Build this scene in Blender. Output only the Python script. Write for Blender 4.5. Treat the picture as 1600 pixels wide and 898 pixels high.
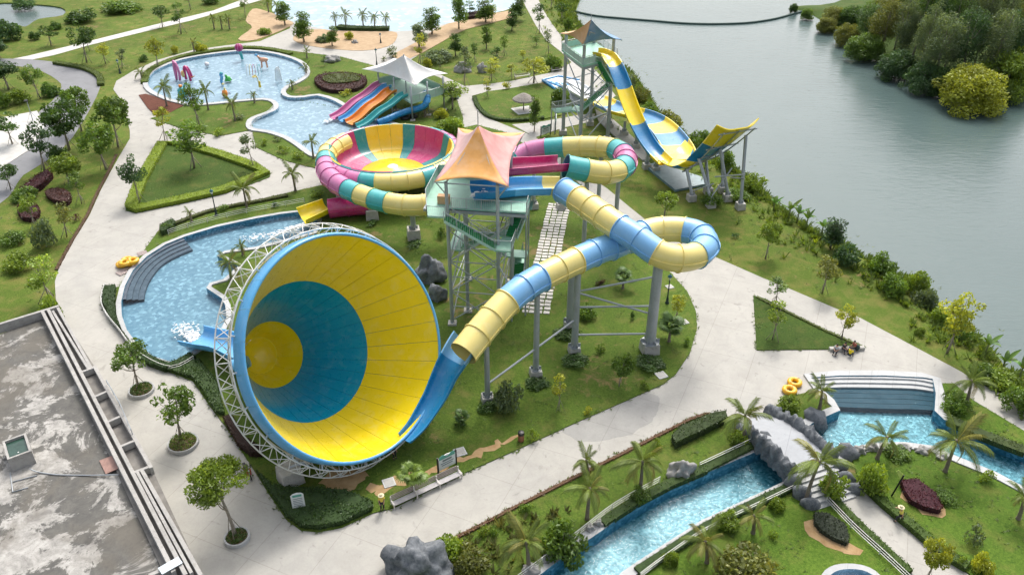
import bpy, bmesh, math, random
import numpy as np
from mathutils import Vector, Matrix, noise as mnoise
from mathutils.geometry import delaunay_2d_cdt
for o in list(bpy.data.objects): bpy.data.objects.remove(o)
S = bpy.context.scene
COL = S.collection
R = math.radians
# ---------------------------------------------------------------- camera
CAM_H, PITCH, FPX = 50.0, 32.0, 1290.0          # drone height (m), tilt down (deg), focal length for a 1600 px wide frame
cd = bpy.data.cameras.new('camera'); cam = bpy.data.objects.new('camera', cd); COL.objects.link(cam)
cam.location = (0, 0, CAM_H); cam.rotation_euler = (R(90 - PITCH), 0, 0)
cd.sensor_width = 36; cd.lens = 36 * FPX / 1600; cd.clip_start = 1; cd.clip_end = 5000
S.camera = cam
# ---------------------------------------------------------------- sky, sun, exposure
SUN_EL, SUN_AZ = 54.0, 14.0                      # azimuth from +Y towards +X: the sun stands behind the park, to the right
W = bpy.data.worlds.new('World'); S.world = W; W.use_nodes = True
nt = W.node_tree; nt.nodes.clear()
sky = nt.nodes.new('ShaderNodeTexSky'); sky.sky_type = 'NISHITA'; sky.sun_disc = False
sky.sun_elevation = R(SUN_EL); sky.sun_rotation = R(SUN_AZ); sky.dust_density = 6.0; sky.air_density = 1.0; sky.ozone_density = 1.0
hs = nt.nodes.new('ShaderNodeHueSaturation'); hs.inputs['Saturation'].default_value = 0.45   # thin high cloud whitens the sky
bg = nt.nodes.new('ShaderNodeBackground'); bg.inputs['Strength'].default_value = 0.15
wo = nt.nodes.new('ShaderNodeOutputWorld')
nt.links.new(sky.outputs[0], hs.inputs['Color']); nt.links.new(hs.outputs[0], bg.inputs[0]); nt.links.new(bg.outputs[0], wo.inputs[0])
sl = bpy.data.lights.new('sun', 'SUN'); sl.energy = 0.9; sl.angle = R(10); sl.color = (1.0, 0.955, 0.88)
so = bpy.data.objects.new('sun', sl); COL.objects.link(so)
_sd = Vector((math.sin(R(SUN_AZ)) * math.cos(R(SUN_EL)), math.cos(R(SUN_AZ)) * math.cos(R(SUN_EL)), math.sin(R(SUN_EL))))
so.rotation_euler = _sd.to_track_quat('Z', 'Y').to_euler(); so.location = (60, 120, 150)
vs = S.view_settings; vs.view_transform = 'Standard'; vs.look = 'None'; vs.exposure = 0.83; vs.gamma = 1.0; vs.use_curve_mapping = False
S.render.engine = 'CYCLES'; S.render.resolution_x = 1024; S.render.resolution_y = 574
S.cycles.max_bounces = 6; S.cycles.transparent_max_bounces = 8; S.cycles.caustics_reflective = False; S.cycles.caustics_refractive = False
# ---------------------------------------------------------------- survey helpers: the plan was surveyed from the photograph
_s, _c = math.sin(R(PITCH)), math.cos(R(PITCH))
def P(x, y, z=0.0):
    """point at height z seen at photograph pixel (x, y)"""
    dx = (x - 800) / FPX; dy = (y - 449) / FPX
    t = (CAM_H - z) / (_s + dy * _c)
    return Vector((dx * t, (_c - dy * _s) * t, z))
def depth(p): return p.y * _c + (CAM_H - p.z) * _s
def pxy(p): return 449 + FPX * (-p.y * _s + (CAM_H - p.z) * _c) / depth(p)
def mpp(p): return depth(p) / FPX                 # metres per pixel
def height(base, ty):
    lo, hi = 0.0, 40.0
    for _ in range(40):
        m = (lo + hi) / 2
        if pxy(Vector((base.x, base.y, base.z + m))) > ty: lo = m
        else: hi = m
    return lo
def smooth(pts, n=4, closed=True):
    """Catmull-Rom through the points"""
    p = [Vector(q) for q in pts]; m = len(p); out = []
    for i in range(m if closed else m - 1):
        if closed: a, b, c, d = p[i - 1], p[i], p[(i + 1) % m], p[(i + 2) % m]
        else: a, b, c, d = p[max(i - 1, 0)], p[i], p[i + 1], p[min(i + 2, m - 1)]
        for k in range(n):
            t = k / n
            out.append(0.5 * ((2 * b) + (c - a) * t + (2 * a - 5 * b + 4 * c - d) * t * t + (3 * b - a - 3 * c + d) * t ** 3))
    if not closed: out.append(p[-1])
    return out
def resample(pts, step):
    L = [0.0]
    for a, b in zip(pts, pts[1:]): L.append(L[-1] + (b - a).length)
    n = max(2, round(L[-1] / step) + 1); out = []; j = 0
    for i in range(n):
        s = L[-1] * i / (n - 1)
        while j < len(L) - 2 and L[j + 1] < s: j += 1
        t = (s - L[j]) / max(1e-9, L[j + 1] - L[j]); out.append(pts[j].lerp(pts[j + 1], t))
    return out
def px_path(pts, step=0.4, n=8, closed=False):
    return resample(smooth([P(*q) for q in pts], n, closed), step)
# ---------------------------------------------------------------- object helpers
def tag(o, label=None, cat=None, group=None, kind=None):
    if label: o['label'] = label
    if cat: o['category'] = cat
    if group: o['group'] = group
    if kind: o['kind'] = kind
    return o
def thing(name, label, cat, loc=(0, 0, 0), group=None):
    o = bpy.data.objects.new(name, None); COL.objects.link(o); o.location = loc
    o.empty_display_size = 0.2
    return tag(o, label, cat, group)
def link(name, me, parent=None):
    o = bpy.data.objects.new(name, me); COL.objects.link(o)
    if parent is not None: o.parent = parent
    return o
def origin(o):
    v = Vector((0, 0, 0))
    while o is not None: v += o.location; o = o.parent
    return v
def copy_tree(o, parent=None):
    c = o.copy(); COL.objects.link(c); c.parent = parent
    for ch in list(o.children): copy_tree(ch, c)
    return c
class MB:
    """collects faces in world coordinates; build() makes ONE mesh object under a parent"""
    def __init__(s): s.v = []; s.f = []; s.m = []
    def add(s, vs, fs, mi=0):
        k = len(s.v); s.v += [tuple(q) for q in vs]; s.f += [tuple(i + k for i in f) for f in fs]; s.m += [mi] * len(fs); return s
    def box(s, c, size, rz=0.0, mi=0, M=None):
        x, y, z = [d / 2 for d in size]
        vs = [Vector((a * x, b * y, e * z)) for a in (-1, 1) for b in (-1, 1) for e in (-1, 1)]
        M = M or Matrix.Rotation(rz, 3, 'Z')
        vs = [M @ q + Vector(c) for q in vs]
        return s.add(vs, [(0, 1, 3, 2), (4, 6, 7, 5), (0, 4, 5, 1), (2, 3, 7, 6), (0, 2, 6, 4), (1, 5, 7, 3)], mi)
    def frus(s, c, a, b, h, rz=0.0, mi=0):
        """box whose top (b) differs in size from its foot (a)"""
        M = Matrix.Rotation(rz, 3, 'Z'); c = Vector(c); vs = []
        for (w, d), z in ((a, 0), (b, h)):
            for i, j in ((-1, -1), (1, -1), (1, 1), (-1, 1)): vs.append(M @ Vector((i * w / 2, j * d / 2, z)) + c)
        return s.add(vs, [(3, 2, 1, 0), (4, 5, 6, 7)] + [(i, (i + 1) % 4, (i + 1) % 4 + 4, i + 4) for i in range(4)], mi)
    def cyl(s, a, b, r0, r1=None, n=8, mi=0, cap=True):
        a, b = Vector(a), Vector(b); r1 = r0 if r1 is None else r1; d = b - a
        if d.length < 1e-6: return s
        d.normalize(); u = d.orthogonal().normalized(); w = d.cross(u)
        vs = [a + (u * math.cos(6.28318 * i / n) + w * math.sin(6.28318 * i / n)) * r0 for i in range(n)]
        vs += [b + (u * math.cos(6.28318 * i / n) + w * math.sin(6.28318 * i / n)) * r1 for i in range(n)]
        fs = [(i, (i + 1) % n, (i + 1) % n + n, i + n) for i in range(n)]
        if cap: fs += [tuple(range(n - 1, -1, -1)), tuple(range(n, 2 * n))]
        return s.add(vs, fs, mi)
    def line(s, pts, r, n=5, mi=0):
        """round bar along a polyline, mitred at the bends"""
        pts = [Vector(q) for q in pts]; m = len(pts); vs = []
        rr = r if isinstance(r, (list, tuple)) else [r] * m
        ref = None
        for i in range(m):
            t = (pts[min(i + 1, m - 1)] - pts[max(i - 1, 0)]).normalized()
            if ref is None: ref = t.orthogonal().normalized()
            u = (ref - t * ref.dot(t)); u = u.normalized() if u.length > 1e-5 else t.orthogonal().normalized(); ref = u; w = t.cross(u)
            vs += [pts[i] + (u * math.cos(6.28318 * k / n) + w * math.sin(6.28318 * k / n)) * rr[i] for k in range(n)]
        fs = [(i * n + k, i * n + (k + 1) % n, (i + 1) * n + (k + 1) % n, (i + 1) * n + k) for i in range(m - 1) for k in range(n)]
        fs += [tuple(range(n - 1, -1, -1)), tuple(range((m - 1) * n, m * n))]
        return s.add(vs, fs, mi)
    def lathe(s, c, prof, n=16, mi=0, a0=0.0, a1=6.283185):
        c = Vector(c); full = abs(a1 - a0) > 6.28; k = n if full else n + 1; vs = []
        for r, z in prof:
            for i in range(k):
                a = a0 + (a1 - a0) * i / n; vs.append(c + Vector((r * math.cos(a), r * math.sin(a), z)))
        fs = [(j * k + i, j * k + (i + 1) % k, (j + 1) * k + (i + 1) % k, (j + 1) * k + i) for j in range(len(prof) - 1) for i in range(n)]
        return s.add(vs, fs, mi)
    def prism(s, pts, z0, z1, mi=0):
        n = len(pts); vs = [Vector((q[0], q[1], z0)) for q in pts] + [Vector((q[0], q[1], z1)) for q in pts]
        return s.add(vs, [tuple(range(n - 1, -1, -1)), tuple(range(n, 2 * n))] + [(i, (i + 1) % n, (i + 1) % n + n, i + n) for i in range(n)], mi)
    def blob(s, c, rad, seed=0, sub=2, amp=0.25, freq=1.0, mi=0):
        """lumpy ball"""
        bm = bmesh.new(); bmesh.ops.create_icosphere(bm, subdivisions=sub, radius=1.0)
        rad = Vector(rad) if not isinstance(rad, (int, float)) else Vector((rad,) * 3); off = Vector((seed * 7.31, seed * 3.7, seed * 1.9)); vs = []
        bm.verts.ensure_lookup_table()
        for q in bm.verts:
            k = 1 + amp * mnoise.noise(q.co * freq + off) * 2 + amp * 0.6 * mnoise.noise(q.co * freq * 2.7 + off)
            vs.append(Vector((q.co.x * rad.x * k, q.co.y * rad.y * k, q.co.z * rad.z * k)) + Vector(c))
        fs = [tuple(v.index for v in f.verts) for f in bm.faces]; bm.free()
        return s.add(vs, fs, mi)
    def build(s, name, mats, parent=None, smooth=False, bevel=0.0, auto=None):
        me = bpy.data.meshes.new(name); off = origin(parent) if parent is not None else Vector((0, 0, 0))
        me.from_pydata([(q[0] - off.x, q[1] - off.y, q[2] - off.z) for q in s.v], [], s.f)
        mats = mats if isinstance(mats, (list, tuple)) else [mats]
        for m in mats: me.materials.append(m)
        if len(mats) > 1: me.polygons.foreach_set('material_index', s.m)
        if smooth: me.polygons.foreach_set('use_smooth', [True] * len(me.polygons))
        if smooth and auto:
            me.set_sharp_from_angle(angle=R(auto))
        me.update()
        o = link(name, me, parent)
        if bevel:
            md = o.modifiers.new('bevel', 'BEVEL'); md.width = bevel; md.segments = 2; md.limit_method = 'ANGLE'
        return o
# ---------------------------------------------------------------- material helpers
MATS = {}
def newmat(name):
    m = bpy.data.materials.new(name); m.use_nodes = True; n = m.node_tree; n.nodes.clear()
    o = n.nodes.new('ShaderNodeOutputMaterial'); b = n.nodes.new('ShaderNodeBsdfPrincipled'); n.links.new(b.outputs[0], o.inputs[0])
    MATS[name] = m; return m, n, b, o
def nd(n, t, **k):
    x = n.nodes.new(t)
    for a, v in k.items():
        if a in x.inputs: x.inputs[a].default_value = v
        else: setattr(x, a, v)
    return x
def coord(n, obj=False):
    """world position (or object space) as texture coordinate"""
    if obj: return n.nodes.new('ShaderNodeTexCoord').outputs['Object']
    return n.nodes.new('ShaderNodeNewGeometry').outputs['Position']
def noise(n, co, scale, detail=4.0, rough=0.55, dist=0.0):
    x = nd(n, 'ShaderNodeTexNoise', Scale=scale, Detail=detail, Roughness=rough, Distortion=dist); n.links.new(co, x.inputs['Vector']); return x.outputs['Fac']
def ramp(n, fac, stops):
    x = n.nodes.new('ShaderNodeValToRGB'); e = x.color_ramp.elements
    while len(e) < len(stops): e.new(0.5)
    for el, (p, c) in zip(e, stops): el.position = p; el.color = (*c, 1) if not isinstance(c, float) else (c, c, c, 1)
    n.links.new(fac, x.inputs[0]); return x.outputs[0]
def mix(n, fac, a, b, mode='MIX'):
    x = n.nodes.new('ShaderNodeMix'); x.data_type = 'RGBA'; x.blend_type = mode
    for sock, val in ((x.inputs[0], fac), (x.inputs[6], a), (x.inputs[7], b)):
        if isinstance(val, (int, float)): sock.default_value = val
        elif isinstance(val, (tuple, list)): sock.default_value = (*val, 1)
        else: n.links.new(val, sock)
    return x.outputs[2]
def bump(n, b, h, strength=0.3, dist=0.05):
    x = nd(n, 'ShaderNodeBump', Strength=strength, Distance=dist); n.links.new(h, x.inputs['Height']); n.links.new(x.outputs[0], b.inputs['Normal']); return x
def plain(name, col, rough=0.5, var=0.12, scale=1.5, metal=0.0, bmp=0.0, spec=0.5, dirt=0.0):
    """paint, metal, plastic with slow tonal variation and a little grime"""
    if name in MATS: return MATS[name]
    m, n, b, o = newmat(name); co = coord(n)
    f = noise(n, co, scale, 5, 0.6)
    dk = tuple(c * (1 - var) for c in col); lt = tuple(min(1, c * (1 + var)) for c in col)
    c = ramp(n, f, [(0.3, dk), (0.7, lt)])
    if dirt:
        g = ramp(n, noise(n, co, scale * 2.3, 6, 0.7, 0.6), [(0.52, 0.0), (0.75, 1.0)])
        x = nd(n, 'ShaderNodeMath', operation='MULTIPLY'); n.links.new(g, x.inputs[0]); x.inputs[1].default_value = dirt
        c = mix(n, x.outputs[0], c, (0.13, 0.11, 0.085))
    n.links.new(c, b.inputs['Base Color']); b.inputs['Roughness'].default_value = rough; b.inputs['Metallic'].default_value = metal
    b.inputs['Specular IOR Level'].default_value = spec
    if bmp: bump(n, b, noise(n, co, scale * 8, 4), bmp, 0.03)
    return m
# ================================================================ materials of the ground
def grass_mat(name, dark, mid, light, dry, dryness=0.5, soil=0.66, soilcol=(0.36, 0.24, 0.12)):
    m, n, b, o = newmat(name); co = coord(n)
    big = noise(n, co, 0.09, 4, 0.6, 0.4); med = noise(n, co, 0.5, 5, 0.65, 0.3); fine = noise(n, co, 5.0, 5, 0.75)
    c = ramp(n, fine, [(0.28, dark), (0.5, mid), (0.72, light)])
    d = ramp(n, med, [(0.62 - 0.3 * dryness, 0.0), (0.85 - 0.3 * dryness, 1.0)])
    c2 = mix(n, fine, tuple(q * 0.72 for q in dry), dry)
    c = mix(n, d, c, c2)
    s1 = nd(n, 'ShaderNodeMath', operation='MULTIPLY_ADD'); n.links.new(big, s1.inputs[0]); s1.inputs[1].default_value = 0.55; 
    s2 = nd(n, 'ShaderNodeMath', operation='MULTIPLY'); n.links.new(noise(n, co, 0.85, 5, 0.7, 0.8), s2.inputs[0]); s2.inputs[1].default_value = 0.45; n.links.new(s2.outputs[0], s1.inputs[2])
    sf = ramp(n, s1.outputs[0], [(soil - 0.035, 0.0), (soil + 0.035, 1.0)])
    sc = mix(n, fine, tuple(q * 0.75 for q in soilcol), soilcol)
    c = mix(n, sf, c, sc)
    c = mix(n, ramp(n, big, [(0.32, 0.0), (0.7, 0.5)]), c, tuple(q * 0.75 for q in dark))
    n.links.new(c, b.inputs['Base Color']); b.inputs['Roughness'].default_value = 0.9; b.inputs['Specular IOR Level'].default_value = 0.15
    bump(n, b, noise(n, co, 9.0, 6, 0.8), 0.75, 0.12)
    return m
M_land = grass_mat('land_grass', (0.05, 0.09, 0.013), (0.105, 0.16, 0.022), (0.175, 0.235, 0.036), (0.24, 0.225, 0.062), 0.55, 0.62)
M_lush = grass_mat('lush_grass', (0.045, 0.10, 0.012), (0.10, 0.175, 0.022), (0.16, 0.245, 0.034), (0.20, 0.22, 0.05), 0.4, 0.66)
M_lawn = grass_mat('lawn_grass', (0.045, 0.085, 0.013), (0.095, 0.155, 0.022), (0.16, 0.225, 0.035), (0.20, 0.205, 0.055), 0.4, 0.60)
M_dark = grass_mat('dark_grass', (0.028, 0.06, 0.012), (0.06, 0.105, 0.018), (0.10, 0.15, 0.026), (0.14, 0.15, 0.04), 0.4, 0.70)
def concrete_mat(name, base, stain, rough=0.75, sp=5.0, wet=0.45):
    m, n, b, o = newmat(name); co = coord(n)
    big = noise(n, co, 0.06, 5, 0.6, 0.5); med = noise(n, co, 0.45, 6, 0.7, 0.4); fine = noise(n, co, 6, 5, 0.75)
    c = ramp(n, med, [(0.25, tuple(q * 0.84 for q in base)), (0.55, base), (0.8, tuple(min(1, q * 1.08) for q in base))])
    c = mix(n, ramp(n, big, [(0.5, 0.0), (0.74, wet)]), c, stain)
    c = mix(n, ramp(n, fine, [(0.35, 0.13), (0.6, 0.0)]), c, tuple(q * 0.45 for q in base))
    c = mix(n, ramp(n, noise(n, co, 0.17, 6, 0.7, 1.0), [(0.5, 0.0), (0.68, 0.32)]), c, tuple(q * 0.72 for q in base))
    spots = noise(n, co, 0.9, 3, 0.5, 1.2); c = mix(n, ramp(n, spots, [(0.64, 0.0), (0.73, 0.4)]), c, tuple(q * 0.42 for q in base))
    crack = nd(n, 'ShaderNodeTexVoronoi', feature='DISTANCE_TO_EDGE', Scale=0.16, Randomness=1.0)
    vd = nd(n, 'ShaderNodeVectorMath', operation='ADD'); n.links.new(co, vd.inputs[0])
    nz = nd(n, 'ShaderNodeTexNoise', Scale=0.7, Detail=4.0); n.links.new(co, nz.inputs['Vector']); n.links.new(nz.outputs['Color'], vd.inputs[1])
    n.links.new(vd.outputs[0], crack.inputs['Vector'])
    c = mix(n, ramp(n, crack.outputs['Distance'], [(0.0, 0.10), (0.010, 0.0)]), c, tuple(q * 0.45 for q in base))
    # sawn joints of the slabs
    br = nd(n, 'ShaderNodeTexBrick', Scale=1.0); br.offset = 0.0
    br.inputs['Brick Width'].default_value = sp; br.inputs['Row Height'].default_value = sp; br.inputs['Mortar Size'].default_value = 0.03; br.inputs['Mortar Smooth'].default_value = 0.2
    br.inputs['Color1'].default_value = (1, 1, 1, 1); br.inputs['Color2'].default_value = (0.93, 0.93, 0.93, 1); br.inputs['Mortar'].default_value = (0.6, 0.59, 0.57, 1)
    mp = nd(n, 'ShaderNodeMapping'); mp.inputs['Rotation'].default_value = (0, 0, 0.42); n.links.new(co, mp.inputs['Vector']); n.links.new(mp.outputs[0], br.inputs['Vector'])
    c = mix(n, 0.5, c, br.outputs['Color'], 'MULTIPLY')
    n.links.new(c, b.inputs['Base Color']); b.inputs['Roughness'].default_value = rough; b.inputs['Specular IOR Level'].default_value = 0.3
    bump(n, b, fine, 0.15, 0.02); return m
M_conc = concrete_mat('path_concrete', (0.415, 0.402, 0.366), (0.30, 0.302, 0.295))
M_pave = concrete_mat('pale_paving', (0.56, 0.55, 0.52), (0.46, 0.46, 0.46), 0.7, 1.2, 0.2)
M_asph = concrete_mat('asphalt', (0.235, 0.24, 0.25), (0.17, 0.175, 0.18), 0.8, 60.0, 0.6)
M_copec = concrete_mat('coping_concrete', (0.46, 0.47, 0.47), (0.33, 0.34, 0.34), 0.7, 2.0)
def ground_mat(name, a, b_, scale=2.0, bmp=0.5):
    m, n, b, o = newmat(name); co = coord(n); f = noise(n, co, scale, 6, 0.75, 0.3)
    n.links.new(ramp(n, f, [(0.3, a), (0.7, b_)]), b.inputs['Base Color']); b.inputs['Roughness'].default_value = 0.95; b.inputs['Specular IOR Level'].default_value = 0.1
    bump(n, b, noise(n, co, scale * 5, 5, 0.8), bmp, 0.05); return m
M_sand = ground_mat('sand', (0.36, 0.25, 0.15), (0.50, 0.38, 0.25), 0.8, 0.4)
M_soil = ground_mat('red_soil', (0.085, 0.035, 0.025), (0.16, 0.07, 0.05), 3.0, 0.8)
M_earth = ground_mat('bare_earth', (0.30, 0.19, 0.09), (0.44, 0.31, 0.17), 1.2, 0.5)
def water_mat(name, tint, fr=1.33, bs=2.2, strength=0.09, bd=0.04, gk=0.4):
    """clear pool water: tinted transparency and a Fresnel gloss over rippled normals"""
    m, n, b, o = newmat(name); n.nodes.remove(b); co = coord(n)
    h1 = noise(n, co, bs, 4, 0.6, 0.6); h2 = noise(n, co, bs * 3.7, 3, 0.6, 0.4)
    ad = nd(n, 'ShaderNodeMath', operation='MULTIPLY_ADD'); n.links.new(h2, ad.inputs[0]); ad.inputs[1].default_value = 0.35; n.links.new(h1, ad.inputs[2])
    bp = nd(n, 'ShaderNodeBump', Strength=strength, Distance=bd); n.links.new(ad.outputs[0], bp.inputs['Height'])
    tr = nd(n, 'ShaderNodeBsdfTransparent'); tr.inputs[0].default_value = (*tint, 1)
    gl = nd(n, 'ShaderNodeBsdfGlossy', Roughness=0.03); n.links.new(bp.outputs[0], gl.inputs['Normal'])
    fz0 = nd(n, 'ShaderNodeFresnel', IOR=fr); n.links.new(bp.outputs[0], fz0.inputs['Normal']); fz = nd(n, 'ShaderNodeMath', operation='MULTIPLY'); n.links.new(fz0.outputs[0], fz.inputs[0]); fz.inputs[1].default_value = gk
    mx = n.nodes.new('ShaderNodeMixShader'); n.links.new(fz.outputs[0], mx.inputs[0]); n.links.new(tr.outputs[0], mx.inputs[1]); n.links.new(gl.outputs[0], mx.inputs[2])
    n.links.new(mx.outputs[0], o.inputs[0]); return m
def tile_mat(name, a, b_, grout, scale=3.2):
    """mosaic of small glazed tiles"""
    m, n, b, o = newmat(name); co = coord(n)
    vd = nd(n, 'ShaderNodeVectorMath', operation='MULTIPLY_ADD'); nz = nd(n, 'ShaderNodeTexNoise', Scale=1.1, Detail=2.0); n.links.new(co, nz.inputs['Vector'])
    n.links.new(nz.outputs['Color'], vd.inputs[0]); vd.inputs[1].default_value = (0.5, 0.5, 0.2); n.links.new(co, vd.inputs[2])   # ripples bend the view of the tiles
    v = nd(n, 'ShaderNodeTexVoronoi', Scale=scale, Randomness=0.85); n.links.new(vd.outputs[0], v.inputs['Vector'])
    sp = nd(n, 'ShaderNodeSeparateColor'); n.links.new(v.outputs['Color'], sp.inputs[0])
    c = ramp(n, sp.outputs[0], [(0.0, a), (0.7, b_), (1.0, tuple(min(1, q * 1.3 + 0.10) for q in b_))])  # palest cells paint the sun's sparkle on the water into the tile colour
    c = mix(n, ramp(n, noise(n, co, 0.12, 4, 0.6), [(0.35, 0.0), (0.7, 0.35)]), c, grout)
    n.links.new(c, b.inputs['Base Color']); b.inputs['Roughness'].default_value = 0.4; return m
M_waterC = water_mat('pool_water', (0.86, 0.95, 0.98))
M_waterA = water_mat('shallow_water', (0.93, 0.97, 0.99), bs=1.2)
M_waterR = water_mat('river_water', (0.80, 0.95, 0.98), bs=5.0, strength=0.4, gk=0.25)
M_tileC = tile_mat('blue_mosaic', (0.095, 0.195, 0.27), (0.155, 0.275, 0.345), (0.115, 0.225, 0.30))
M_tileA = tile_mat('pale_mosaic', (0.19, 0.295, 0.37), (0.24, 0.35, 0.42), (0.205, 0.315, 0.39), 2.0)
M_tileR = tile_mat('river_mosaic', (0.012, 0.115, 0.15), (0.115, 0.29, 0.345), (0.018, 0.15, 0.195), 5.2)
M_tileB = tile_mat('wave_pool_floor', (0.33, 0.42, 0.47), (0.42, 0.50, 0.54), (0.26, 0.40, 0.47), 0.6)
M_wallT = tile_mat('tile_wall', (0.03, 0.13, 0.20), (0.08, 0.25, 0.36), (0.05, 0.17, 0.25), 4.5)
M_wallP = tile_mat('pale_tile_wall', (0.16, 0.30, 0.40), (0.28, 0.42, 0.52), (0.22, 0.36, 0.45), 4.5)
M_step = ground_mat('grey_step_stone', (0.07, 0.09, 0.115), (0.14, 0.165, 0.195), 1.2, 0.4)
m, n, b, o = newmat('lake_water'); co = coord(n)
M_lake = m
mp = nd(n, 'ShaderNodeMapping'); mp.inputs['Scale'].default_value = (0.55, 1.6, 1); mp.inputs['Rotation'].default_value = (0, 0, 0.25); n.links.new(co, mp.inputs['Vector'])
big = noise(n, co, 0.012, 4, 0.6, 0.6)
n.links.new(ramp(n, big, [(0.3, (0.070, 0.108, 0.106)), (0.7, (0.108, 0.150, 0.146))]), b.inputs['Base Color'])
b.inputs['Roughness'].default_value = 0.12; b.inputs['IOR'].default_value = 1.33
h1 = noise(n, mp.outputs[0], 0.9, 5, 0.65, 0.5); h2 = noise(n, mp.outputs[0], 0.22, 3, 0.5, 0.5)
ad = nd(n, 'ShaderNodeMath', operation='MULTIPLY_ADD'); n.links.new(h2, ad.inputs[0]); ad.inputs[1].default_value = 0.8; n.links.new(h1, ad.inputs[2])
bump(n, b, ad.outputs[0], 0.5, 0.13)
# ================================================================ the plan of the park (photograph pixels on the ground)
LAKE_Z = -1.3
shore_px = [(930, -60), (912, -15), (899, 18), (905, 35), (925, 60), (955, 90), (985, 112), (1006, 138), (1024, 166), (1040, 188), (1062, 203), (1090, 228), (1130, 255), (1166, 275),
            (1196, 300), (1222, 326), (1268, 358), (1320, 384), (1352, 404), (1400, 428), (1448, 462), (1466, 494), (1518, 520), (1548, 545), (1570, 574), (1602, 590), (1700, 655), (1900, 800), (2100, 960)]
shore = smooth([P(x, y, LAKE_Z) for x, y in shore_px], 3, False)
for q in shore: q.z = 0
def offset(pl, d, closed=False):
    """shift a polyline to its left (d > 0) in plan"""
    m = len(pl); out = []
    for i in range(m):
        a = pl[i - 1] if (closed or i) else pl[0]; c = pl[(i + 1) % m] if (closed or i < m - 1) else pl[-1]
        t = (c - a); t = Vector((t.x, t.y, 0)).normalized(); out.append(Vector((pl[i].x - t.y * d, pl[i].y + t.x * d, pl[i].z)))
    return out
# shore runs from the far end to the near end: the land lies on its right
rng = random.Random(5)
bank1 = offset(shore, -1.8); bank2 = offset(shore, -4.6); toe = offset(shore, 1.6)
FAR = [Vector((-420, 520, 0)), Vector((-420, -30, 0)), Vector((60, -30, 0))]
def ring(line): return [Vector((line[0].x - 5, 520, 0))] + [q for q in line if q.y > -25] + FAR[::-1]
def px(pts, n=0): 
    w = [P(*q) for q in pts]
    return smooth(w, n) if n else w
REG = []                                             # name, region key, polygon (later ones lie on top)
def area2(p): return sum(a.x * b.y - b.x * a.y for a, b in zip(p, p[1:] + p[:1]))
def reg(key, poly): REG.append((key, poly if area2(poly) > 0 else poly[::-1]))
reg('land', ring(toe)); reg('land', ring(bank1)); reg('land', ring(bank2))
conc = [
 # left main walk: round the children's pool, down past the triangle lawn and the landing pool, to the lower plaza
 [(480, 62), (440, 60), (400, 66), (350, 72), (301, 79), (247, 94), (207, 112), (182, 127), (177, 140), (186, 152), (194, 166), (198, 185), (203, 205), (203, 217), (187, 244), (174, 267), (157, 299), (140, 337), (117, 374), (92, 420), (86, 440), (88, 480), (60, 560), (60, 700), (150, 940), (420, 960), (580, 960), (600, 905), (660, 862), (700, 843), (800, 793), (900, 742), (974, 705), (1077, 653), (1102, 645), (1138, 651), (1180, 668), (1215, 640), (1300, 600), (1480, 600), (1520, 625), (1600, 673), (1680, 720), (1680, 670), (1600, 633), (1534, 601), (1500, 580), (1414, 534), (1344, 497), (1310, 484), (1230, 450), (1195, 436), (1120, 403), (1060, 370), (1010, 345), (985, 325), (950, 296), (900, 262), (858, 232), (836, 214), (800, 200), (770, 188), (746, 172), (738, 150), (728, 136), (690, 118), (660, 108), (640, 95), (616, 92), (580, 100), (534, 88), (483, 82)],
 [(455, 30), (700, 30), (720, 45), (640, 95), (560, 105), (440, 80), (395, 70), (453, 45)],
 [(812, -10), (836, -10), (850, 18), (862, 37), (885, 68), (912, 95), (932, 112), (962, 150), (950, 160), (905, 128), (880, 124), (800, 138), (762, 144), (738, 150), (727, 135), (770, 131), (800, 127), (870, 112), (893, 98), (877, 82), (853, 63), (837, 40), (822, 12)],
 [(800, 195), (850, 190), (905, 180), (930, 178), (925, 190), (880, 200), (836, 215)],
 # walk south of the bridge
 [(1290, 770), (1344, 752), (1420, 815), (1560, 940), (1460, 940), (1420, 898), (1350, 830)],
]
for i, p in enumerate(conc): reg('path', px(p))
reg('far_path', px([(-40, 112), (43, 95), (83, 87), (144, 70), (234, 48), (301, 32), (400, 3), (470, -18), (440, -24), (378, 0), (334, 17), (247, 38), (127, 68), (43, 88), (-40, 104)]))
reg('road', px([(-60, 92), (0, 92), (43, 93), (84, 97), (134, 106), (155, 119), (156, 138), (141, 170), (114, 214), (80, 247), (36, 274), (20, 299), (0, 318), (-60, 350), (-60, 300), (-10, 265), (40, 232), (66, 197), (60, 176), (80, 160), (96, 137), (90, 126), (66, 112), (30, 104), (-60, 104)], 2))
reg('pavement', px([(-30, 191), (58, 174), (71, 197), (46, 235), (2, 263), (-30, 290)]))
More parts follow.
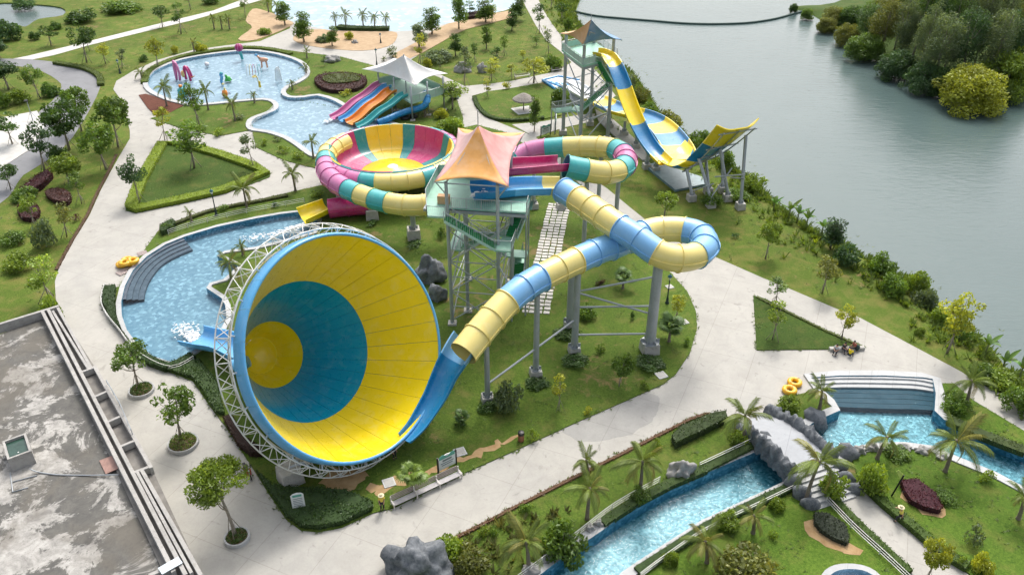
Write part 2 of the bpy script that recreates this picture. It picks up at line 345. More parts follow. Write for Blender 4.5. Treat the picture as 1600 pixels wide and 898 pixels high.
# islands of lawn and planting inside the walks
ISL = dict(
 lawn_pool=[(236, 186), (262, 178), (288, 167), (300, 166), (340, 160), (400, 155), (430, 160), (432, 172), (404, 186), (392, 192), (394, 204), (345, 213), (310, 207), (283, 201)],
 lawn_shore=[(394, 203), (447, 214), (467, 228), (497, 246), (497, 264), (480, 261), (443, 251), (400, 231)],
 lawn_mid=[(400, 77), (437, 78), (483, 84), (534, 90), (578, 102), (600, 108), (640, 106), (672, 116), (690, 124), (714, 158), (724, 186), (720, 205), (690, 225), (560, 225), (530, 170), (480, 160), (440, 150), (450, 130), (480, 118), (470, 98), (440, 86)],
 lawn_right=[(739, 152), (761, 144), (800, 139), (848, 130), (876, 134), (900, 150), (912, 168), (880, 180), (855, 186), (800, 191), (765, 186), (746, 170)],
 lawn_bowl=[(249, 360), (277, 347), (334, 327), (400, 314), (460, 300), (505, 290), (540, 240), (640, 210), (700, 206), (745, 196), (790, 208), (828, 232), (870, 262), (920, 300), (962, 335), (1000, 375), (1050, 430), (1074, 457), (1087, 487), (1089, 514), (1078, 552), (1056, 585), (1036, 601), (987, 623), (900, 661), (800, 707), (721, 742), (614, 795), (584, 802), (534, 825), (497, 832), (470, 829), (447, 812), (420, 772), (400, 740), (384, 715), (351, 665), (330, 638), (312, 611), (301, 596), (281, 588), (257, 579), (232, 560), (208, 538), (200, 527), (172, 500), (161, 476), (162, 454), (186, 449), (220, 400)],
 lawn_triangle=[(247, 226), (297, 226), (350, 241), (400, 258), (423, 272), (421, 278), (354, 303), (280, 320), (212, 334), (197, 330), (196, 318), (212, 285)],
 lawn_rest=[(1177, 463), (1196, 468), (1235, 490), (1290, 517), (1352, 543), (1340, 546), (1182, 548)],
 lawn_river=[(690, 850), (800, 795), (900, 744), (974, 707), (1077, 655), (1101, 648), (1132, 652), (1180, 690), (1200, 692), (1084, 742), (1034, 762), (934, 826), (840, 894), (780, 940), (600, 960)],
 lawn_south=[(981, 900), (1034, 864), (1101, 821), (1200, 774), (1257, 747), (1285, 770), (1290, 780), (1350, 840), (1420, 900), (1470, 960), (900, 970)],
 lawn_east=[(1344, 758), (1329, 712), (1360, 700), (1414, 699), (1454, 704), (1501, 724), (1551, 744), (1600, 770), (1700, 830), (1700, 960), (1570, 945), (1440, 835)],
 lawn_verge=[(1472, 600), (1490, 600), (1520, 627), (1600, 675), (1680, 722), (1680, 750), (1600, 704), (1477, 655), (1468, 640)],
 lawn_planter=[(1205, 640), (1230, 622), (1290, 606), (1296, 618), (1290, 632), (1306, 641), (1272, 656), (1240, 655)],
)
for k, p in ISL.items(): reg(k, px(p))
SANDS = [[(395, 15), (384, 33), (394, 44), (372, 62), (400, 63), (453, 42), (453, 33), (415, 18)], [(458, 60), (483, 47), (560, 49), (614, 50), (620, 60), (607, 73), (567, 80), (517, 77), (473, 70)],
         [(613, 88), (650, 67), (700, 38), (794, 18), (800, 28), (727, 47), (684, 70), (640, 92)]]
for p in SANDS: reg('sand', px(p, 3))
reg('soil_bed', px([(217, 150), (228, 148), (262, 158), (289, 165), (267, 177), (246, 184), (231, 170)]))
EARTH = [[(510, 742), (530, 734), (566, 735), (576, 745), (560, 757), (540, 770), (520, 775), (508, 757)], [(570, 765), (600, 757), (640, 742), (700, 722), (760, 700), (800, 680), (806, 686), (764, 708), (700, 732), (650, 752), (600, 770), (580, 775)],
         [(668, 690), (680, 668), (686, 680), (676, 694)], [(960, 420), (985, 430), (1000, 448), (985, 452), (965, 438)], [(958, 500), (985, 498), (990, 512), (965, 516)],
         [(1005, 560), (1020, 545), (1030, 552), (1020, 572), (1008, 575)], [(1262, 822), (1275, 806), (1320, 838), (1337, 858), (1330, 868), (1300, 855), (1270, 836)], [(1404, 760), (1414, 752), (1470, 800), (1466, 810), (1450, 805), (1416, 785)], [(824, 640), (842, 636), (840, 650), (828, 652)], [(800, 650), (812, 655), (806, 668), (798, 664)], [(805, 495), (818, 494), (816, 506), (804, 508)]]
EARTH = [p for i, p in enumerate(EARTH) if i in (0, 1, 6, 7)]
def ragged(poly, amp):
    q = resample(poly + [poly[0]], 0.45)[:-1]; return [v + Vector((mnoise.noise(v * 0.9), mnoise.noise(v * 0.9 + Vector((9, 4, 2))), 0)) * amp + Vector((mnoise.noise(v * 2.7), mnoise.noise(v * 2.7 + Vector((3, 8, 1))), 0)) * amp * 0.5 for v in q]
for p in EARTH: reg('earth', ragged(px(p, 3), 0.75))
poolA = px([(229, 128), (234, 119), (247, 109), (284, 95), (334, 86), (385, 81), (420, 84), (447, 90), (468, 98), (479, 108), (479, 120), (466, 130), (448, 138), (442, 147), (452, 154), (475, 154), (497, 151), (524, 159), (545, 171), (590, 190), (640, 204), (600, 214), (545, 226), (505, 243), (489, 245), (468, 230), (447, 217), (420, 208), (398, 205), (390, 200), (392, 190), (404, 184), (426, 176), (433, 169), (428, 161), (412, 157), (372, 160), (334, 164), (300, 166), (285, 163), (262, 157), (240, 147), (230, 138)], 2)
poolC = px([(484, 331), (440, 336), (400, 343), (340, 356), (290, 371), (258, 384), (228, 403), (206, 425), (193, 450), (187, 475), (188, 497), (196, 520), (212, 542), (238, 562), (268, 571), (290, 562), (312, 548), (345, 525), (358, 500), (356, 480), (350, 468), (326, 452), (330, 446), (352, 440), (376, 418), (360, 410), (343, 402), (352, 396), (400, 390), (440, 380), (492, 366), (500, 345)], 1)
poolB = px([(430, 24), (460, 35), (500, 45), (527, 49), (614, 50), (660, 46), (700, 37), (767, 22), (806, 10), (812, -6), (800, -30), (700, -60), (520, -60), (440, -25), (425, 5)], 2)
river = px([(820, 912), (838, 897), (885, 862), (934, 829), (967, 805), (1034, 765), (1084, 745), (1150, 716), (1200, 695), (1240, 676), (1272, 656), (1307, 641), (1298, 628), (1280, 612), (1262, 590), (1310, 586), (1380, 586), (1440, 589), (1461, 594), (1467, 618), (1465, 645), (1477, 656), (1530, 678), (1600, 705), (1700, 750), (1700, 825), (1600, 768), (1551, 742), (1501, 722), (1454, 702), (1414, 697), (1365, 698), (1329, 708), (1300, 726), (1257, 745), (1200, 772), (1101, 819), (1034, 862), (981, 897), (930, 940), (780, 945)], 1)
poolF = px([(1290, 910), (1300, 893), (1325, 888), (1355, 893), (1372, 912), (1330, 940)], 3)
pond = px([(-60, 25), (-10, 6), (40, 6), (96, 12), (98, 24), (60, 30), (40, 42), (20, 40), (-60, 60)], 3)
for k, p in (('poolA', poolA), ('poolC', poolC), ('poolB', poolB), ('river', river), ('poolF', poolF), ('pond', pond)): reg(k, p)
# ---------------------------------------------------------------- cut the plan into a planar map, one set of faces per region
vco, fcs = [], []
for key, poly in REG:
    k = len(vco); vco += [Vector((q.x, q.y)) for q in poly]; fcs.append(list(range(k, k + len(poly))))
CV, CE, CF, _, _, OF = delaunay_2d_cdt(vco, [], fcs, 1, 1e-3, True)
TOE, B1, B2 = 0, 1, 2
vz = {}
for f, of in zip(CF, OF):
    for i in f:
        lvl = 0 if B2 in of else (-0.45 if B1 in of else -1.9)
        vz[i] = max(vz.get(i, -9), lvl)
def region_mesh(name, keys, z, mat, skirt=-1.9, kind='structure', slope=False, parent=None):
    keys = {keys} if isinstance(keys, str) else set(keys)
    fs = [f for f, of in zip(CF, OF) if of and REG[max(of)][0] in keys]
    if not fs: return None
    use = {}; vs = []; out = []; ec = {}
    def vi(i, zz=None):
        key = (i, zz)
        if key not in use:
            use[key] = len(vs); c = CV[i]; vs.append((c.x, c.y, (z + vz[i] if slope else z) if zz is None else zz))
        return use[key]
    for f in fs:
        out.append(tuple(vi(i) for i in f))
        for a, b_ in zip(f, list(f[1:]) + [f[0]]):
            if (b_, a) in ec: del ec[(b_, a)]
            else: ec[(a, b_)] = 1
    if skirt is not None:
        for a, b_ in ec:
            if slope and (vz[a] < -0.5): continue
            out.append((vi(b_), vi(a), vi(a, skirt), vi(b_, skirt)))
    me = bpy.data.meshes.new(name); me.from_pydata(vs, [], out); me.materials.append(mat); me.update()
    o = link(name, me, parent)
    if parent is None: tag(o, kind=kind)
    return o
region_mesh('ground', 'land', 0.0, M_land, slope=True)
region_mesh('path', 'path', 0.05, M_conc)
region_mesh('path', 'far_path', 0.05, M_pave)
region_mesh('road', 'road', 0.02, M_asph)
region_mesh('pavement', 'pavement', 0.10, M_pave)
LAWNMAT = dict(lawn_triangle=M_dark, lawn_bowl=M_lawn, lawn_river=M_lawn, lawn_south=M_lush, lawn_east=M_lush, lawn_rest=M_dark, lawn_verge=M_lush)
for k in ISL: region_mesh('lawn', k, 0.14, LAWNMAT.get(k, M_lawn))
region_mesh('sand', 'sand', 0.11, M_sand)
region_mesh('planting_bed', 'soil_bed', 0.17, M_soil)
region_mesh('bare_earth', 'earth', 0.155, M_earth)
M_patch = concrete_mat('darker_concrete', (0.33, 0.325, 0.305), (0.27, 0.272, 0.268))
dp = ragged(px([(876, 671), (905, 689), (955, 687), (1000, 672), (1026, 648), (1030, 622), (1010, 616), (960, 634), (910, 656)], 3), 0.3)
tag(MB().add([Vector((q.x, q.y, 0.055)) for q in dp], [tuple(range(len(dp)))]).build('dark_patch', M_patch), kind='structure')  # thin ragged sheet of darker concrete just above the path
# ---------------------------------------------------------------- lake
me = bpy.data.meshes.new('lake'); q = 2500
me.from_pydata([(-q, -300, LAKE_Z), (q, -300, LAKE_Z), (q, q, LAKE_Z), (-q, q, LAKE_Z)], [], [(0, 1, 2, 3)]); me.materials.append(M_lake)
tag(link('lake', me), kind='structure')
# ---------------------------------------------------------------- pools: basin, water sheet, coping
def ribbon(name, poly, prof, mats, parent=None, closed=True, mids=None):
    """sweep a profile [(offset, z), ...] along a closed plan line; positive offset = outside for clockwise order"""
    rows = [[Vector((q.x, q.y, z)) for q in offset(poly, d, closed)] for d, z in prof]
    b = MB(); m = len(poly)
    for j in range(len(prof) - 1):
        vs = rows[j] + rows[j + 1]; lim = m if closed else m - 1
        b.add(vs, [(i, (i + 1) % m, (i + 1) % m + m, i + m) for i in range(lim)], mids[j] if mids else 0)
    return b.build(name, mats, parent, smooth=False)
def area2(p): return sum(a.x * b.y - b.x * a.y for a, b in zip(p, p[1:] + p[:1]))
def pool(name, key, poly, wz, floor, M_floor, M_water, M_wall, cope=True, cw=0.45, ch=0.24, kind='structure'):
    s = -1 if area2(poly) > 0 else 1
    region_mesh('pool_floor', key, floor, M_floor, skirt=None)
    region_mesh(name, key, wz, M_water, skirt=None)
    if cope:
        o = ribbon('pool_coping', poly, [(s * cw * 0.6, 0.0), (s * cw * 0.6, ch), (-s * cw * 0.4, ch), (-s * cw * 0.4, floor - 0.02)], [M_copec, M_wall], mids=[0, 0, 1])
        tag(o, kind='structure')
pool('pool_water', 'poolA', poolA, 0.06, -0.25, M_tileA, M_waterA, M_wallP, cw=0.9, ch=0.34)
pool('pool_water', 'poolC', poolC, 0.03, -0.6, M_tileC, M_waterC, M_wallT, cw=0.55, ch=0.3)
pool('pool_water', 'poolB', poolB, 0.04, -0.2, M_tileB, M_waterA, M_wallP, cope=False)
pool('river_water', 'river', river, -0.33, -1.0, M_tileR, M_waterR, M_wallT, cw=0.8, ch=0.24)
pool('pool_water', 'poolF', poolF, 0.0, -0.5, M_tileA, M_waterA, M_wallP, cw=0.5)
region_mesh('pond_water', 'pond', -0.25, M_lake, skirt=None)
# ================================================================ slides and towers
def gloss(name, col, rough=0.22, fade=0.16):
    """glass-fibre gel coat: glossy, a little chalked by the sun, water marks"""
    m, n, b, o = newmat(name); co = coord(n)
    f = noise(n, co, 0.35, 5, 0.6, 0.5); g = noise(n, co, 3.0, 6, 0.75, 1.0)
    c = ramp(n, f, [(0.3, tuple(q * 0.9 for q in col)), (0.72, col)])
    ch = tuple(q + (0.75 - q) * 0.35 for q in col)
    c = mix(n, ramp(n, noise(n, co, 0.8, 6, 0.7, 0.8), [(0.5, 0.0), (0.78, fade * 2.2)]), c, ch)
    c = mix(n, ramp(n, g, [(0.62, 0.0), (0.8, fade)]), c, tuple(q * 0.55 for q in col))
    n.links.new(c, b.inputs['Base Color']); n.links.new(ramp(n, g, [(0.3, rough), (0.8, rough + 0.25)]), b.inputs['Roughness'])
    b.inputs['Coat Weight'].default_value = 0.25; b.inputs['Coat Roughness'].default_value = 0.15
    return m
G_yel = gloss('fibreglass_yellow', (0.90, 0.69, 0.01), 0.22, 0.24); G_blu = gloss('fibreglass_blue', (0.012, 0.22, 0.48)); G_cyan = gloss('fibreglass_light_blue', (0.10, 0.38, 0.68))
G_deep = gloss('fibreglass_deep_blue', (0.004, 0.29, 0.54)); G_lemon = gloss('fibreglass_lemon', (0.80, 0.66, 0.22)); G_tblu = gloss('fibreglass_tube_blue', (0.20, 0.45, 0.74))
G_pink = gloss('fibreglass_magenta', (0.50, 0.035, 0.17)); G_rose = gloss('fibreglass_rose', (0.58, 0.17, 0.36)); G_teal = gloss('fibreglass_teal', (0.012, 0.25, 0.27)); G_bteal = gloss('fibreglass_bright_teal', (0.06, 0.42, 0.42))
G_org = gloss('fibreglass_orange', (0.80, 0.26, 0.02)); G_ylw = gloss('fibreglass_bowl_yellow', (0.84, 0.58, 0.015)); G_white = gloss('fibreglass_white', (0.74, 0.76, 0.76))
M_steel = plain('galvanised_steel', (0.36, 0.39, 0.41), 0.45, 0.12, 0.8, 0.3, dirt=0.25)
M_wsteel = plain('white_painted_steel', (0.66, 0.66, 0.63), 0.45, 0.08, 0.8, 0.0, dirt=0.2)
M_rail = plain('grey_rail_paint', (0.44, 0.47, 0.48), 0.4, 0.08, 1.0, 0.2)
M_deck = plain('green_deck_panel', (0.27, 0.50, 0.39), 0.5, 0.1, 1.0, dirt=0.2)
M_tread = plain('green_tread', (0.02, 0.22, 0.07), 0.6, 0.15, 2.0)
M_mesh = plain('pale_green_screen', (0.38, 0.56, 0.48), 0.5, 0.08, 1.0)
M_foot = plain('footing_concrete', (0.42, 0.41, 0.38), 0.85, 0.15, 1.2, bmp=0.2, dirt=0.55)
M_black = plain('black_rubber', (0.02, 0.02, 0.022), 0.6, 0.2, 3.0)
def canvas(name, col):
    m, n, b, o = newmat(name); co = coord(n)
    c = ramp(n, noise(n, co, 1.0, 5, 0.65, 0.4), [(0.3, tuple(q * 0.85 for q in col)), (0.7, col)])
    c = mix(n, ramp(n, noise(n, co, 0.5, 4), [(0.45, 0.0), (0.75, 0.35)]), c, (0.62, 0.52, 0.46))
    n.links.new(c, b.inputs['Base Color']); b.inputs['Roughness'].default_value = 0.8
    b.inputs['Transmission Weight'].default_value = 0.0; bump(n, b, noise(n, co, 1.6, 3), 0.25, 0.1); return m
K_org = canvas('canvas_orange', (0.72, 0.36, 0.10)); K_pink = canvas('canvas_pink', (0.66, 0.31, 0.29)); K_mauve = canvas('canvas_mauve', (0.54, 0.34, 0.33)); K_blue = canvas('canvas_blue', (0.16, 0.30, 0.48)); K_tan = canvas('canvas_tan', (0.62, 0.38, 0.20)); K_white = canvas('canvas_white', (0.76, 0.76, 0.74))
def frames(path):
    out = []; m = len(path)
    for i in range(m):
        t = (path[min(i + 1, m - 1)] - path[max(i - 1, 0)]).normalized()
        s = t.cross(Vector((0, 0, 1))).normalized(); out.append((path[i], t, s, s.cross(t)))
    return out
def tube_slide(root, path, r, pattern, name='tube_segment', n=22, k=5, flange=0.11):
    """closed flume: one part for each moulded segment, bolted flange at its head, lip along both sides"""
    tot = sum(c for _, c in pattern); L = sum((b - a).length for a, b in zip(path, path[1:]))
    fr = frames(resample(path, L / (tot * k)))
    fr = fr[:tot * k + 1]; i = 0
    for mat, cnt in pattern:
        for _ in range(cnt):
            seg = fr[i * k:(i + 1) * k + 1]; i += 1
            if len(seg) < 2: continue
            b = MB(); m = len(seg)
            for rad, flip in ((r, 0), (r - 0.07, 1)):
                vs = [p + (s * math.cos(6.28318 * q / n) + u * math.sin(6.28318 * q / n)) * rad for p, t, s, u in seg for q in range(n)]
                fs = [(j * n + q, j * n + (q + 1) % n, (j + 1) * n + (q + 1) % n, (j + 1) * n + q) for j in range(m - 1) for q in range(n)]
                b.add(vs, [f[::-1] for f in fs] if flip else fs)
            p, t, s, u = seg[0]
            prof = [(r - 0.02, 0.0), (r + flange, 0.0), (r + flange, 0.09), (r - 0.02, 0.09)]
            vs = [p + t * d + (s * math.cos(6.28318 * q / n) + u * math.sin(6.28318 * q / n)) * rad for rad, d in prof for q in range(n)]
            b.add(vs, [(j * n + q, j * n + (q + 1) % n, (j + 1) * n + (q + 1) % n, (j + 1) * n + q) for j in range(3) for q in range(n)])
            for sg in (-1, 1):
                vs = []
                for p, t, s, u in seg:
                    for a_, z in ((r - 0.03, -0.05), (r + 0.09, -0.05), (r + 0.09, 0.05), (r - 0.03, 0.05)): vs.append(p + s * sg * a_ + u * z)
                b.add(vs, [(j * 4 + q, j * 4 + (q + 1) % 4, (j + 1) * 4 + (q + 1) % 4, (j + 1) * 4 + q) for j in range(m - 1) for q in range(4)])
            b.build(name, mat, root, smooth=True, auto=40)
def trough_slide(root, path, w, h, pattern, name='trough_segment', n=12, k=5, th=0.09, lip=0.14, flat=0.65, cap0=False, ups=None):
    """open flume: rounded U section with rolled lips; w and h may be functions of 0..1 along the run"""
    tot = sum(c for _, c in pattern); L = sum((b - a).length for a, b in zip(path, path[1:]))
    fr = frames(resample(path, L / (tot * k))); N = tot * k; i = 0
    W_ = w if callable(w) else (lambda t: w); H_ = h if callable(h) else (lambda t: h)
    def section(j):
        p, t, s, u = fr[min(j, len(fr) - 1)]; f = j / N; ww, hh = W_(f) / 2, H_(f); pts = []
        inner = [(-ww - lip, hh), (-ww, hh)] + [(ww * math.copysign(abs(math.sin(a)) ** flat, math.sin(a)), hh * (1 - abs(math.cos(a)) ** flat)) for a in [(-0.5 + (q + 1) / (n)) * math.pi for q in range(n - 1)]] + [(ww, hh), (ww + lip, hh)]
        outer = [(ww + lip, hh - th)] + [(x * (1 + th / ww), z - th) for x, z in inner[-2:0:-1]] + [(-ww - lip, hh - th)]
        return [p + s * x + u * z for x, z in inner + outer]
    for mat, cnt in pattern:
        for _ in range(cnt):
            b = MB(); rows = [section(j) for j in range(i * k, (i + 1) * k + 1)]; i += 1; m = len(rows[0])
            vs = [q for r_ in rows for q in r_]
            fs = [(j * m + q, (j + 1) * m + q, (j + 1) * m + (q + 1) % m, j * m + (q + 1) % m) for j in range(len(rows) - 1) for q in range(m)]
            h2 = m // 2
            for j, fl in ((0, 0), (len(rows) - 1, 1)):
                for q in range(h2 - 1):
                    f = (j * m + q, j * m + q + 1, j * m + m - 2 - q, j * m + m - 1 - q); fs.append(f if fl else f[::-1])
            b.add(vs, fs); b.build(name, mat, root, smooth=True, auto=35)
def footing(root, c, w=1.5, h=1.2, rz=0.0, taper=0.9):
    b = MB(); b.frus((c[0], c[1], c[2] if len(c) > 2 else -0.3), (w, w), (w * taper, w * taper), h + 0.3, rz); return b.build('footing', M_foot, root, bevel=0.05)
def column(root, base, top, r0, r1=None, foot=1.4, fh=1.1, rz=0.2, saddle=True):
    footing(root, (base[0], base[1], -0.3), foot, fh, rz)
    b = MB(); a = Vector((base[0], base[1], fh)); t = Vector(top); b.cyl(a, t, r0, r1 or r0, 14)
    b.cyl(a, a + Vector((0, 0, 0.08)), r0 * 1.7, n=14)
    for q in range(6):
        an = q * math.pi / 3; d = Vector((math.cos(an), math.sin(an), 0)); b.box(a + d * r0 * 1.35 + Vector((0, 0, 0.2)), (r0 * 0.7, 0.03, 0.4), an)
    c = b.build('column', M_steel, root, smooth=True, auto=30)
    return c
def bars(root, segs, r, name='brace', mat=None, n=6):
    for a, b_ in segs: MB().cyl(a, b_, r, n=n).build(name, mat or M_steel, root, smooth=True, auto=40)
def railing(root, pts, h=1.1, gap=0.18, r=0.022, name='railing', mat=None, post=1.6, rails=(1.0, 0.08)):
    b = MB(); pts = [Vector(q) for q in pts]; up = Vector((0, 0, 1))
    for f in rails: b.line([q + up * h * f for q in pts], 0.035 if f == rails[0] else 0.025, 5)
    for a, c in zip(pts, pts[1:]):
        L = (c - a).length; m = max(1, round(L / post))
        for i in range(m + 1): q = a.lerp(c, i / m); b.cyl(q, q + up * h, 0.035, n=5, cap=False)
        if gap:
            m = max(1, round(L / gap))
            for i in range(1, m): q = a.lerp(c, i / m); b.cyl(q + up * h * rails[-1], q + up * h, r * 0.6, n=3, cap=False)
    return b.build(name, mat or M_rail, root)
TREADS = {}
def stair(root, a, b_, width, mat=None, rails=True, name='stair_flight'):
    """flight from a (low) to b (high): stringers + treads as sub-parts, hand rails"""
    a, b_ = Vector(a), Vector(b_); d = Vector((b_.x - a.x, b_.y - a.y, 0)); run = d.length; d.normalize(); s = Vector((-d.y, d.x, 0)); n = max(3, round((b_.z - a.z) / 0.19))
    fl = MB()
    for sg in (-1, 1):
        o = s * sg * (width / 2); p = [a + o, b_ + o]
        vs = [p[0] + Vector((0, 0, -0.18)), p[1] + Vector((0, 0, -0.18)), p[1] + Vector((0, 0, 0.12)), p[0] + Vector((0, 0, 0.12))]
        vs += [q + s * sg * 0.05 for q in vs]; fl.add(vs, [(0, 1, 2, 3), (7, 6, 5, 4), (0, 4, 5, 1), (1, 5, 6, 2), (2, 6, 7, 3), (3, 7, 4, 0)])
    f = fl.build(name, M_mesh, root)
    key = (round(width, 2), round(run / n, 2))
    if key not in TREADS:
        m = MB(); m.box((0, 0, 0), (run / n * 1.02, width - 0.02, 0.05)); m.box((run / n * 0.5, 0, 0.09), (0.02, width - 0.02, 0.13))
        t0 = m.build('tread', mat or M_tread, None); TREADS[key] = t0.data; bpy.data.objects.remove(t0)
    off = origin(f)
    for i in range(n):
        t = link('tread', TREADS[key], f); t.location = a.lerp(b_, (i + 0.5) / n) - off; t.rotation_euler.z = math.atan2(d.y, d.x)
    if rails:
        for sg in (-1, 1): railing(root, [a + s * sg * width / 2, b_ + s * sg * width / 2], 1.0, 0.22, name='stair_railing')
    return f
def deck(root, poly, z, mat=None, th=0.16, name='deck'):
    return MB().prism([(q[0], q[1]) for q in poly], z - th, z).build(name, mat or M_deck, root)
def tent(root, apex, corners, mats, sag=0.14, conc=1.9, ns=12, ntt=10, name='canopy_panel'):
    apex = Vector(apex); cs = [Vector(c) for c in corners]; m = len(cs); ctr = sum(cs, Vector()) / m
    for i in range(m):
        a, c = cs[i], cs[(i + 1) % m]; vs = []
        for j in range(ntt + 1):
            t = j / ntt
            for k in range(ns + 1):
                s = k / ns; e = a.lerp(c, s); w = 4 * s * (1 - s); e = e.lerp(Vector((ctr.x, ctr.y, e.z)), sag * w); e.z += 0.05 * w * (apex.z - e.z)
                q = apex.lerp(e, t); q.z = e.z + (apex.z - e.z) * (1 - t) ** conc
                hub = (e - apex); q.x += hub.x * 0.02 * (1 - t); q.y += hub.y * 0.02 * (1 - t); vs.append(q)
        b = MB(); fs = [(j * (ns + 1) + k, (j + 1) * (ns + 1) + k, (j + 1) * (ns + 1) + k + 1, j * (ns + 1) + k + 1) for j in range(ntt) for k in range(ns)]
        b.add(vs, fs); o = b.build(name, mats[i % len(mats)], root, smooth=True)
        sd = o.modifiers.new('thick', 'SOLIDIFY'); sd.thickness = 0.03
# ---------------------------------------------------------------- the great funnel
NAX = Vector((0.696, -0.547, 0.466)).normalized(); FC = P(547.9, 541.9, 10.3)
FU = NAX.cross(Vector((0, 0, 1))).normalized(); FV = FU.cross(NAX)
def fpt(r, d, a): return FC - NAX * d + (FU * math.cos(a) + FV * math.sin(a)) * r
funnel = thing('funnel_slide', 'giant yellow and blue ringed funnel slide with white truss round its mouth', 'water slide', (FC.x, FC.y, 0))
def cone_panels(d0, r0, d1, r1, sect, mat, name, th=0.12, gap=0.018, a_off=0.0, k=4):
    for i in range(sect):
        a0 = a_off + 2 * math.pi * i / sect; a1 = a0 + 2 * math.pi / sect; vs = []
        for off in (0, th):
            for d, r in ((d0 + gap, r0), (d1 - gap, r1)):
                g = gap / r
                for q in range(k + 1): vs.append(fpt(r + off, d, a0 + g + (a1 - a0 - 2 * g) * q / k))
        m = k + 1; fs = []
        for q in range(k):
            fs += [(q, q + 1, m + q + 1, m + q), (2 * m + q, 3 * m + q, 3 * m + q + 1, 2 * m + q + 1), (q, 2 * m + q, 2 * m + q + 1, q + 1), (m + q, m + q + 1, 3 * m + q + 1, 3 * m + q)]
        fs += [(0, m, 3 * m, 2 * m), (k, 2 * m + k, 3 * m + k, m + k)]
        MB().add(vs, fs).build(name, mat, funnel, smooth=True, auto=30)
cone_panels(0.0, 9.13, 6.64, 6.14, 32, G_yel, 'yellow_panel', a_off=0.03, gap=0.014)
cone_panels(6.64, 6.14, 12.86, 3.07, 32, G_deep, 'blue_panel', a_off=0.03, gap=0.014)
cone_panels(12.86, 3.07, 15.4, 1.75, 12, G_yel, 'inner_panel', k=6, gap=0.006)
b = MB(); rows = [(1.75, 15.4), (1.35, 15.95), (0.75, 16.3), (0.02, 16.42)]; vs = [fpt(r, d, 6.28318 * q / 24) for r, d in rows for q in range(24)]
b.add(vs, [(j * 24 + q, j * 24 + (q + 1) % 24, (j + 1) * 24 + (q + 1) % 24, (j + 1) * 24 + q) for j in range(3) for q in range(24)]); b.build('throat', G_yel, funnel, smooth=True)
MB().cyl(fpt(1.25, 15.35, 0.1), fpt(2.3, 16.3, 0.05), 0.55, 0.75, 16).build('exit_port', G_cyan, funnel, smooth=True, auto=40)
# backing hoops so the seams of the panels stay closed
for d, r in ((0.1, 9.1), (3.3, 7.63), (6.64, 6.16), (9.7, 4.65), (12.86, 3.1)):
    MB().line([fpt(r + 0.22, d, 6.28318 * q / 48) for q in range(49)], 0.09, 5).build('hoop', G_cyan, funnel, smooth=True)
for i in range(32):
    a = 0.03 + 2 * math.pi * i / 32; MB().line([fpt(9.13 + 0.1, 0.05, a), fpt(6.14 + 0.1, 6.64, a), fpt(3.07 + 0.1, 12.8, a)], 0.07, 4).build('seam_rib', G_deep, funnel)
for i in range(24):                                   # rolled lip of the mouth, light blue, one piece per bay
    prof = [(9.13, -0.01), (9.17, -0.1), (9.27, -0.13), (9.38, -0.07), (9.44, 0.1), (9.5, 1.15), (9.4, 1.17)]; k = 5; vs = []
    for q in range(k + 1):
        a = 2 * math.pi * (i + 0.004 + 0.992 * q / k) / 24
        for r, d in prof: vs.append(fpt(r, d, a))
    m = len(prof); fs = [(q * m + j, (q + 1) * m + j, (q + 1) * m + j + 1, q * m + j + 1) for q in range(k) for j in range(m - 1)]
    MB().add(vs, fs).build('rim_panel', G_cyan, funnel, smooth=True, auto=60)
# space truss round the mouth
NB = 34; ch = [(9.9, 0.8), (10.5, 2.1), (9.3, 2.4)]
tr = MB()
for j, (r, d) in enumerate(ch):
    MB().line([fpt(r, d, 2 * math.pi * q / (NB * 2)) for q in range(NB * 2 + 1)], 0.06, 6).build('truss_chord', M_wsteel, funnel, smooth=True)
for i in range(NB):
    a0, a1, ah = 2 * math.pi * i / NB, 2 * math.pi * (i + 1) / NB, 2 * math.pi * (i + 0.5) / NB
    for j in range(3):
        A_, B_ = ch[j], ch[(j + 1) % 3]
        tr.cyl(fpt(*A_, a0), fpt(*B_, ah), 0.036, n=5, cap=False); tr.cyl(fpt(*B_, ah), fpt(*A_, a1), 0.036, n=5, cap=False); tr.cyl(fpt(*A_, a0), fpt(*B_, a0), 0.036, n=5, cap=False)
tr.build('truss_web', M_wsteel, funnel)
for i in range(22): MB().cyl(fpt(9.48, 1.0, 2 * math.pi * i / 22), fpt(9.9, 0.8, 2 * math.pi * i / 22), 0.07, n=6).build('truss_bracket', M_wsteel, funnel)
for (bx, by, a) in ((455, 752, 4.35), (560, 700, 4.95)):
    q = P(bx, by); footing(funnel, (q.x, q.y, -0.3), 1.9, 1.55, 0.6, 0.88); MB().cyl((q.x, q.y, 1.5), fpt(10.2, 1.7, a), 0.16, n=10).build('strut', M_steel, funnel, smooth=True)
for d, sx in ((5.5, -1), (5.5, 1), (11, -1), (11, 1)):
    r = 9.13 - 0.455 * d; t = fpt(r + 0.2, d, 1.5 * math.pi + sx * 0.55); footing(funnel, (t.x + FU.x * sx * 1.2, t.y + FU.y * sx * 1.2, -0.3), 1.3, 0.7)
    MB().cyl((t.x + FU.x * sx * 1.2, t.y + FU.y * sx * 1.2, 0.6), t, 0.2, n=10).build('strut', M_steel, funnel, smooth=True)
e0 = fpt(0, 16.5, 0) - Vector((0, 0, 1.15)); e1 = P(352, 545, 1.25); e2 = P(326, 539, 0.75); e3 = P(303, 533, 0.3)
trough_slide(funnel, resample(smooth([e0, e0.lerp(e1, 0.5), e1, e2, e3], 6, False), 0.4), lambda t: 2.6 + 0.5 * t, lambda t: 1.35 - 0.35 * t, [(G_cyan, 4)], 'exit_trough', flat=0.8)
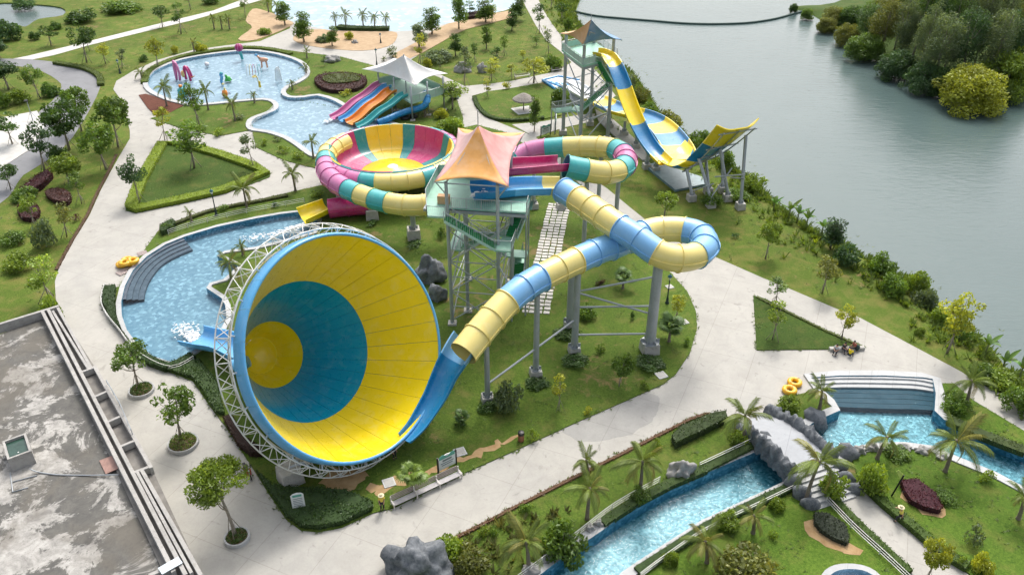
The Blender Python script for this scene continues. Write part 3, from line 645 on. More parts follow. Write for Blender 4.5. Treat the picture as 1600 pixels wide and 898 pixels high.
# ---------------------------------------------------------------- yellow and blue tube that feeds the funnel
tubeB = thing('tube_slide', 'blue and yellow tube slide looping from the tower down into the funnel', 'water slide', tuple(P(1014, 553)))
ctr = [(880, 297, 13.5), (918, 321, 13.3), (959, 350, 13.05), (997, 374, 12.4), (1029, 396, 11.7), (1060, 404, 11.3), (1090, 398, 11.1), (1103, 382, 11.0), (1092, 366, 10.95), (1066, 359, 10.9), (1047, 358, 10.9), (1020, 360, 10.85), (990, 371, 10.8), (960, 384, 10.75), (940, 390, 10.75), (907, 404, 10.7), (867, 423, 10.6), (832, 441, 10.4), (809, 457, 10.15), (785, 479, 9.6), (751, 518, 8.6), (724, 552, 7.7)]
pathB = px_path(ctr, 0.3)
patB = [(G_tblu, 1), (G_lemon, 3), (G_tblu, 2), (G_lemon, 2), (G_tblu, 3), (G_lemon, 2), (G_tblu, 2), (G_tblu, 2), (G_lemon, 2), (G_tblu, 2), (G_lemon, 3)]
tube_slide(tubeB, pathB, 1.3, patB)
for (bx, by, tx, ty, tz, r) in ((1014, 550, 0, 0, 10.2, 0.55), (897, 552, 0, 0, 9.6, 0.36), (837, 588, 0, 0, 9.4, 0.3), (762, 629, 0, 0, 7.9, 0.27), (890, 512, 0, 0, 9.6, 0.4)):
    g = P(bx, by); column(tubeB, (g.x, g.y), (g.x, g.y, tz), r, r * 0.85, foot=1.75 if r > 0.5 else 1.2, fh=1.3 if r > 0.5 else 0.9)
g1, g2, g3, g4 = [P(*q) for q in ((1014, 550), (897, 552), (837, 588), (762, 629))]
def up(g, z): return Vector((g.x, g.y, z))
bars(tubeB, [(up(g2, 5.6), up(g1, 5.6)), (up(g2, 2.3), up(g1, 2.3)), (up(g2, 7.3), up(g1, 4.6)), (up(g3, 3.4), up(g2, 4.2)), (up(g4, 2.2), up(g3, 3.4)), (up(g2, 7.4), up(g1, 9.0))], 0.1)
# launch troughs on the tower and the drop into the funnel
trough_slide(tubeB, px_path([(738, 305, 13.5), (770, 303, 13.4), (810, 299, 13.2), (845, 298, 13.0), (880, 298, 12.65)]), 2.9, 0.95, [(G_blu, 2), (G_cyan, 2), (G_lemon, 1)], 'launch_trough', flat=0.45)
def on_mouth(x, y, k):
    """point k metres in front of the funnel mouth seen at a pixel"""
    c0 = Vector((0, 0, CAM_H)); d = P(x, y, 0) - c0; return c0 + d * ((FC + NAX * k - c0).dot(NAX) / d.dot(NAX))
fin = [P(735, 538, 7.1), P(727, 548, 6.75), on_mouth(711, 572, 1.9), on_mouth(698, 596, 1.3), on_mouth(685, 621, 0.8), on_mouth(669, 646, 0.45), on_mouth(652, 670, 0.25), on_mouth(634, 688, 0.15)]
trough_slide(tubeB, resample(smooth(fin, 6, False), 0.3), lambda t: 2.8 - 1.5 * t, lambda t: 1.15 - 0.7 * t, [(G_tblu, 1), (G_blu, 4)], 'drop_trough', flat=0.8)
# ---------------------------------------------------------------- bowl slide
BC = P(611, 229, 5.7); BR = 95 * mpp(BC)
bowl = thing('bowl_slide', 'pink, teal and yellow bowl slide wrapped by its own tube', 'water slide', (BC.x, BC.y, 0))
PAT = [G_teal, G_ylw, G_ylw, G_ylw, G_teal, G_pink, G_pink, G_pink]
prof = [(BR + 0.25, 5.62), (BR + 0.05, 5.72), (BR, 5.7), (BR * 0.975, 5.0), (BR * 0.95, 4.1), (BR * 0.915, 3.1), (BR * 0.86, 2.62), (BR * 0.78, 2.4), (BR * 0.54, 2.0)]
NPN = 28
def bowl_panel(i, prof, mat, name, n_sec=NPN, th=0.1, k=4, a_c=79):
    a0 = R(a_c) + (i - 0.5) * 2 * math.pi / n_sec; g = 0.0022; vs = []; m = len(prof)
    for off in (0, th):
        for q in range(k + 1):
            a = a0 + g + (2 * math.pi / n_sec - 2 * g) * q / k
            for r, z in prof: vs.append(Vector((BC.x + (r + off * 0.8) * math.cos(a), BC.y + (r + off * 0.8) * math.sin(a), z - off * 0.6)))
    N = (k + 1) * m; fs = []
    for q in range(k):
        for j in range(m - 1):
            f = (q * m + j, q * m + j + 1, (q + 1) * m + j + 1, (q + 1) * m + j); fs += [f, tuple(N + x for x in f[::-1])]
        fs += [(q * m, (q + 1) * m, N + (q + 1) * m, N + q * m), (q * m + m - 1, N + q * m + m - 1, N + (q + 1) * m + m - 1, (q + 1) * m + m - 1)]
    for j in range(m - 1): fs += [(j, N + j, N + j + 1, j + 1), (k * m + j, k * m + j + 1, N + k * m + j + 1, N + k * m + j)]
    MB().add(vs, fs).build(name, mat, bowl, smooth=True, auto=35)
seq = []
cols = [G_pink, G_ylw, G_pink, G_ylw, G_pink, G_ylw, G_ylw]      # clockwise from the back teal stripe the next field is pink
for gidx in range(7):
    seq.append(G_teal); seq += [[G_ylw, G_pink, G_ylw, G_pink, G_ylw, G_ylw, G_pink][gidx]] * 3
for i in range(NPN): bowl_panel(i, prof, seq[i], 'bowl_panel')
for i in range(12): bowl_panel(i, [(BR * 0.538, 2.0), (BR * 0.3, 2.2), (BR * 0.09, 2.75)], G_ylw, 'floor_panel', 12)
seq2 = [{G_teal: G_bteal, G_ylw: G_lemon, G_pink: G_rose}[q] for q in seq]
for i in range(NPN):                                  # bulging outer skin of the bowl, ribbed at each joint
    ac = (79 - 27 + i * 360 / NPN) % 360
    if 150 < ac < 196: continue
    pr_ = [(BR + 0.5 + 1.22 * math.cos(R(t)), 4.33 + 1.22 * math.sin(R(t))) for t in range(115, -100, -20)]
    bowl_panel(i, pr_, seq2[i], 'skin_panel', th=-0.05, a_c=52)
    a = R(ac - 180 / NPN); MB().line([Vector((BC.x + (BR + 0.5 + 1.27 * math.cos(R(t))) * math.cos(a), BC.y + (BR + 0.5 + 1.27 * math.cos(R(t))) * math.sin(a), 4.33 + 1.27 * math.sin(R(t)))) for t in range(105, -90, -15)], 0.055, 5).build('rib', seq2[i], bowl, smooth=True)
MB().lathe((BC.x, BC.y, 0), [(BR * 0.09, 2.75), (BR * 0.05, 2.95), (0.02, 3.0)], 16).build('hub', G_white, bowl, smooth=True)
MB().line([Vector((BC.x + (BR + 0.3) * math.cos(6.28318 * q / 72), BC.y + (BR + 0.3) * math.sin(6.28318 * q / 72), 5.6)) for q in range(73)], 0.08, 6).build('rim_ring', G_teal, bowl, smooth=True)
for q in range(8):
    a = q * math.pi / 4 + 0.2; pz = Vector((BC.x + BR * 0.8 * math.cos(a), BC.y + BR * 0.8 * math.sin(a), 0)); column(bowl, (pz.x, pz.y), (pz.x, pz.y, 2.3), 0.18, foot=1.0, fh=0.6)
trough_slide(bowl, px_path([(515, 327, 0.9), (500, 334, 0.75), (486, 340, 0.55), (474, 345, 0.35)]), lambda t: 2.6 + 1.2 * t, 1.1, [(G_yel, 2)], 'exit_trough', flat=0.7)
tube_slide(bowl, px_path([(611, 285, 1.55), (580, 316, 1.75), (556, 321, 1.65), (536, 323, 1.55), (514, 326, 1.4)]), 1.3, [(G_teal, 3), (G_pink, 2)], 'exit_tube')
# tube from the tower, once round the bowl
tubeP = thing('tube_slide', 'pink, teal and yellow tube slide curling from the tower around the bowl', 'water slide', tuple(P(890, 330)))
c1 = [P(*q) for q in ((884, 260, 12.7), (914, 266, 12.1), (944, 270, 11.5), (967, 266, 11.0), (978, 255, 10.6), (974, 241, 10.2), (956, 232, 9.9), (930, 229, 9.6), (900, 229, 9.2), (867, 231, 8.8), (835, 235, 8.3), (808, 245, 7.7), (775, 265, 7.0), (740, 289, 6.3), (704, 308, 5.8), (668, 319, 5.3), (639, 321, 5.1), (607, 317, 5.0), (580, 310, 4.95), (552, 300, 4.9), (527, 287, 4.85), (511, 270, 4.8))]
for i, dg in enumerate(range(184, 144, -13)):
    a = R(dg); c1.append(Vector((BC.x + (BR + 0.62 - 0.04 * i) * math.cos(a), BC.y + (BR + 0.62 - 0.04 * i) * math.sin(a), 4.45 - 0.03 * i)))
pathP = resample(smooth(c1, 6, False), 0.35)
patP = [(G_bteal, 1), (G_lemon, 2), (G_bteal, 1), (G_rose, 2), (G_bteal, 1), (G_lemon, 3), (G_bteal, 1), (G_rose, 2), (G_bteal, 2), (G_rose, 3), (G_lemon, 3), (G_bteal, 1), (G_lemon, 1), (G_bteal, 1), (G_rose, 4), (G_bteal, 1), (G_lemon, 3)]
tube_slide(tubeP, pathP, 1.3, patP)
trough_slide(tubeP, px_path([(775, 270, 13.6), (800, 268, 13.5), (830, 266, 13.2), (856, 264, 12.7), (882, 262, 12.2)]), 2.8, 1.0, [(G_pink, 3)], 'launch_trough', flat=0.45)
for (bx, by, tz, r) in ((647, 373, 3.75, 0.33), (582, 342, 3.6, 0.33), (536, 322, 3.5, 0.3)):
    g = P(bx, by); column(tubeP, (g.x, g.y), (g.x, g.y, tz), r, foot=1.7, fh=1.5)
for x_, y_, z_ in ((918, 268, 12.0), (968, 262, 10.9), (940, 230, 9.7), (880, 230, 8.9), (835, 236, 8.3)):
    g = P(x_, y_, z_); column(tubeP, (g.x, g.y), (g.x, g.y, z_ - 1.3), 0.26, foot=1.3, fh=0.9)
# ---------------------------------------------------------------- central tower
TF = P(707, 507); TU = Vector((0.99, -0.14, 0)); TV = Vector((0.14, 0.99, 0))
def T(a, b_, z): return Vector((TF.x, TF.y, 0)) + TU * a + TV * b_ + Vector((0, 0, z))
tower = thing('slide_tower', 'tall steel slide tower with orange and pink tent roof and green stairs', 'tower', (TF.x, TF.y, 0))
DZ = 13.0
for a, b_ in ((0, 0), (5.0, 0), (0, 9.2), (5.0, 9.2), (1.2, 2.6), (6.0, 3.0)):
    q = T(a, b_, 0); footing(tower, (q.x, q.y, -0.3), 1.0, 0.35); full = b_ in (0, 9.2)
    MB().cyl(q + Vector((0, 0, 0.3)), T(a, b_, 16.6 if full else DZ - 0.2), 0.2, 0.17, 12).build('post', M_steel, tower, smooth=True, auto=30)
segs = []
for z0, z1 in ((0.6, 4.2), (4.2, 7.8), (7.8, 11.4)):
    for A_, B_ in (((0, 0), (5, 0)), ((0, 9.2), (5, 9.2)), ((0, 0), (0, 9.2)), ((5, 0), (5, 9.2))):
        segs += [(T(*A_, z1), T(*B_, z1)), (T(*A_, z0), T(*B_, z1)), (T(*B_, z0), T(*A_, z1))]
bars(tower, segs, 0.065)
bars(tower, [(T(0, 0, z), T(5, 0, z)) for z in (2.4, 6.0)], 0.06)
deck(tower, [T(-1.9, -0.5, 0), T(-0.1, -0.5, 0), T(-0.1, 1.6, 0), T(7.6, 1.6, 0), T(7.6, 9.6, 0), T(-2.9, 9.6, 0), T(-2.9, 3.2, 0)], DZ + 0.05)
MB().box(T(2.4, 5.6, DZ - 0.35), (10.4, 8.2, 0.3), -0.14).build('deck_frame', M_steel, tower)
railing(tower, [T(-0.1, -0.5, DZ), T(-1.9, -0.5, DZ), T(-2.9, 3.2, DZ), T(-2.9, 9.6, DZ), T(2.8, 9.6, DZ)], 1.15, 0.2)
railing(tower, [T(0.1, 1.6, DZ), T(7.6, 1.6, DZ), T(7.6, 3.2, DZ)], 1.15, 0.2)
for p0, p1 in ((T(-2.9, 3.2, DZ), T(-2.9, 9.5, DZ)), (T(-2.9, 9.5, DZ), T(2.0, 9.5, DZ))):   # green wind screen behind the queue
    MB().add([p0, p1, p1 + Vector((0, 0, 1.1)), p0 + Vector((0, 0, 1.1))], [(0, 1, 2, 3)]).build('screen_panel', M_mesh, tower).modifiers.new('t', 'SOLIDIFY').thickness = 0.04
# launch pool is part of the flume; stairs
stair(tower, T(4.9, -0.55, 10.15), T(-0.1, -0.55, DZ), 1.3)
deck(tower, [T(4.9, -1.2, 0), T(6.5, -1.2, 0), T(6.5, 1.6, 0), T(5.2, 1.6, 0), T(4.9, 0.1, 0)], 10.15, name='landing')
railing(tower, [T(4.9, -1.2, 10.15), T(6.5, -1.2, 10.15), T(6.6, 1.5, 10.15)], 1.1, 0.2)
stair(tower, T(6.1, 1.6, 10.15), T(6.9, 4.6, 12.0), 1.3)
deck(tower, [T(6.0, 4.6, 0), T(7.8, 4.6, 0), T(7.8, 6.4, 0), T(6.0, 6.4, 0)], 12.0, name='landing')
stair(tower, T(0.6, 3.4, 7.6), T(4.6, 3.4, 9.6), 1.1); stair(tower, T(4.9, 6.4, 5.6), T(0.9, 6.4, 7.6), 1.1)
deck(tower, [T(-0.8, 2.8, 0), T(0.6, 2.8, 0), T(0.6, 7.0, 0), T(-0.8, 7.0, 0)], 7.6, name='landing')
deck(tower, [T(4.6, 2.8, 0), T(6.6, 2.8, 0), T(6.6, 4.2, 0), T(4.6, 4.2, 0)], 9.6, name='landing')
deck(tower, [T(4.9, 5.6, 0), T(7.2, 5.6, 0), T(7.2, 7.2, 0), T(4.9, 7.2, 0)], 5.6, name='landing')
sl_ = P(812, 411, 2.6); sg_ = P(809, 446, 0.15)
deck(tower, [sl_ + Vector((-0.7, 0, 0)), sl_ + Vector((0.7, 0, 0)), sl_ + Vector((0.7, 1.3, 0)), sl_ + Vector((-0.7, 1.3, 0))], 2.6, name='landing')
stair(tower, sl_ + Vector((-0.4, 1.3, 0)), T(6.0, 7.2, 5.5), 1.2)
stair(tower, sg_, sl_, 1.2)
bars(tower, [(T(6.2, 1.3, 0.1), T(6.2, 1.3, 10)), (T(7.5, 2.6, 0.1), T(7.5, 2.6, 12)), (T(6.4, -1.1, 6.0), T(5.0, 0, 7.8)), (T(7.2, 7.1, 0.1), T(7.2, 7.1, 12))], 0.09)
MB().box(T(-0.9, 2.6, DZ + 0.45), (1.2, 0.7, 0.9), -0.14).build('locker', K_tan, tower)
RC = [P(678, 284, 16.9), P(795, 292, 16.9), P(820, 207, 16.9), P(716, 200, 16.9)]
apx = P(747, 198, 20.4)
tent(tower, apx, RC, [K_org, K_pink, K_org, K_mauve], 0.16, 1.7)
MB().cyl(apx - Vector((0, 0, 0.4)), apx + Vector((0, 0, 1.7)), 0.05, n=6).build('mast', M_steel, tower)
for k_, q in enumerate(RC):
    c0 = T(*((0, 0), (5, 0), (5, 9.2), (0, 9.2))[k_], 16.5); bars(tower, [(c0, q + Vector((0, 0, -0.05))), (c0 - Vector((0, 0, 1.3)), c0.lerp(q, 0.8) - Vector((0, 0, 0.1)))], 0.06, 'canopy_arm')
bars(tower, [(T(*a, 16.45), T(*b_, 16.45)) for a, b_ in (((0, 0), (5, 0)), ((5, 0), (5, 9.2)), ((5, 9.2), (0, 9.2)), ((0, 9.2), (0, 0)))], 0.07, 'canopy_beam')
for a, b_ in ((0, 0), (5, 0), (5, 9.2), (0, 9.2)): bars(tower, [(T(a, b_, 16.45), apx - Vector((0, 0, 0.5)))], 0.05, 'canopy_beam')
# ---------------------------------------------------------------- far tower with the boomerang ramp
FT = [Vector((8.3, 127.2, 0)), Vector((10.5, 120.0, 0)), Vector((15.2, 124.0, 0)), Vector((13.0, 131.2, 0))]      # left, front, right, back
ftower = thing('slide_tower', 'steel slide tower by the lake with blue and orange tent roof', 'tower', tuple((FT[0] + FT[2]) / 2))
FZ = 13.6
for q in FT:
    footing(ftower, (q.x, q.y, -0.3), 1.3, 0.7); MB().cyl(q + Vector((0, 0, 0.6)), q + Vector((0, 0, 16.3)), 0.3, 0.24, 12).build('post', M_steel, ftower, smooth=True, auto=30)
segs = []
for z0, z1 in ((0.8, 4.8), (4.8, 8.8), (8.8, 12.8)):
    for i in range(4):
        a, c = FT[i], FT[(i + 1) % 4]; segs += [(up(a, z1), up(c, z1)), (up(a, z0), up(c, z1)) if i % 2 else (up(c, z0), up(a, z1))]
bars(ftower, segs, 0.09)
ctrF = sum(FT, Vector()) / 4
dk = [q + (q - ctrF).normalized() * 0.7 for q in FT]; deck(ftower, dk, FZ, M_deck, 0.3)
MB().prism([(q.x, q.y) for q in [q + (q - ctrF).normalized() * 0.4 for q in FT]], FZ - 0.75, FZ - 0.32).build('deck_frame', M_steel, ftower)
for i in range(4):
    a, c = up(dk[i], FZ), up(dk[(i + 1) % 4], FZ)
    if i == 1: c = a.lerp(c, 0.35)
    railing(ftower, [a, c], 1.2, 0.2)
    if i in (0, 3, 1): MB().add([a + (c - a) * 0.02 + Vector((0, 0, 0.1)), c + Vector((0, 0, 0.1)), c + Vector((0, 0, 1.0)), a + (c - a) * 0.02 + Vector((0, 0, 1.0))], [(0, 1, 2, 3)]).build('screen_panel', M_mesh, ftower).modifiers.new('t', 'SOLIDIFY').thickness = 0.04
stair(ftower, P(955, 131, 9.3), P(935, 97, FZ), 1.2)
deck(ftower, [P(950, 133, 9.3), P(962, 131, 9.3), P(957, 122, 9.3), P(946, 124, 9.3)], 9.3, name='landing')
stair(ftower, P(908, 170, 5.6), P(953, 130, 9.2), 1.4)
deck(ftower, [P(893, 172, 5.6), P(907, 175, 5.6), P(912, 168, 5.6), P(898, 164, 5.6)], 5.6, name='landing')
wk = [P(862, 170, 3.6), P(868, 176, 3.6), P(898, 173, 5.5), P(893, 166, 5.5)]
MB().add(wk + [q - Vector((0, 0, 0.15)) for q in wk], [(0, 1, 2, 3), (7, 6, 5, 4), (0, 4, 5, 1), (1, 5, 6, 2), (2, 6, 7, 3), (3, 7, 4, 0)]).build('ramp', M_deck, ftower)
railing(ftower, [wk[3], wk[0], wk[1], wk[2]], 1.1, 0.2)
for q in (wk[0], wk[1]): bars(ftower, [(Vector((q.x, q.y, 0)), q)], 0.1, 'post')
FRC = [P(874.7, 52, 17.2), P(910, 70, 17.2), P(972, 62, 17.2)]; FRC.append(FRC[0] + FRC[2] - FRC[1] + Vector((0, 0.5, 0)))
fap = sum(FRC, Vector()) / 4; fap.z = 20.6
tent(ftower, P(923.5, 32, 20.9), FRC, [K_tan, K_blue, K_blue, K_tan], 0.13, 1.6)
fa = P(923.5, 32, 20.9); MB().cyl(fa - Vector((0, 0, 0.5)), fa + Vector((0, 0, 0.9)), 0.05, n=6).build('mast', M_steel, ftower)
for k_, q in enumerate(FRC): bars(ftower, [(up(FT[k_], 16.25), q - Vector((0, 0, 0.12))), (up(FT[k_], 16.2), fa - Vector((0, 0, 1.6)))], 0.07, 'canopy_arm')
ramp_s = thing('boomerang_slide', 'yellow and blue half-pipe slide plunging from the lakeside tower to a high ramp', 'water slide', tuple(P(1060, 290)))
steep = [(931, 86, 13.9), (938, 86.5, 13.95), (948, 91, 13.7), (959, 106, 12.9), (969, 130, 11.3), (981, 164, 9.0), (994, 196, 6.9), (1008, 222, 5.3), (1022, 241, 4.3), (1038, 257, 3.75)]
trough_slide(ramp_s, px_path(steep), 2.3, 0.75, [(G_yel, 2), (G_blu, 2), (G_yel, 3), (G_blu, 3), (G_yel, 1)], 'plunge_segment', flat=0.75)
eL = smooth([P(*q) for q in ((1026, 258, 3.9), (1043, 267, 3.55), (1059, 268, 3.6), (1074, 262, 4.2), (1088, 249, 5.4), (1104, 232, 7.8), (1126, 205, 11.7))], 6, False)
eR = smooth([P(*q) for q in ((1066, 228, 3.9), (1075, 237, 3.6), (1090, 245, 3.6), (1110, 244, 4.2), (1131, 236, 5.4), (1154, 221, 7.8), (1187, 195, 11.7))], 6, False)
def ramp_piece(i0, i1, mat):
    b = MB(); rows = []; nx = 14
    for i in range(i0, i1 + 1):
        a, c = eL[i], eR[i]; t = eL[min(i + 1, 36)] - eL[max(i - 1, 0)]; up_ = (c - a).cross(t).normalized(); up_ = up_ if up_.z > 0 else -up_
        row = []
        for th in (0, 0.14):
            for q in range(nx + 1):
                s_ = q / nx; w = abs(2 * s_ - 1) ** 4 * 0.95; row.append(a.lerp(c, s_) + up_ * (w - th) + (a - c).normalized() * (0.22 * (1 if q == 0 else -1 if q == nx else 0)))
        rows.append(row)
    m = 2 * (nx + 1); vs = [q for r_ in rows for q in r_]; fs = []
    for j in range(len(rows) - 1):
        for q in range(nx):
            fs += [(j * m + q, j * m + q + 1, (j + 1) * m + q + 1, (j + 1) * m + q), (j * m + nx + 1 + q, (j + 1) * m + nx + 1 + q, (j + 1) * m + nx + 2 + q, j * m + nx + 2 + q)]
        fs += [(j * m, (j + 1) * m, (j + 1) * m + nx + 1, j * m + nx + 1), (j * m + nx, j * m + 2 * nx + 1, (j + 1) * m + 2 * nx + 1, (j + 1) * m + nx)]
    for j in (0, len(rows) - 1): fs += [(j * m + q, j * m + q + 1, j * m + nx + 2 + q, j * m + nx + 1 + q) for q in range(nx)]
    b.add(vs, fs).build('ramp_segment', mat, ramp_s, smooth=True, auto=35)
for i0, i1, m_ in ((0, 9, G_yel), (9, 14, G_blu), (14, 21, G_yel), (21, 30, G_blu), (30, 36, G_yel)): ramp_piece(i0, i1, m_)
outp = [(1061, 249, 3.62), (1057, 236, 3.8), (1043, 215, 4.0), (1025, 197, 3.9), (1002, 185, 3.7), (968, 176, 3.1), (940, 163, 2.3), (918, 152, 1.5), (902, 142, 0.9), (888, 133, 0.5)]
trough_slide(ramp_s, px_path(outp), lambda t: 4.5 - 0.9 * t, lambda t: 0.95 - 0.3 * t, [(G_yel, 1), (G_blu, 1), (G_yel, 1), (G_blu, 1), (G_yel, 1), (G_blu, 1), (G_yel, 1), (G_white, 3)], 'return_segment', flat=0.6)
for i, f, (bx, by) in ((17, 0.05, (1080, 313)), (17, 0.9, (1106, 302)), (25, 0.05, (1110, 323)), (24, 0.95, (1128, 300)), (29, 0.5, (1136, 313)), (33, 0.9, (1156, 326))):
    g = P(bx, by); t = eL[i].lerp(eR[i], f) - Vector((0, 0, 0.25)); column(ramp_s, (g.x, g.y), t, 0.22, foot=1.2, fh=0.9)
for i in (15, 20, 25, 30, 35): bars(ramp_s, [(eL[i] - Vector((0, 0, 0.25)), eR[i] - Vector((0, 0, 0.25)))], 0.1, 'cross_beam')
for f in (0.1, 0.5, 0.9): MB().line([eL[i].lerp(eR[i], f) - Vector((0, 0, 0.38)) for i in range(14, 37, 2)], 0.09, 6).build('rail_beam', M_steel, ramp_s)
for x_, y_ in ((1010, 263), (1024, 268), (993, 232), (975, 212), (952, 200)):
    g = P(x_, y_); column(ramp_s, (g.x, g.y), (g.x, g.y, 3.3 if x_ > 1000 else 4.6 if x_ > 980 else 2.4), 0.22, foot=1.2, fh=0.8)
g1, g2, g3, g4 = [P(*q) for q in ((1080, 313), (1110, 323), (1136, 313), (1156, 326))]
bars(ramp_s, [(up(g1, 1.4), up(g2, 3.4)), (up(g2, 1.6), up(g3, 4.8)), (up(g3, 3.4), up(g4, 4.4)), (up(g2, 4.4), up(g4, 5.0))], 0.09)
basin = px([(1008, 262), (1055, 300), (1105, 290), (1098, 280), (1060, 268), (1030, 255)])
MB().prism([(q.x, q.y) for q in basin], -0.3, 0.35).build('sump', plain('sump_grey', (0.16, 0.24, 0.27), 0.4, 0.2), ramp_s)
run = px([(848, 128), (872, 122), (905, 128), (925, 160), (905, 168), (880, 150)])
MB().prism([(q.x, q.y) for q in run], -0.2, 0.32).build('runout_lane', G_white, ramp_s)
for i in range(6):
    a, c = P(853 + i * 8, 127 + i * 1.2, 0.36), P(870 + i * 8.5, 133 + i * 4.2, 0.36); MB().cyl(a, c, 0.22, n=8).build('lane_roller', G_cyan, ramp_s, smooth=True)
for e in ((0, 1), (1, 2), (3, 4), (5, 0)): a, c = run[e[0]], run[e[1]]; MB().line([Vector((a.x, a.y, 0.3)), Vector((c.x, c.y, 0.3))], 0.28, 8).build('runout_kerb', G_blu, ramp_s)
wk = px([(930, 172), (960, 190), (1000, 226), (1016, 250), (1004, 252), (975, 228), (935, 190)])
tag(MB().prism([(q.x, q.y) for q in wk], -0.3, 0.2).build('path', M_foot), kind='structure')
# ---------------------------------------------------------------- children's slide tower
KZ = 3.3
kid = thing('slide_platform', "children's slide platform under a white tent roof", 'tower', tuple(P(640, 165)))
kd = [P(592, 131, KZ), P(643, 160, KZ), P(693, 144, KZ), P(640, 120, KZ)]
deck(kid, kd, KZ, M_mesh, 0.35)
for q in kd + [(kd[0] + kd[1]) / 2, (kd[1] + kd[2]) / 2]:
    footing(kid, (q.x, q.y, -0.3), 0.9, 0.3); MB().cyl((q.x, q.y, 0.2), (q.x, q.y, 6.0), 0.14, n=8).build('post', M_steel, kid, smooth=True)
for a, c in ((kd[1], kd[2]), (kd[2], kd[3]), (kd[3], kd[0])):
    railing(kid, [up(a, KZ), up(c, KZ)], 1.1, 0.25); MB().add([up(a, KZ), up(c, KZ), up(c, KZ + 1), up(a, KZ + 1)], [(0, 1, 2, 3)]).build('screen_panel', M_mesh, kid).modifiers.new('t', 'SOLIDIFY').thickness = 0.04
stair(kid, P(712, 152, 0.1), P(690, 140, KZ), 1.4)
kc = [P(565.5, 108, 6.0), P(650, 134, 6.0), P(700, 115, 6.0)]; kc.append(kc[0] + kc[2] - kc[1])
tent(kid, P(631, 87, 9.6), kc, [K_white], 0.15, 1.6)
ka = P(631, 87, 9.6); MB().cyl((ka.x, ka.y, KZ), ka + Vector((0, 0, 0.2)), 0.1, n=8).build('mast', M_steel, kid)
for (nm, lab, m_, a, e, w) in (('open_slide', 'magenta open slide running into the childrens pool', G_rose, (596, 133), (520, 186), 1.5), ('open_slide', 'blue open slide between the magenta and orange slides', G_cyan, (608, 136), (533, 190), 1.2), ('open_slide', 'orange open slide at the white roofed platform', G_org, (614, 143), (546, 194), 2.0), ('open_slide', 'turquoise open slide nearest the bowl', G_bteal, (634, 150), (560, 200), 1.3)):
    A_ = P(*a, KZ + 0.05); E_ = P(*e, 0.2); root = thing(nm, lab, 'water slide', (E_.x, E_.y, 0), 'childrens slides')
    q = [A_, A_.lerp(E_, 0.1), A_.lerp(E_, 0.32), A_.lerp(E_, 0.55), A_.lerp(E_, 0.78), A_.lerp(E_, 0.9), E_]
    for v_, z in zip(q, (KZ + 0.1, KZ, 2.35, 1.75, 0.7, 0.35, 0.22)): v_.z = z
    trough_slide(root, resample(smooth(q, 5, False), 0.4), w, 0.55, [(m_, 6)], 'trough_segment', flat=0.5)
    for f in (0.3, 0.6):
        v_ = A_.lerp(E_, f); MB().cyl((v_.x, v_.y, -0.2), (v_.x, v_.y, (2.3 if f < 0.5 else 1.4)), 0.12, n=8).build('support', M_steel, root)
bt = thing('tube_slide', 'small dark blue tube slide curving off the white roofed platform', 'water slide', tuple(P(660, 172)), 'childrens slides')
tube_slide(bt, px_path([(665, 144, 3.9), (667, 153, 3.2), (665, 163, 2.4), (656, 169, 1.9), (640, 173, 1.6), (622, 179, 1.2), (606, 186, 0.9), (590, 192, 0.6)]), 0.55, [(G_blu, 10)], n=14, k=3, flange=0.07)
for x_, y_, z_ in ((664, 164, 1.7), (640, 173, 1.0), (610, 184, 0.4)): g = P(x_, y_, z_); MB().cyl((g.x, g.y, -0.2), (g.x, g.y, z_ + 0.1), 0.1, n=8).build('support', M_steel, bt)
# ================================================================ vegetation
def leaf_mat(name, trans=0.3, lo=0.55, hi=1.5):
    """leaf colour comes from the plant (object colour), varied leaf by leaf"""
    m, n, b, o = newmat(name); n.nodes.remove(b)
    oi = n.nodes.new('ShaderNodeObjectInfo'); at = nd(n, 'ShaderNodeAttribute', attribute_name='tint')
    k = ramp(n, at.outputs['Fac'], [(0.0, lo), (0.6, 1.0), (1.0, hi)]); c = mix(n, 1.0, oi.outputs['Color'], k, 'MULTIPLY')
    warm = mix(n, 1.0, c, (1.35, 1.12, 0.5), 'MULTIPLY'); c = mix(n, ramp(n, at.outputs['Fac'], [(0.8, 0.0), (1.0, 0.8)]), c, warm)
    d = nd(n, 'ShaderNodeBsdfDiffuse'); t = nd(n, 'ShaderNodeBsdfTranslucent'); g = nd(n, 'ShaderNodeBsdfGlossy', Roughness=0.45); g.inputs[0].default_value = (0.6, 0.65, 0.6, 1)
    n.links.new(c, d.inputs[0]); n.links.new(mix(n, 1.0, c, (1.25, 1.15, 0.5), 'MULTIPLY'), t.inputs[0])
    m1 = n.nodes.new('ShaderNodeMixShader'); m1.inputs[0].default_value = trans; n.links.new(d.outputs[0], m1.inputs[1]); n.links.new(t.outputs[0], m1.inputs[2])
    m2 = n.nodes.new('ShaderNodeMixShader'); m2.inputs[0].default_value = 0.05; n.links.new(m1.outputs[0], m2.inputs[1]); n.links.new(g.outputs[0], m2.inputs[2])
    n.links.new(m2.outputs[0], o.inputs[0]); return m
M_leaf = leaf_mat('leaves', 0.42); M_frond = leaf_mat('palm_leaflets', 0.2)
M_bark = ground_mat('grey_bark', (0.19, 0.165, 0.13), (0.38, 0.34, 0.285), 5.0, 0.6); M_palmbark = ground_mat('palm_bark', (0.16, 0.13, 0.10), (0.30, 0.26, 0.21), 4.0, 0.7)
M_mulch = ground_mat('dry_mulch', (0.10, 0.075, 0.045), (0.21, 0.16, 0.095), 6.0, 0.8)
NR = np.random.default_rng(11)
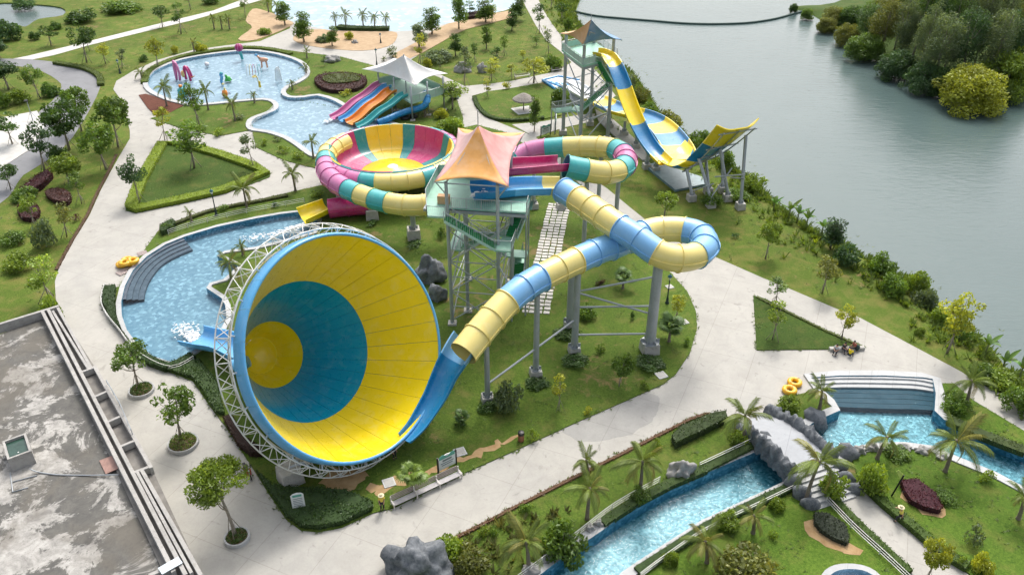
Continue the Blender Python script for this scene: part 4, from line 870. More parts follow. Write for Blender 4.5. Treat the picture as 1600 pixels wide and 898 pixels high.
def leaf_mesh(name, cen, size, tint, out=None, up=0.35, asp=0.5, mats=None, flat=0.0):
    """diamond leaves: centres (N,3), one quad each"""
    N = len(cen); d = NR.normal(size=(N, 3))
    if flat: d[:, 2] *= (1 - flat)
    d /= np.linalg.norm(d, axis=1)[:, None]
    nrm = NR.normal(size=(N, 3)); nrm[:, 2] += up * 2
    if out is not None: nrm += out * 1.2
    nrm -= d * (nrm * d).sum(1)[:, None]; nrm /= np.linalg.norm(nrm, axis=1)[:, None] + 1e-9
    s = np.cross(d, nrm); L = (size * NR.uniform(0.7, 1.3, N))[:, None]
    V = np.stack([cen - d * L * 0.5, cen + s * L * asp * 0.5 + nrm * L * 0.06, cen + d * L * 0.5, cen - s * L * asp * 0.5 + nrm * L * 0.06], 1).reshape(-1, 3)
    me = bpy.data.meshes.new(name); me.vertices.add(4 * N); me.vertices.foreach_set('co', V.astype(np.float32).ravel())
    me.loops.add(4 * N); me.loops.foreach_set('vertex_index', np.arange(4 * N, dtype=np.int32)); me.polygons.add(N)
    me.polygons.foreach_set('loop_start', np.arange(0, 4 * N, 4, dtype=np.int32))
    at = me.attributes.new('tint', 'FLOAT', 'FACE'); at.data.foreach_set('value', np.clip(tint, 0, 1).astype(np.float32))
    me.materials.append(mats or M_leaf); me.update(calc_edges=True); return me
def clumps(cs, rs, per, squash=0.8, shell=0.45):
    """points spread through balls; returns centres, outward directions, ball index"""
    P_, O_, I_ = [], [], []
    for i, (c, r) in enumerate(zip(cs, rs)):
        k = max(6, int(per * r * r)); d = NR.normal(size=(k, 3)); d /= np.linalg.norm(d, axis=1)[:, None]
        rad = r * (shell + (1 - shell) * NR.uniform(0, 1, k) ** 0.6); q = d * rad[:, None]; q[:, 2] *= squash
        P_.append(np.asarray(c) + q); O_.append(d); I_.append(np.full(k, i))
    return np.concatenate(P_), np.concatenate(O_), np.concatenate(I_)
def crown(name, h0, h1, rx, ncl, rcl, per, leaf, squash=0.8, shape='ball', asp=0.5, flat=0.0, tintvar=0.3):
    cs, rs = [], []; c0 = (h0 + h1) / 2; hz = (h1 - h0) / 2
    for i in range(ncl):
        while True:
            q = NR.uniform(-1, 1, 3)
            if shape == 'ball' and 0.2 < (q ** 2).sum() < 1: break
            if shape == 'col' and (q[0] ** 2 + q[1] ** 2) < 1 - 0.6 * max(0, q[2]): break
            if shape == 'umb' and (q[0] ** 2 + q[1] ** 2) < 1: q[2] = 0.75 - 1.0 * (q[0] ** 2 + q[1] ** 2) + NR.uniform(-0.45, 0.2); break
            if shape == 'dome' and q[2] > -0.9 and (q ** 2).sum() < 1: q[2] = abs(q[2]) * 2 - 1; break
        r = rcl * NR.uniform(0.65, 1.25); cs.append((q[0] * (rx - r * 0.6), q[1] * (rx - r * 0.6), c0 + q[2] * (hz - r * 0.5))); rs.append(r)
    p, o, idx = clumps(cs, rs, per, squash); ct = NR.uniform(-tintvar, tintvar, ncl)
    me = leaf_mesh(name, p, leaf, 0.5 + ct[idx] + NR.normal(0, 0.13, len(p)), o, asp=asp, flat=flat)
    return me, cs
def trunk(name, cs, h0, r, top, lean=0.0, nl=7, stakes=False, mat=None, seed=0):
    rg = random.Random(seed); b = MB(); a = rg.uniform(0, 6.28)
    pts = [Vector((math.cos(a) * lean * t * t + rg.uniform(-0.05, 0.05), math.sin(a) * lean * t * t + rg.uniform(-0.05, 0.05), t * top)) for t in (0, 0.2, 0.4, 0.6, 0.8, 1.0)]
    pts[0].z = -0.15; b.line(pts, [r * 1.25, r, r * 0.85, r * 0.7, r * 0.5, r * 0.25], 7)
    for c in rg.sample(list(cs), min(nl, len(cs))):
        c = Vector(c); st = pts[rg.choice((2, 3, 3, 4))]
        if st.z > c.z - 0.1: st = pts[2]
        mid = st.lerp(c, 0.5) + Vector((0, 0, -0.12 * (c - st).length)); b.line([st, mid, c], [r * 0.42, r * 0.3, r * 0.12], 5)
    if stakes:
        for k in range(3):
            q = a + k * 2.094; b.line([Vector((math.cos(q) * 0.75, math.sin(q) * 0.75, -0.1)), Vector((0, 0, top * 0.34))], 0.035, 4)
    o = b.build(name, mat or M_bark, None, smooth=True); me = o.data; bpy.data.objects.remove(o); return me
VAR = {}
def variants():
    for s in range(3):
        me, cs = crown('crown', 2.2, 7.0, 2.6, 24, 0.88, 135, 0.42); VAR['round', s] = (me, trunk('trunk', cs, 2.2, 0.13, 5.6, 0.3, 9, True, seed=s), 7.0, 5.2)
        me, cs = crown('crown', 2.4, 6.4, 2.0, 17, 0.72, 120, 0.38); VAR['sparse', s] = (me, trunk('trunk', cs, 2.4, 0.10, 5.2, 0.35, 9, True, seed=s + 10), 6.4, 4.2)
        me, cs = crown('crown', 1.0, 6.0, 1.15, 28, 0.64, 240, 0.26, shape='col'); VAR['column', s] = (me, trunk('trunk', cs, 0.9, 0.10, 5.2, 0.1, 10, seed=s + 20), 6.0, 2.5)
        me, cs = crown('crown', 2.2, 5.6, 1.1, 12, 0.5, 190, 0.28, shape='col'); VAR['young', s] = (me, trunk('trunk', cs, 1.8, 0.055, 5.0, 0.25, 8, True, seed=s + 30), 5.6, 2.2)
        me, cs = crown('crown', 3.2, 6.2, 2.5, 44, 0.72, 330, 0.30, 0.45, 'umb', 0.28, 0.5); VAR['feather', s] = (me, trunk('trunk', cs, 2.6, 0.14, 5.2, 0.4, 10, True, seed=s + 40), 6.2, 5.0)
        me, cs = crown('crown', 0.05, 2.2, 1.6, 20, 0.6, 230, 0.30, shape='dome'); VAR['bush', s] = (me, trunk('stem', cs, 0.1, 0.05, 1.4, 0.1, 10, seed=s + 50), 2.2, 3.2)
        me, cs = crown('crown', 0.02, 0.9, 0.62, 10, 0.3, 420, 0.16, shape='dome'); VAR['shrub', s] = (me, trunk('stem', cs, 0.05, 0.03, 0.6, 0.05, 6, seed=s + 60), 0.9, 1.3)
        me, cs = crown('crown', 2.5, 13.0, 3.0, 70, 1.0, 110, 0.36, 1.2, 'ball', 0.32); VAR['wispy', s] = (me, trunk('trunk', cs, 2.5, 0.16, 12.0, 0.8, 16, seed=s + 70), 13.0, 6.0)
        me, cs = crown('crown', 0.2, 6.5, 4.0, 80, 1.1, 150, 0.36, 0.8, 'dome', 0.4); VAR['clump', s] = (me, trunk('stem', cs, 0.2, 0.12, 5.0, 0.4, 16, seed=s + 80), 6.5, 8.0)
variants()
DK, MD, LT, YG, GG, BL, OL = (0.075, 0.15, 0.030), (0.13, 0.225, 0.034), (0.21, 0.31, 0.04), (0.35, 0.39, 0.04), (0.155, 0.215, 0.105), (0.068, 0.138, 0.05), (0.19, 0.215, 0.048)
PU = (0.075, 0.018, 0.026)
NAMES = dict(round='broadleaf_tree', sparse='broadleaf_tree', column='columnar_tree', young='young_tree', feather='feathery_tree', bush='bush', shrub='shrub', wispy='lakeside_tree', clump='bamboo_clump')
CATS = dict(bush='bush', shrub='shrub'); cnt = [0]
def ground_z(p):
    d = min((Vector((p.x, p.y)) - Vector((q.x, q.y))).length for q in shore)
    right = any(False for _ in ())
    return 0.1 if d > 4.6 else (-0.4 + 0.5 * (d - 1.8) / 2.8 if d > 1.8 else -1.0)
def plant(kind, bx, by, ty, w, col, label, group=None, z=None):
    if kind == 'bush' and ('bank' in label or 'water' in label or 'lake' in label): w *= 0.86; ty = by - (by - ty) * 0.8
    if 'planting' in label: ty = by - (by - ty) * 0.55
    g = P(bx, by); g.z = ground_z(g) if z is None else z; h = max(0.4, height(g, ty)); s = cnt[0]; cnt[0] += 1
    me, tr, h0, w0 = VAR[kind, s % 3]; rg = random.Random(s * 13 + 7)
    root = thing(NAMES[kind], label, CATS.get(kind, 'tree'), tuple(g), group); sx = 1.1 * w * mpp(g) / w0; sz = h / h0
    if kind == 'bush' and sz < 0.35: sz = 0.35
    root.rotation_euler = (rg.uniform(-0.09, 0.09), rg.uniform(-0.09, 0.09), rg.uniform(0, 6.28))
    t = link('stem' if kind in ('bush', 'shrub', 'clump') else 'trunk', tr, root); t.scale = (sx, sx, sz)
    c = link('foliage' if kind in ('bush', 'shrub', 'clump') else 'crown', me, root); c.scale = (sx, sx, sz)
    k = rg.uniform(0.85, 1.15); c.color = (col[0] * k, col[1] * k, col[2] * k, 1)
    return root
# ---------------------------------------------------------------- palms and bananas
def frond_mesh(L, droop, seed, lw=0.6, npair=30, dead=False):
    rg = random.Random(seed); b = MB(); tint = []; N = 10
    def rach(t): return Vector((L * t * (1 - 0.18 * t * droop), 0, L * (0.42 * t - 0.62 * droop * t * t)))
    pts = [rach(i / N) for i in range(N + 1)]; k0 = len(b.f); b.line(pts, [0.035 * (1 - 0.75 * i / N) for i in range(N + 1)], 4); tint += [0.85] * (len(b.f) - k0)
    for i in range(npair):
        t = 0.12 + 0.88 * (i + 0.5) / npair; p = rach(t); tg = (rach(min(1, t + 0.02)) - rach(t - 0.02)).normalized(); ln = lw * (0.55 + 1.6 * t * (1.15 - t)) * rg.uniform(0.85, 1.1) * L / 2.6
        for s in (-1, 1):
            d = (Vector((0, s, 0)) * 0.9 + tg * (0.55 + 0.5 * t) + Vector((0, 0, -0.25 - 0.35 * rg.random()))).normalized(); wv = tg * 0.034 * L / 2.6
            m_ = p + d * ln * 0.5 + Vector((0, 0, 0.02)); e = p + d * ln + Vector((0, 0, -0.16 * ln - 0.05)); b.add([p - wv * 0.6, p + wv * 0.6, m_ + wv, e, m_ - wv], [(0, 1, 2, 4), (4, 2, 3)]); q = rg.uniform(0.25, 0.8); tint += [q, q]
    o = b.build('frond', M_frond, None); me = o.data; at = me.attributes.new('tint', 'FLOAT', 'FACE'); at.data.foreach_set('value', tint); bpy.data.objects.remove(o); return me
FR = [frond_mesh(2.6, d, i) for i, d in enumerate((0.5, 0.95, 1.35, 1.75))]
def fan_mesh(L, seed):
    rg = random.Random(seed); b = MB(); tint = []; k0 = 0; b.line([Vector((0, 0, 0)), Vector((L * 0.3, 0, L * 0.25)), Vector((L * 0.55, 0, L * 0.32))], 0.02, 4); tint += [0.8] * len(b.f); c = Vector((L * 0.55, 0, L * 0.32))
    for i in range(17):
        a = (i - 8) / 8 * 1.9; d = Vector((math.cos(a), math.sin(a), -0.12 - 0.2 * abs(math.sin(a)) + rg.uniform(-0.05, 0.05))).normalized(); s = Vector((-d.y, d.x, 0)).normalized() * 0.05 * L; ln = L * 0.52 * rg.uniform(0.85, 1.05)
        b.add([c, c + d * ln * 0.6 + s, c + d * ln + Vector((0, 0, -0.1 * L)), c + d * ln * 0.6 - s], [(0, 1, 2, 3)]); tint.append(rg.uniform(0.3, 0.8))
    o = b.build('frond', M_frond, None); me = o.data; at = me.attributes.new('tint', 'FLOAT', 'FACE'); at.data.foreach_set('value', tint); bpy.data.objects.remove(o); return me
FAN = [fan_mesh(1.5, 3), fan_mesh(1.3, 5)]
PT = {}
def palm_trunk(h, lean):
    k = (round(h, 1), round(lean, 1))
    if k not in PT:
        b = MB(); n = 12; rr = []
        pts = [Vector((lean * (i / n) ** 1.8, 0, h * i / n)) for i in range(n + 1)]; pts[0].z = -0.15
        for i in range(n + 1): rr.append((0.17 if i else 0.25) * (1 - 0.45 * i / n) + (0.012 if i % 2 else 0))
        b.line(pts, rr, 8); b.blob(pts[-1], (0.16, 0.16, 0.24), 1, 1, 0.1); o = b.build('trunk', M_palmbark, None, smooth=True); PT[k] = o.data; bpy.data.objects.remove(o)
    return PT[k]
def palm(bx, by, cy, rpx, label, col=(0.15, 0.20, 0.036), cx=None, n=13, kind='coco', dead=2, group=None, dry=0.0):
    """crown centre seen at (cx, cy); rpx = reach of the fronds in pixels"""
    g = P(bx, by); g.z = 0.1; h = max(0.35, height(g, cy)); s = cnt[0]; cnt[0] += 1; rg = random.Random(s * 3 + 1); sc = rpx * mpp(g) / (2.3 if kind == 'coco' else 1.35)
    root = thing('coconut_palm' if kind == 'coco' else 'fan_palm', label, 'palm', tuple(g), group)
    top0 = Vector((g.x, g.y, g.z + h)); lean = 0.0; az = 0.0
    if cx is not None:
        dx = (cx - (800 + FPX * g.x / depth(top0))) * mpp(top0); lean = abs(dx); az = 0.0 if dx > 0 else math.pi
    t = link('trunk', palm_trunk(h, lean), root); t.rotation_euler.z = az; tip = Vector((lean * math.cos(az), 0, h))
    for i in range(n + dead):
        if kind == 'coco': me = FR[3] if i >= n else FR[0 if i < n * 0.25 else 1 if i < n * 0.6 else 2]
        else: me = FAN[i % 2]
        f = link('frond', me, root); f.location = tip; a = i * 2.39996 + rg.uniform(-0.5, 0.5)
        up_ = (0.8 if i < n * 0.25 else 0.35 if i < n * 0.6 else -0.05) if kind == 'coco' else rg.uniform(-0.2, 0.9)
        if i >= n: up_ = -0.55
        f.rotation_euler = (0, -up_ + rg.uniform(-0.12, 0.12), a); q = sc * rg.uniform(0.72, 1.28); f.scale = (q, q, q)
        c = (0.26, 0.23, 0.07) if i >= n else col; k = rg.uniform(0.8, 1.25)
        if i < n and rg.random() < dry: c = (0.22, 0.21, 0.05)
        f.color = (c[0] * k, c[1] * k, c[2] * k, 1)
    return root
def banana_leaf(L, W_, bend, seed):
    rg = random.Random(seed); b = MB(); N = 8; vs = []; tint = []
    for i in range(N + 1):
        t = i / N; p = Vector((L * t * (1 - 0.25 * bend * t), 0, L * (0.75 * t - 0.75 * bend * t * t))); w = W_ * math.sin(math.pi * min(1, 0.12 + t * 0.9)) ** 0.7 * (0.15 if i == 0 else 1) * (0.05 if i == N else 1); vs += [p + Vector((0, -w, 0.12 * w)), p + Vector((0, 0, -0.05)), p + Vector((0, w, 0.12 * w))]
    b.add(vs, [(i * 3 + k, i * 3 + k + 1, i * 3 + k + 4, i * 3 + k + 3) for i in range(N) for k in (0, 1)]); o = b.build('leaf', M_frond, None); me = o.data; at = me.attributes.new('tint', 'FLOAT', 'FACE'); at.data.foreach_set('value', [rg.uniform(0.45, 0.75) for _ in me.polygons]); bpy.data.objects.remove(o); return me
BAN = [banana_leaf(2.2, 0.34, b_, i) for i, b_ in enumerate((0.3, 0.7, 1.1))]
def banana(bx, by, ty, label, group=None, col=(0.10, 0.19, 0.03)):
    g = P(bx, by); g.z = ground_z(g); h = max(1.2, height(g, ty)); s = cnt[0]; cnt[0] += 1; rg = random.Random(s); root = thing('banana_plant', label, 'banana plant', tuple(g), group)
    MB().line([g + Vector((0, 0, -0.2)), g + Vector((0, 0, h * 0.25)), g + Vector((0, 0, h * 0.5))], [0.13, 0.11, 0.07], 7).build('stem', plain('banana_stem', (0.16, 0.19, 0.06), 0.6), root, smooth=True)
    for i in range(6):
        f = link('leaf', BAN[i % 3], root); f.location = (0, 0, h * 0.48); f.rotation_euler = (0, rg.uniform(-0.6, 0.0), i * 1.2 + rg.uniform(-0.3, 0.3)); q = h * 0.5 / 1.7 * rg.uniform(0.8, 1.1); f.scale = (q, q, q); f.color = (*[c * rg.uniform(0.85, 1.2) for c in col], 1)
# ---------------------------------------------------------------- hedges and clipped beds
def poly_sample(poly, dens):
    """random points in a plan polygon"""
    from mathutils.geometry import tessellate_polygon
    tris = tessellate_polygon([[Vector((q.x, q.y, 0)) for q in poly]]); out = []
    for t in tris:
        a, b_, c = [np.array((poly[i].x, poly[i].y)) for i in t]; ar = abs(np.cross(b_ - a, c - a)) / 2; k = NR.poisson(ar * dens); u = NR.uniform(0, 1, (k, 2)); f = u.sum(1) > 1; u[f] = 1 - u[f]; out.append(a + u[:, :1] * (b_ - a) + u[:, 1:] * (c - a))
    return np.concatenate(out) if out else np.zeros((0, 2))
def bed(name, poly, h, col, label, cat='hedge', leaf=0.16, dens=55, z0=0.1, group=None, rough=0.12, core=None):
    """clipped or loose bed: leafy top and leafy sides over a dark core"""
    c0 = sum(poly, Vector()) / len(poly); root = thing(name, label, cat, (c0.x, c0.y, z0), group)
    s = 1 if area2(poly) > 0 else -1; inn = offset(poly, 0.07 * s, True)
    MB().prism([(q.x, q.y) for q in inn], z0 - 0.1, z0 + h * 0.86).build('core', core or plain('hedge_core_%d_%d_%d' % tuple(int(q * 1000) for q in col), tuple(q * 0.55 for q in col), 0.9, 0.3, 4.0), root)
    top = poly_sample(poly, dens); L = sum((b_ - a).length for a, b_ in zip(poly, poly[1:] + poly[:1])); k = int(L * h * dens); acc = []
    ed = list(zip(poly, poly[1:] + poly[:1])); ln = np.array([(b_ - a).length for a, b_ in ed]); ch = NR.choice(len(ed), k, p=ln / ln.sum())
    for i in ch:
        a, b_ = ed[i]; t = NR.uniform(); acc.append((a.x + (b_.x - a.x) * t, a.y + (b_.y - a.y) * t, z0 + NR.uniform(0, h)))
    nz = np.array([mnoise.noise(Vector((x * 0.9, y * 0.9, 0))) for x, y in top]) if len(top) else np.zeros(0)
    tp = np.column_stack([top, z0 + h * (0.95 + rough * 1.5 * nz) + NR.normal(0, rough * h * 0.3, len(top))]); allp = np.concatenate([tp, np.array(acc).reshape(-1, 3)]); tint = np.concatenate([0.5 + 0.5 * nz, np.full(len(acc), 0.45)]) + NR.normal(0, 0.14, len(allp))
    allp = allp - np.array((c0.x, c0.y, z0)); o = link('foliage', leaf_mesh('foliage', allp, leaf, tint, up=0.6), root); o.color = (*col, 1); return root
def hedge(pts, w, h, col, label, n=0, closed=False, **k):
    c = [P(*q) for q in pts]; c = resample(smooth(c, 5, closed), 0.6) if n else c
    if closed: c.append(c[0].copy())
    return bed('hedge', offset(c, w / 2) + offset(c, -w / 2)[::-1], h, col, label, **k)
# ================================================================ planting plan
TRI = [(247, 226), (297, 226), (350, 241), (400, 258), (423, 273), (354, 303), (280, 320), (212, 334), (196, 326), (212, 285)]
tw = [P(*q) for q in TRI]; tin = [tw[i] for i in range(len(tw))]
ctr_ = sum(tw, Vector()) / len(tw)
def shrink(poly, d):
    s = 1 if area2(poly) > 0 else -1; return offset(poly, d * s, True)
hin = shrink(tw, 1.7)
bed('hedge', tw + [tw[0]] + [hin[0]] + hin[::-1], 0.55, (0.26, 0.36, 0.025), 'bright lime green clipped hedge framing the triangular lawn', dens=42, leaf=0.18, z0=0.14)
hedge([(226, 132), (232, 116), (248, 105), (284, 91), (334, 82), (385, 77), (425, 80), (455, 87)], 1.3, 0.5, (0.15, 0.22, 0.03), 'low green hedge curving along the far rim of the childrens pool', 1)
bed('hedge', px([(162, 454), (183, 451), (181, 474), (183, 498), (192, 522), (206, 541), (196, 530), (172, 501), (162, 478)]), 0.6, (0.035, 0.075, 0.016), 'dark green hedge strip left of the landing pool', z0=0.14)
hedge([(206, 545), (222, 559), (240, 570), (262, 578), (282, 572), (303, 560)], 1.0, 0.6, (0.035, 0.08, 0.016), 'dark hedge rounding the lower tip of the landing pool', z0=0.14)
bed('hedge', px([(402, 742), (428, 765), (470, 768), (540, 772), (583, 790), (583, 800), (534, 823), (497, 830), (471, 827), (449, 811), (422, 772)], 1), 0.6, (0.045, 0.095, 0.018), 'broad dark green hedge at the lower corner of the funnel lawn', z0=0.14, rough=0.25, leaf=0.2)
bed('flower_bed', px([(350, 660), (364, 655), (384, 690), (408, 706), (412, 716), (392, 716), (372, 700)], 1), 0.7, (0.05, 0.022, 0.014), 'dark bronze leaved bed beside the funnel truss', 'flower bed', z0=0.14, rough=0.25)
bed('flower_bed', px([(262, 582), (284, 572), (312, 566), (340, 600), (352, 650), (338, 648), (316, 612), (302, 594)], 1), 0.45, (0.05, 0.10, 0.02), 'green ground cover bed left of the funnel', 'flower bed', z0=0.14, rough=0.35, leaf=0.22)
bed('flower_bed', px([(492, 132), (500, 123), (530, 119), (565, 123), (574, 132), (560, 144), (530, 148), (505, 144)], 2), 0.8, (0.075, 0.03, 0.028), 'oval purple bed beside the childrens pool', 'flower bed', z0=0.14, rough=0.3, leaf=0.25, dens=30)
bed('flower_bed', px([(505, 128), (530, 123), (560, 126), (562, 134), (530, 138), (510, 136)], 2), 1.0, (0.10, 0.13, 0.03), 'olive shrubs filling the middle of the oval purple bed', 'flower bed', z0=0.2, rough=0.3, leaf=0.25, dens=30)
bed('flower_bed', px([(33, 304), (60, 282), (82, 270), (84, 280), (68, 296), (46, 308)], 1), 0.9, PU, 'dark purple bed beside the asphalt road', 'flower bed', rough=0.3, leaf=0.2)
bed('flower_bed', px([(72, 306), (92, 300), (112, 308), (108, 322), (84, 318)], 2), 0.7, (0.09, 0.035, 0.03), 'round purple edged bed on the left verge', 'flower bed', rough=0.3, leaf=0.2)
bed('flower_bed', px([(30, 330), (52, 322), (64, 332), (58, 346), (36, 346)], 2), 0.7, (0.08, 0.025, 0.03), 'purple bed low on the left verge', 'flower bed', rough=0.3, leaf=0.2)
bed('flower_bed', px([(1404, 757), (1430, 755), (1458, 776), (1470, 800), (1464, 806), (1440, 800), (1420, 790), (1410, 775)], 1), 0.6, (0.085, 0.018, 0.03), 'crimson diamond shaped bed on the right lawn', 'flower bed', z0=0.14)
bed('flower_bed', px([(1270, 806), (1292, 808), (1318, 824), (1326, 846), (1322, 856), (1300, 848), (1280, 835), (1270, 822)], 1), 0.5, (0.04, 0.055, 0.03), 'dark leafy bed edged with bare earth on the south lawn', 'flower bed', z0=0.14)
bed('hedge', px([(1048, 690), (1062, 676), (1112, 655), (1132, 652), (1134, 664), (1100, 682), (1066, 698), (1054, 704)], 1), 0.9, (0.05, 0.085, 0.02), 'tall speckled hedge between the main walk and the river', z0=0.14, rough=0.3)
hedge([(696, 850), (740, 829), (800, 797), (900, 747), (974, 710), (1077, 658), (1102, 649), (1130, 654)], 0.4, 0.16, (0.20, 0.11, 0.06), 'low russet edging along the main walk by the river', z0=0.14, dens=40)
hedge([(1300, 782), (1350, 832), (1420, 898)], 0.7, 0.4, (0.075, 0.14, 0.018), 'low hedge on the left of the bridge walk', z0=0.14); hedge([(1346, 757), (1382, 792), (1424, 826), (1470, 866), (1510, 890)], 0.9, 0.5, (0.085, 0.15, 0.02), 'low hedge on the right of the bridge walk', z0=0.14)
hedge([(86, 100), (132, 109), (155, 121), (158, 135)], 1.2, 0.5, (0.11, 0.16, 0.025), 'low hedge on the outer bend of the asphalt road', 1)
hedge([(529, 44), (545, 46), (575, 47), (608, 47)], 2.2, 0.7, (0.06, 0.11, 0.02), 'hedge planter under the palm row at the wave pool', z0=0.0)
bed('hedge', px([(726, 26), (760, 20), (770, 18), (770, 24), (745, 30), (728, 32)]), 0.8, (0.06, 0.03, 0.03), 'dark maroon hedge at the edge of the wave pool')
hedge([(252, 362), (280, 350), (334, 331), (400, 318), (450, 308)], 0.7, 0.35, (0.10, 0.12, 0.03), 'low dry hedge along the path above the landing pool', 1, z0=0.14)
bed('hedge', px([(252, 360), (270, 350), (276, 356), (264, 366), (254, 370)], 2), 0.8, (0.05, 0.10, 0.02), 'rounded green hedge at the left tip of the pool lawn', z0=0.14)
hedge([(741, 154), (748, 170), (766, 185), (800, 190), (850, 186)], 0.8, 0.35, (0.06, 0.11, 0.02), 'low clipped hedge round the thatched parasol lawn', 1, z0=0.14)
hedge([(1182, 466), (1235, 492), (1290, 519), (1346, 544)], 0.4, 0.14, (0.13, 0.17, 0.04), 'thin grassy edging of the small triangular lawn', z0=0.14)
hedge([(182, 242), (170, 268), (153, 300), (136, 338), (113, 376), (88, 422)], 0.5, 0.15, (0.14, 0.08, 0.04), 'brown leaf litter edging of the left verge', z0=0.0, dens=25)
hedge([(1190, 692), (1130, 722), (1090, 742), (1046, 760), (990, 790), (940, 822)], 0.9, 0.45, (0.06, 0.11, 0.022), 'green edging between the river coping and the palm lawn', z0=0.14, rough=0.4, dens=30)
hedge([(995, 897), (1040, 868), (1104, 826), (1200, 780), (1250, 757)], 0.9, 0.35, (0.05, 0.10, 0.02), 'green edging along the south coping of the river', z0=0.14, rough=0.4, dens=30)
hedge([(1480, 660), (1530, 683), (1600, 710)], 1.2, 0.5, (0.07, 0.11, 0.022), 'grassy edging above the right hand pool wall', z0=0.14, rough=0.4)
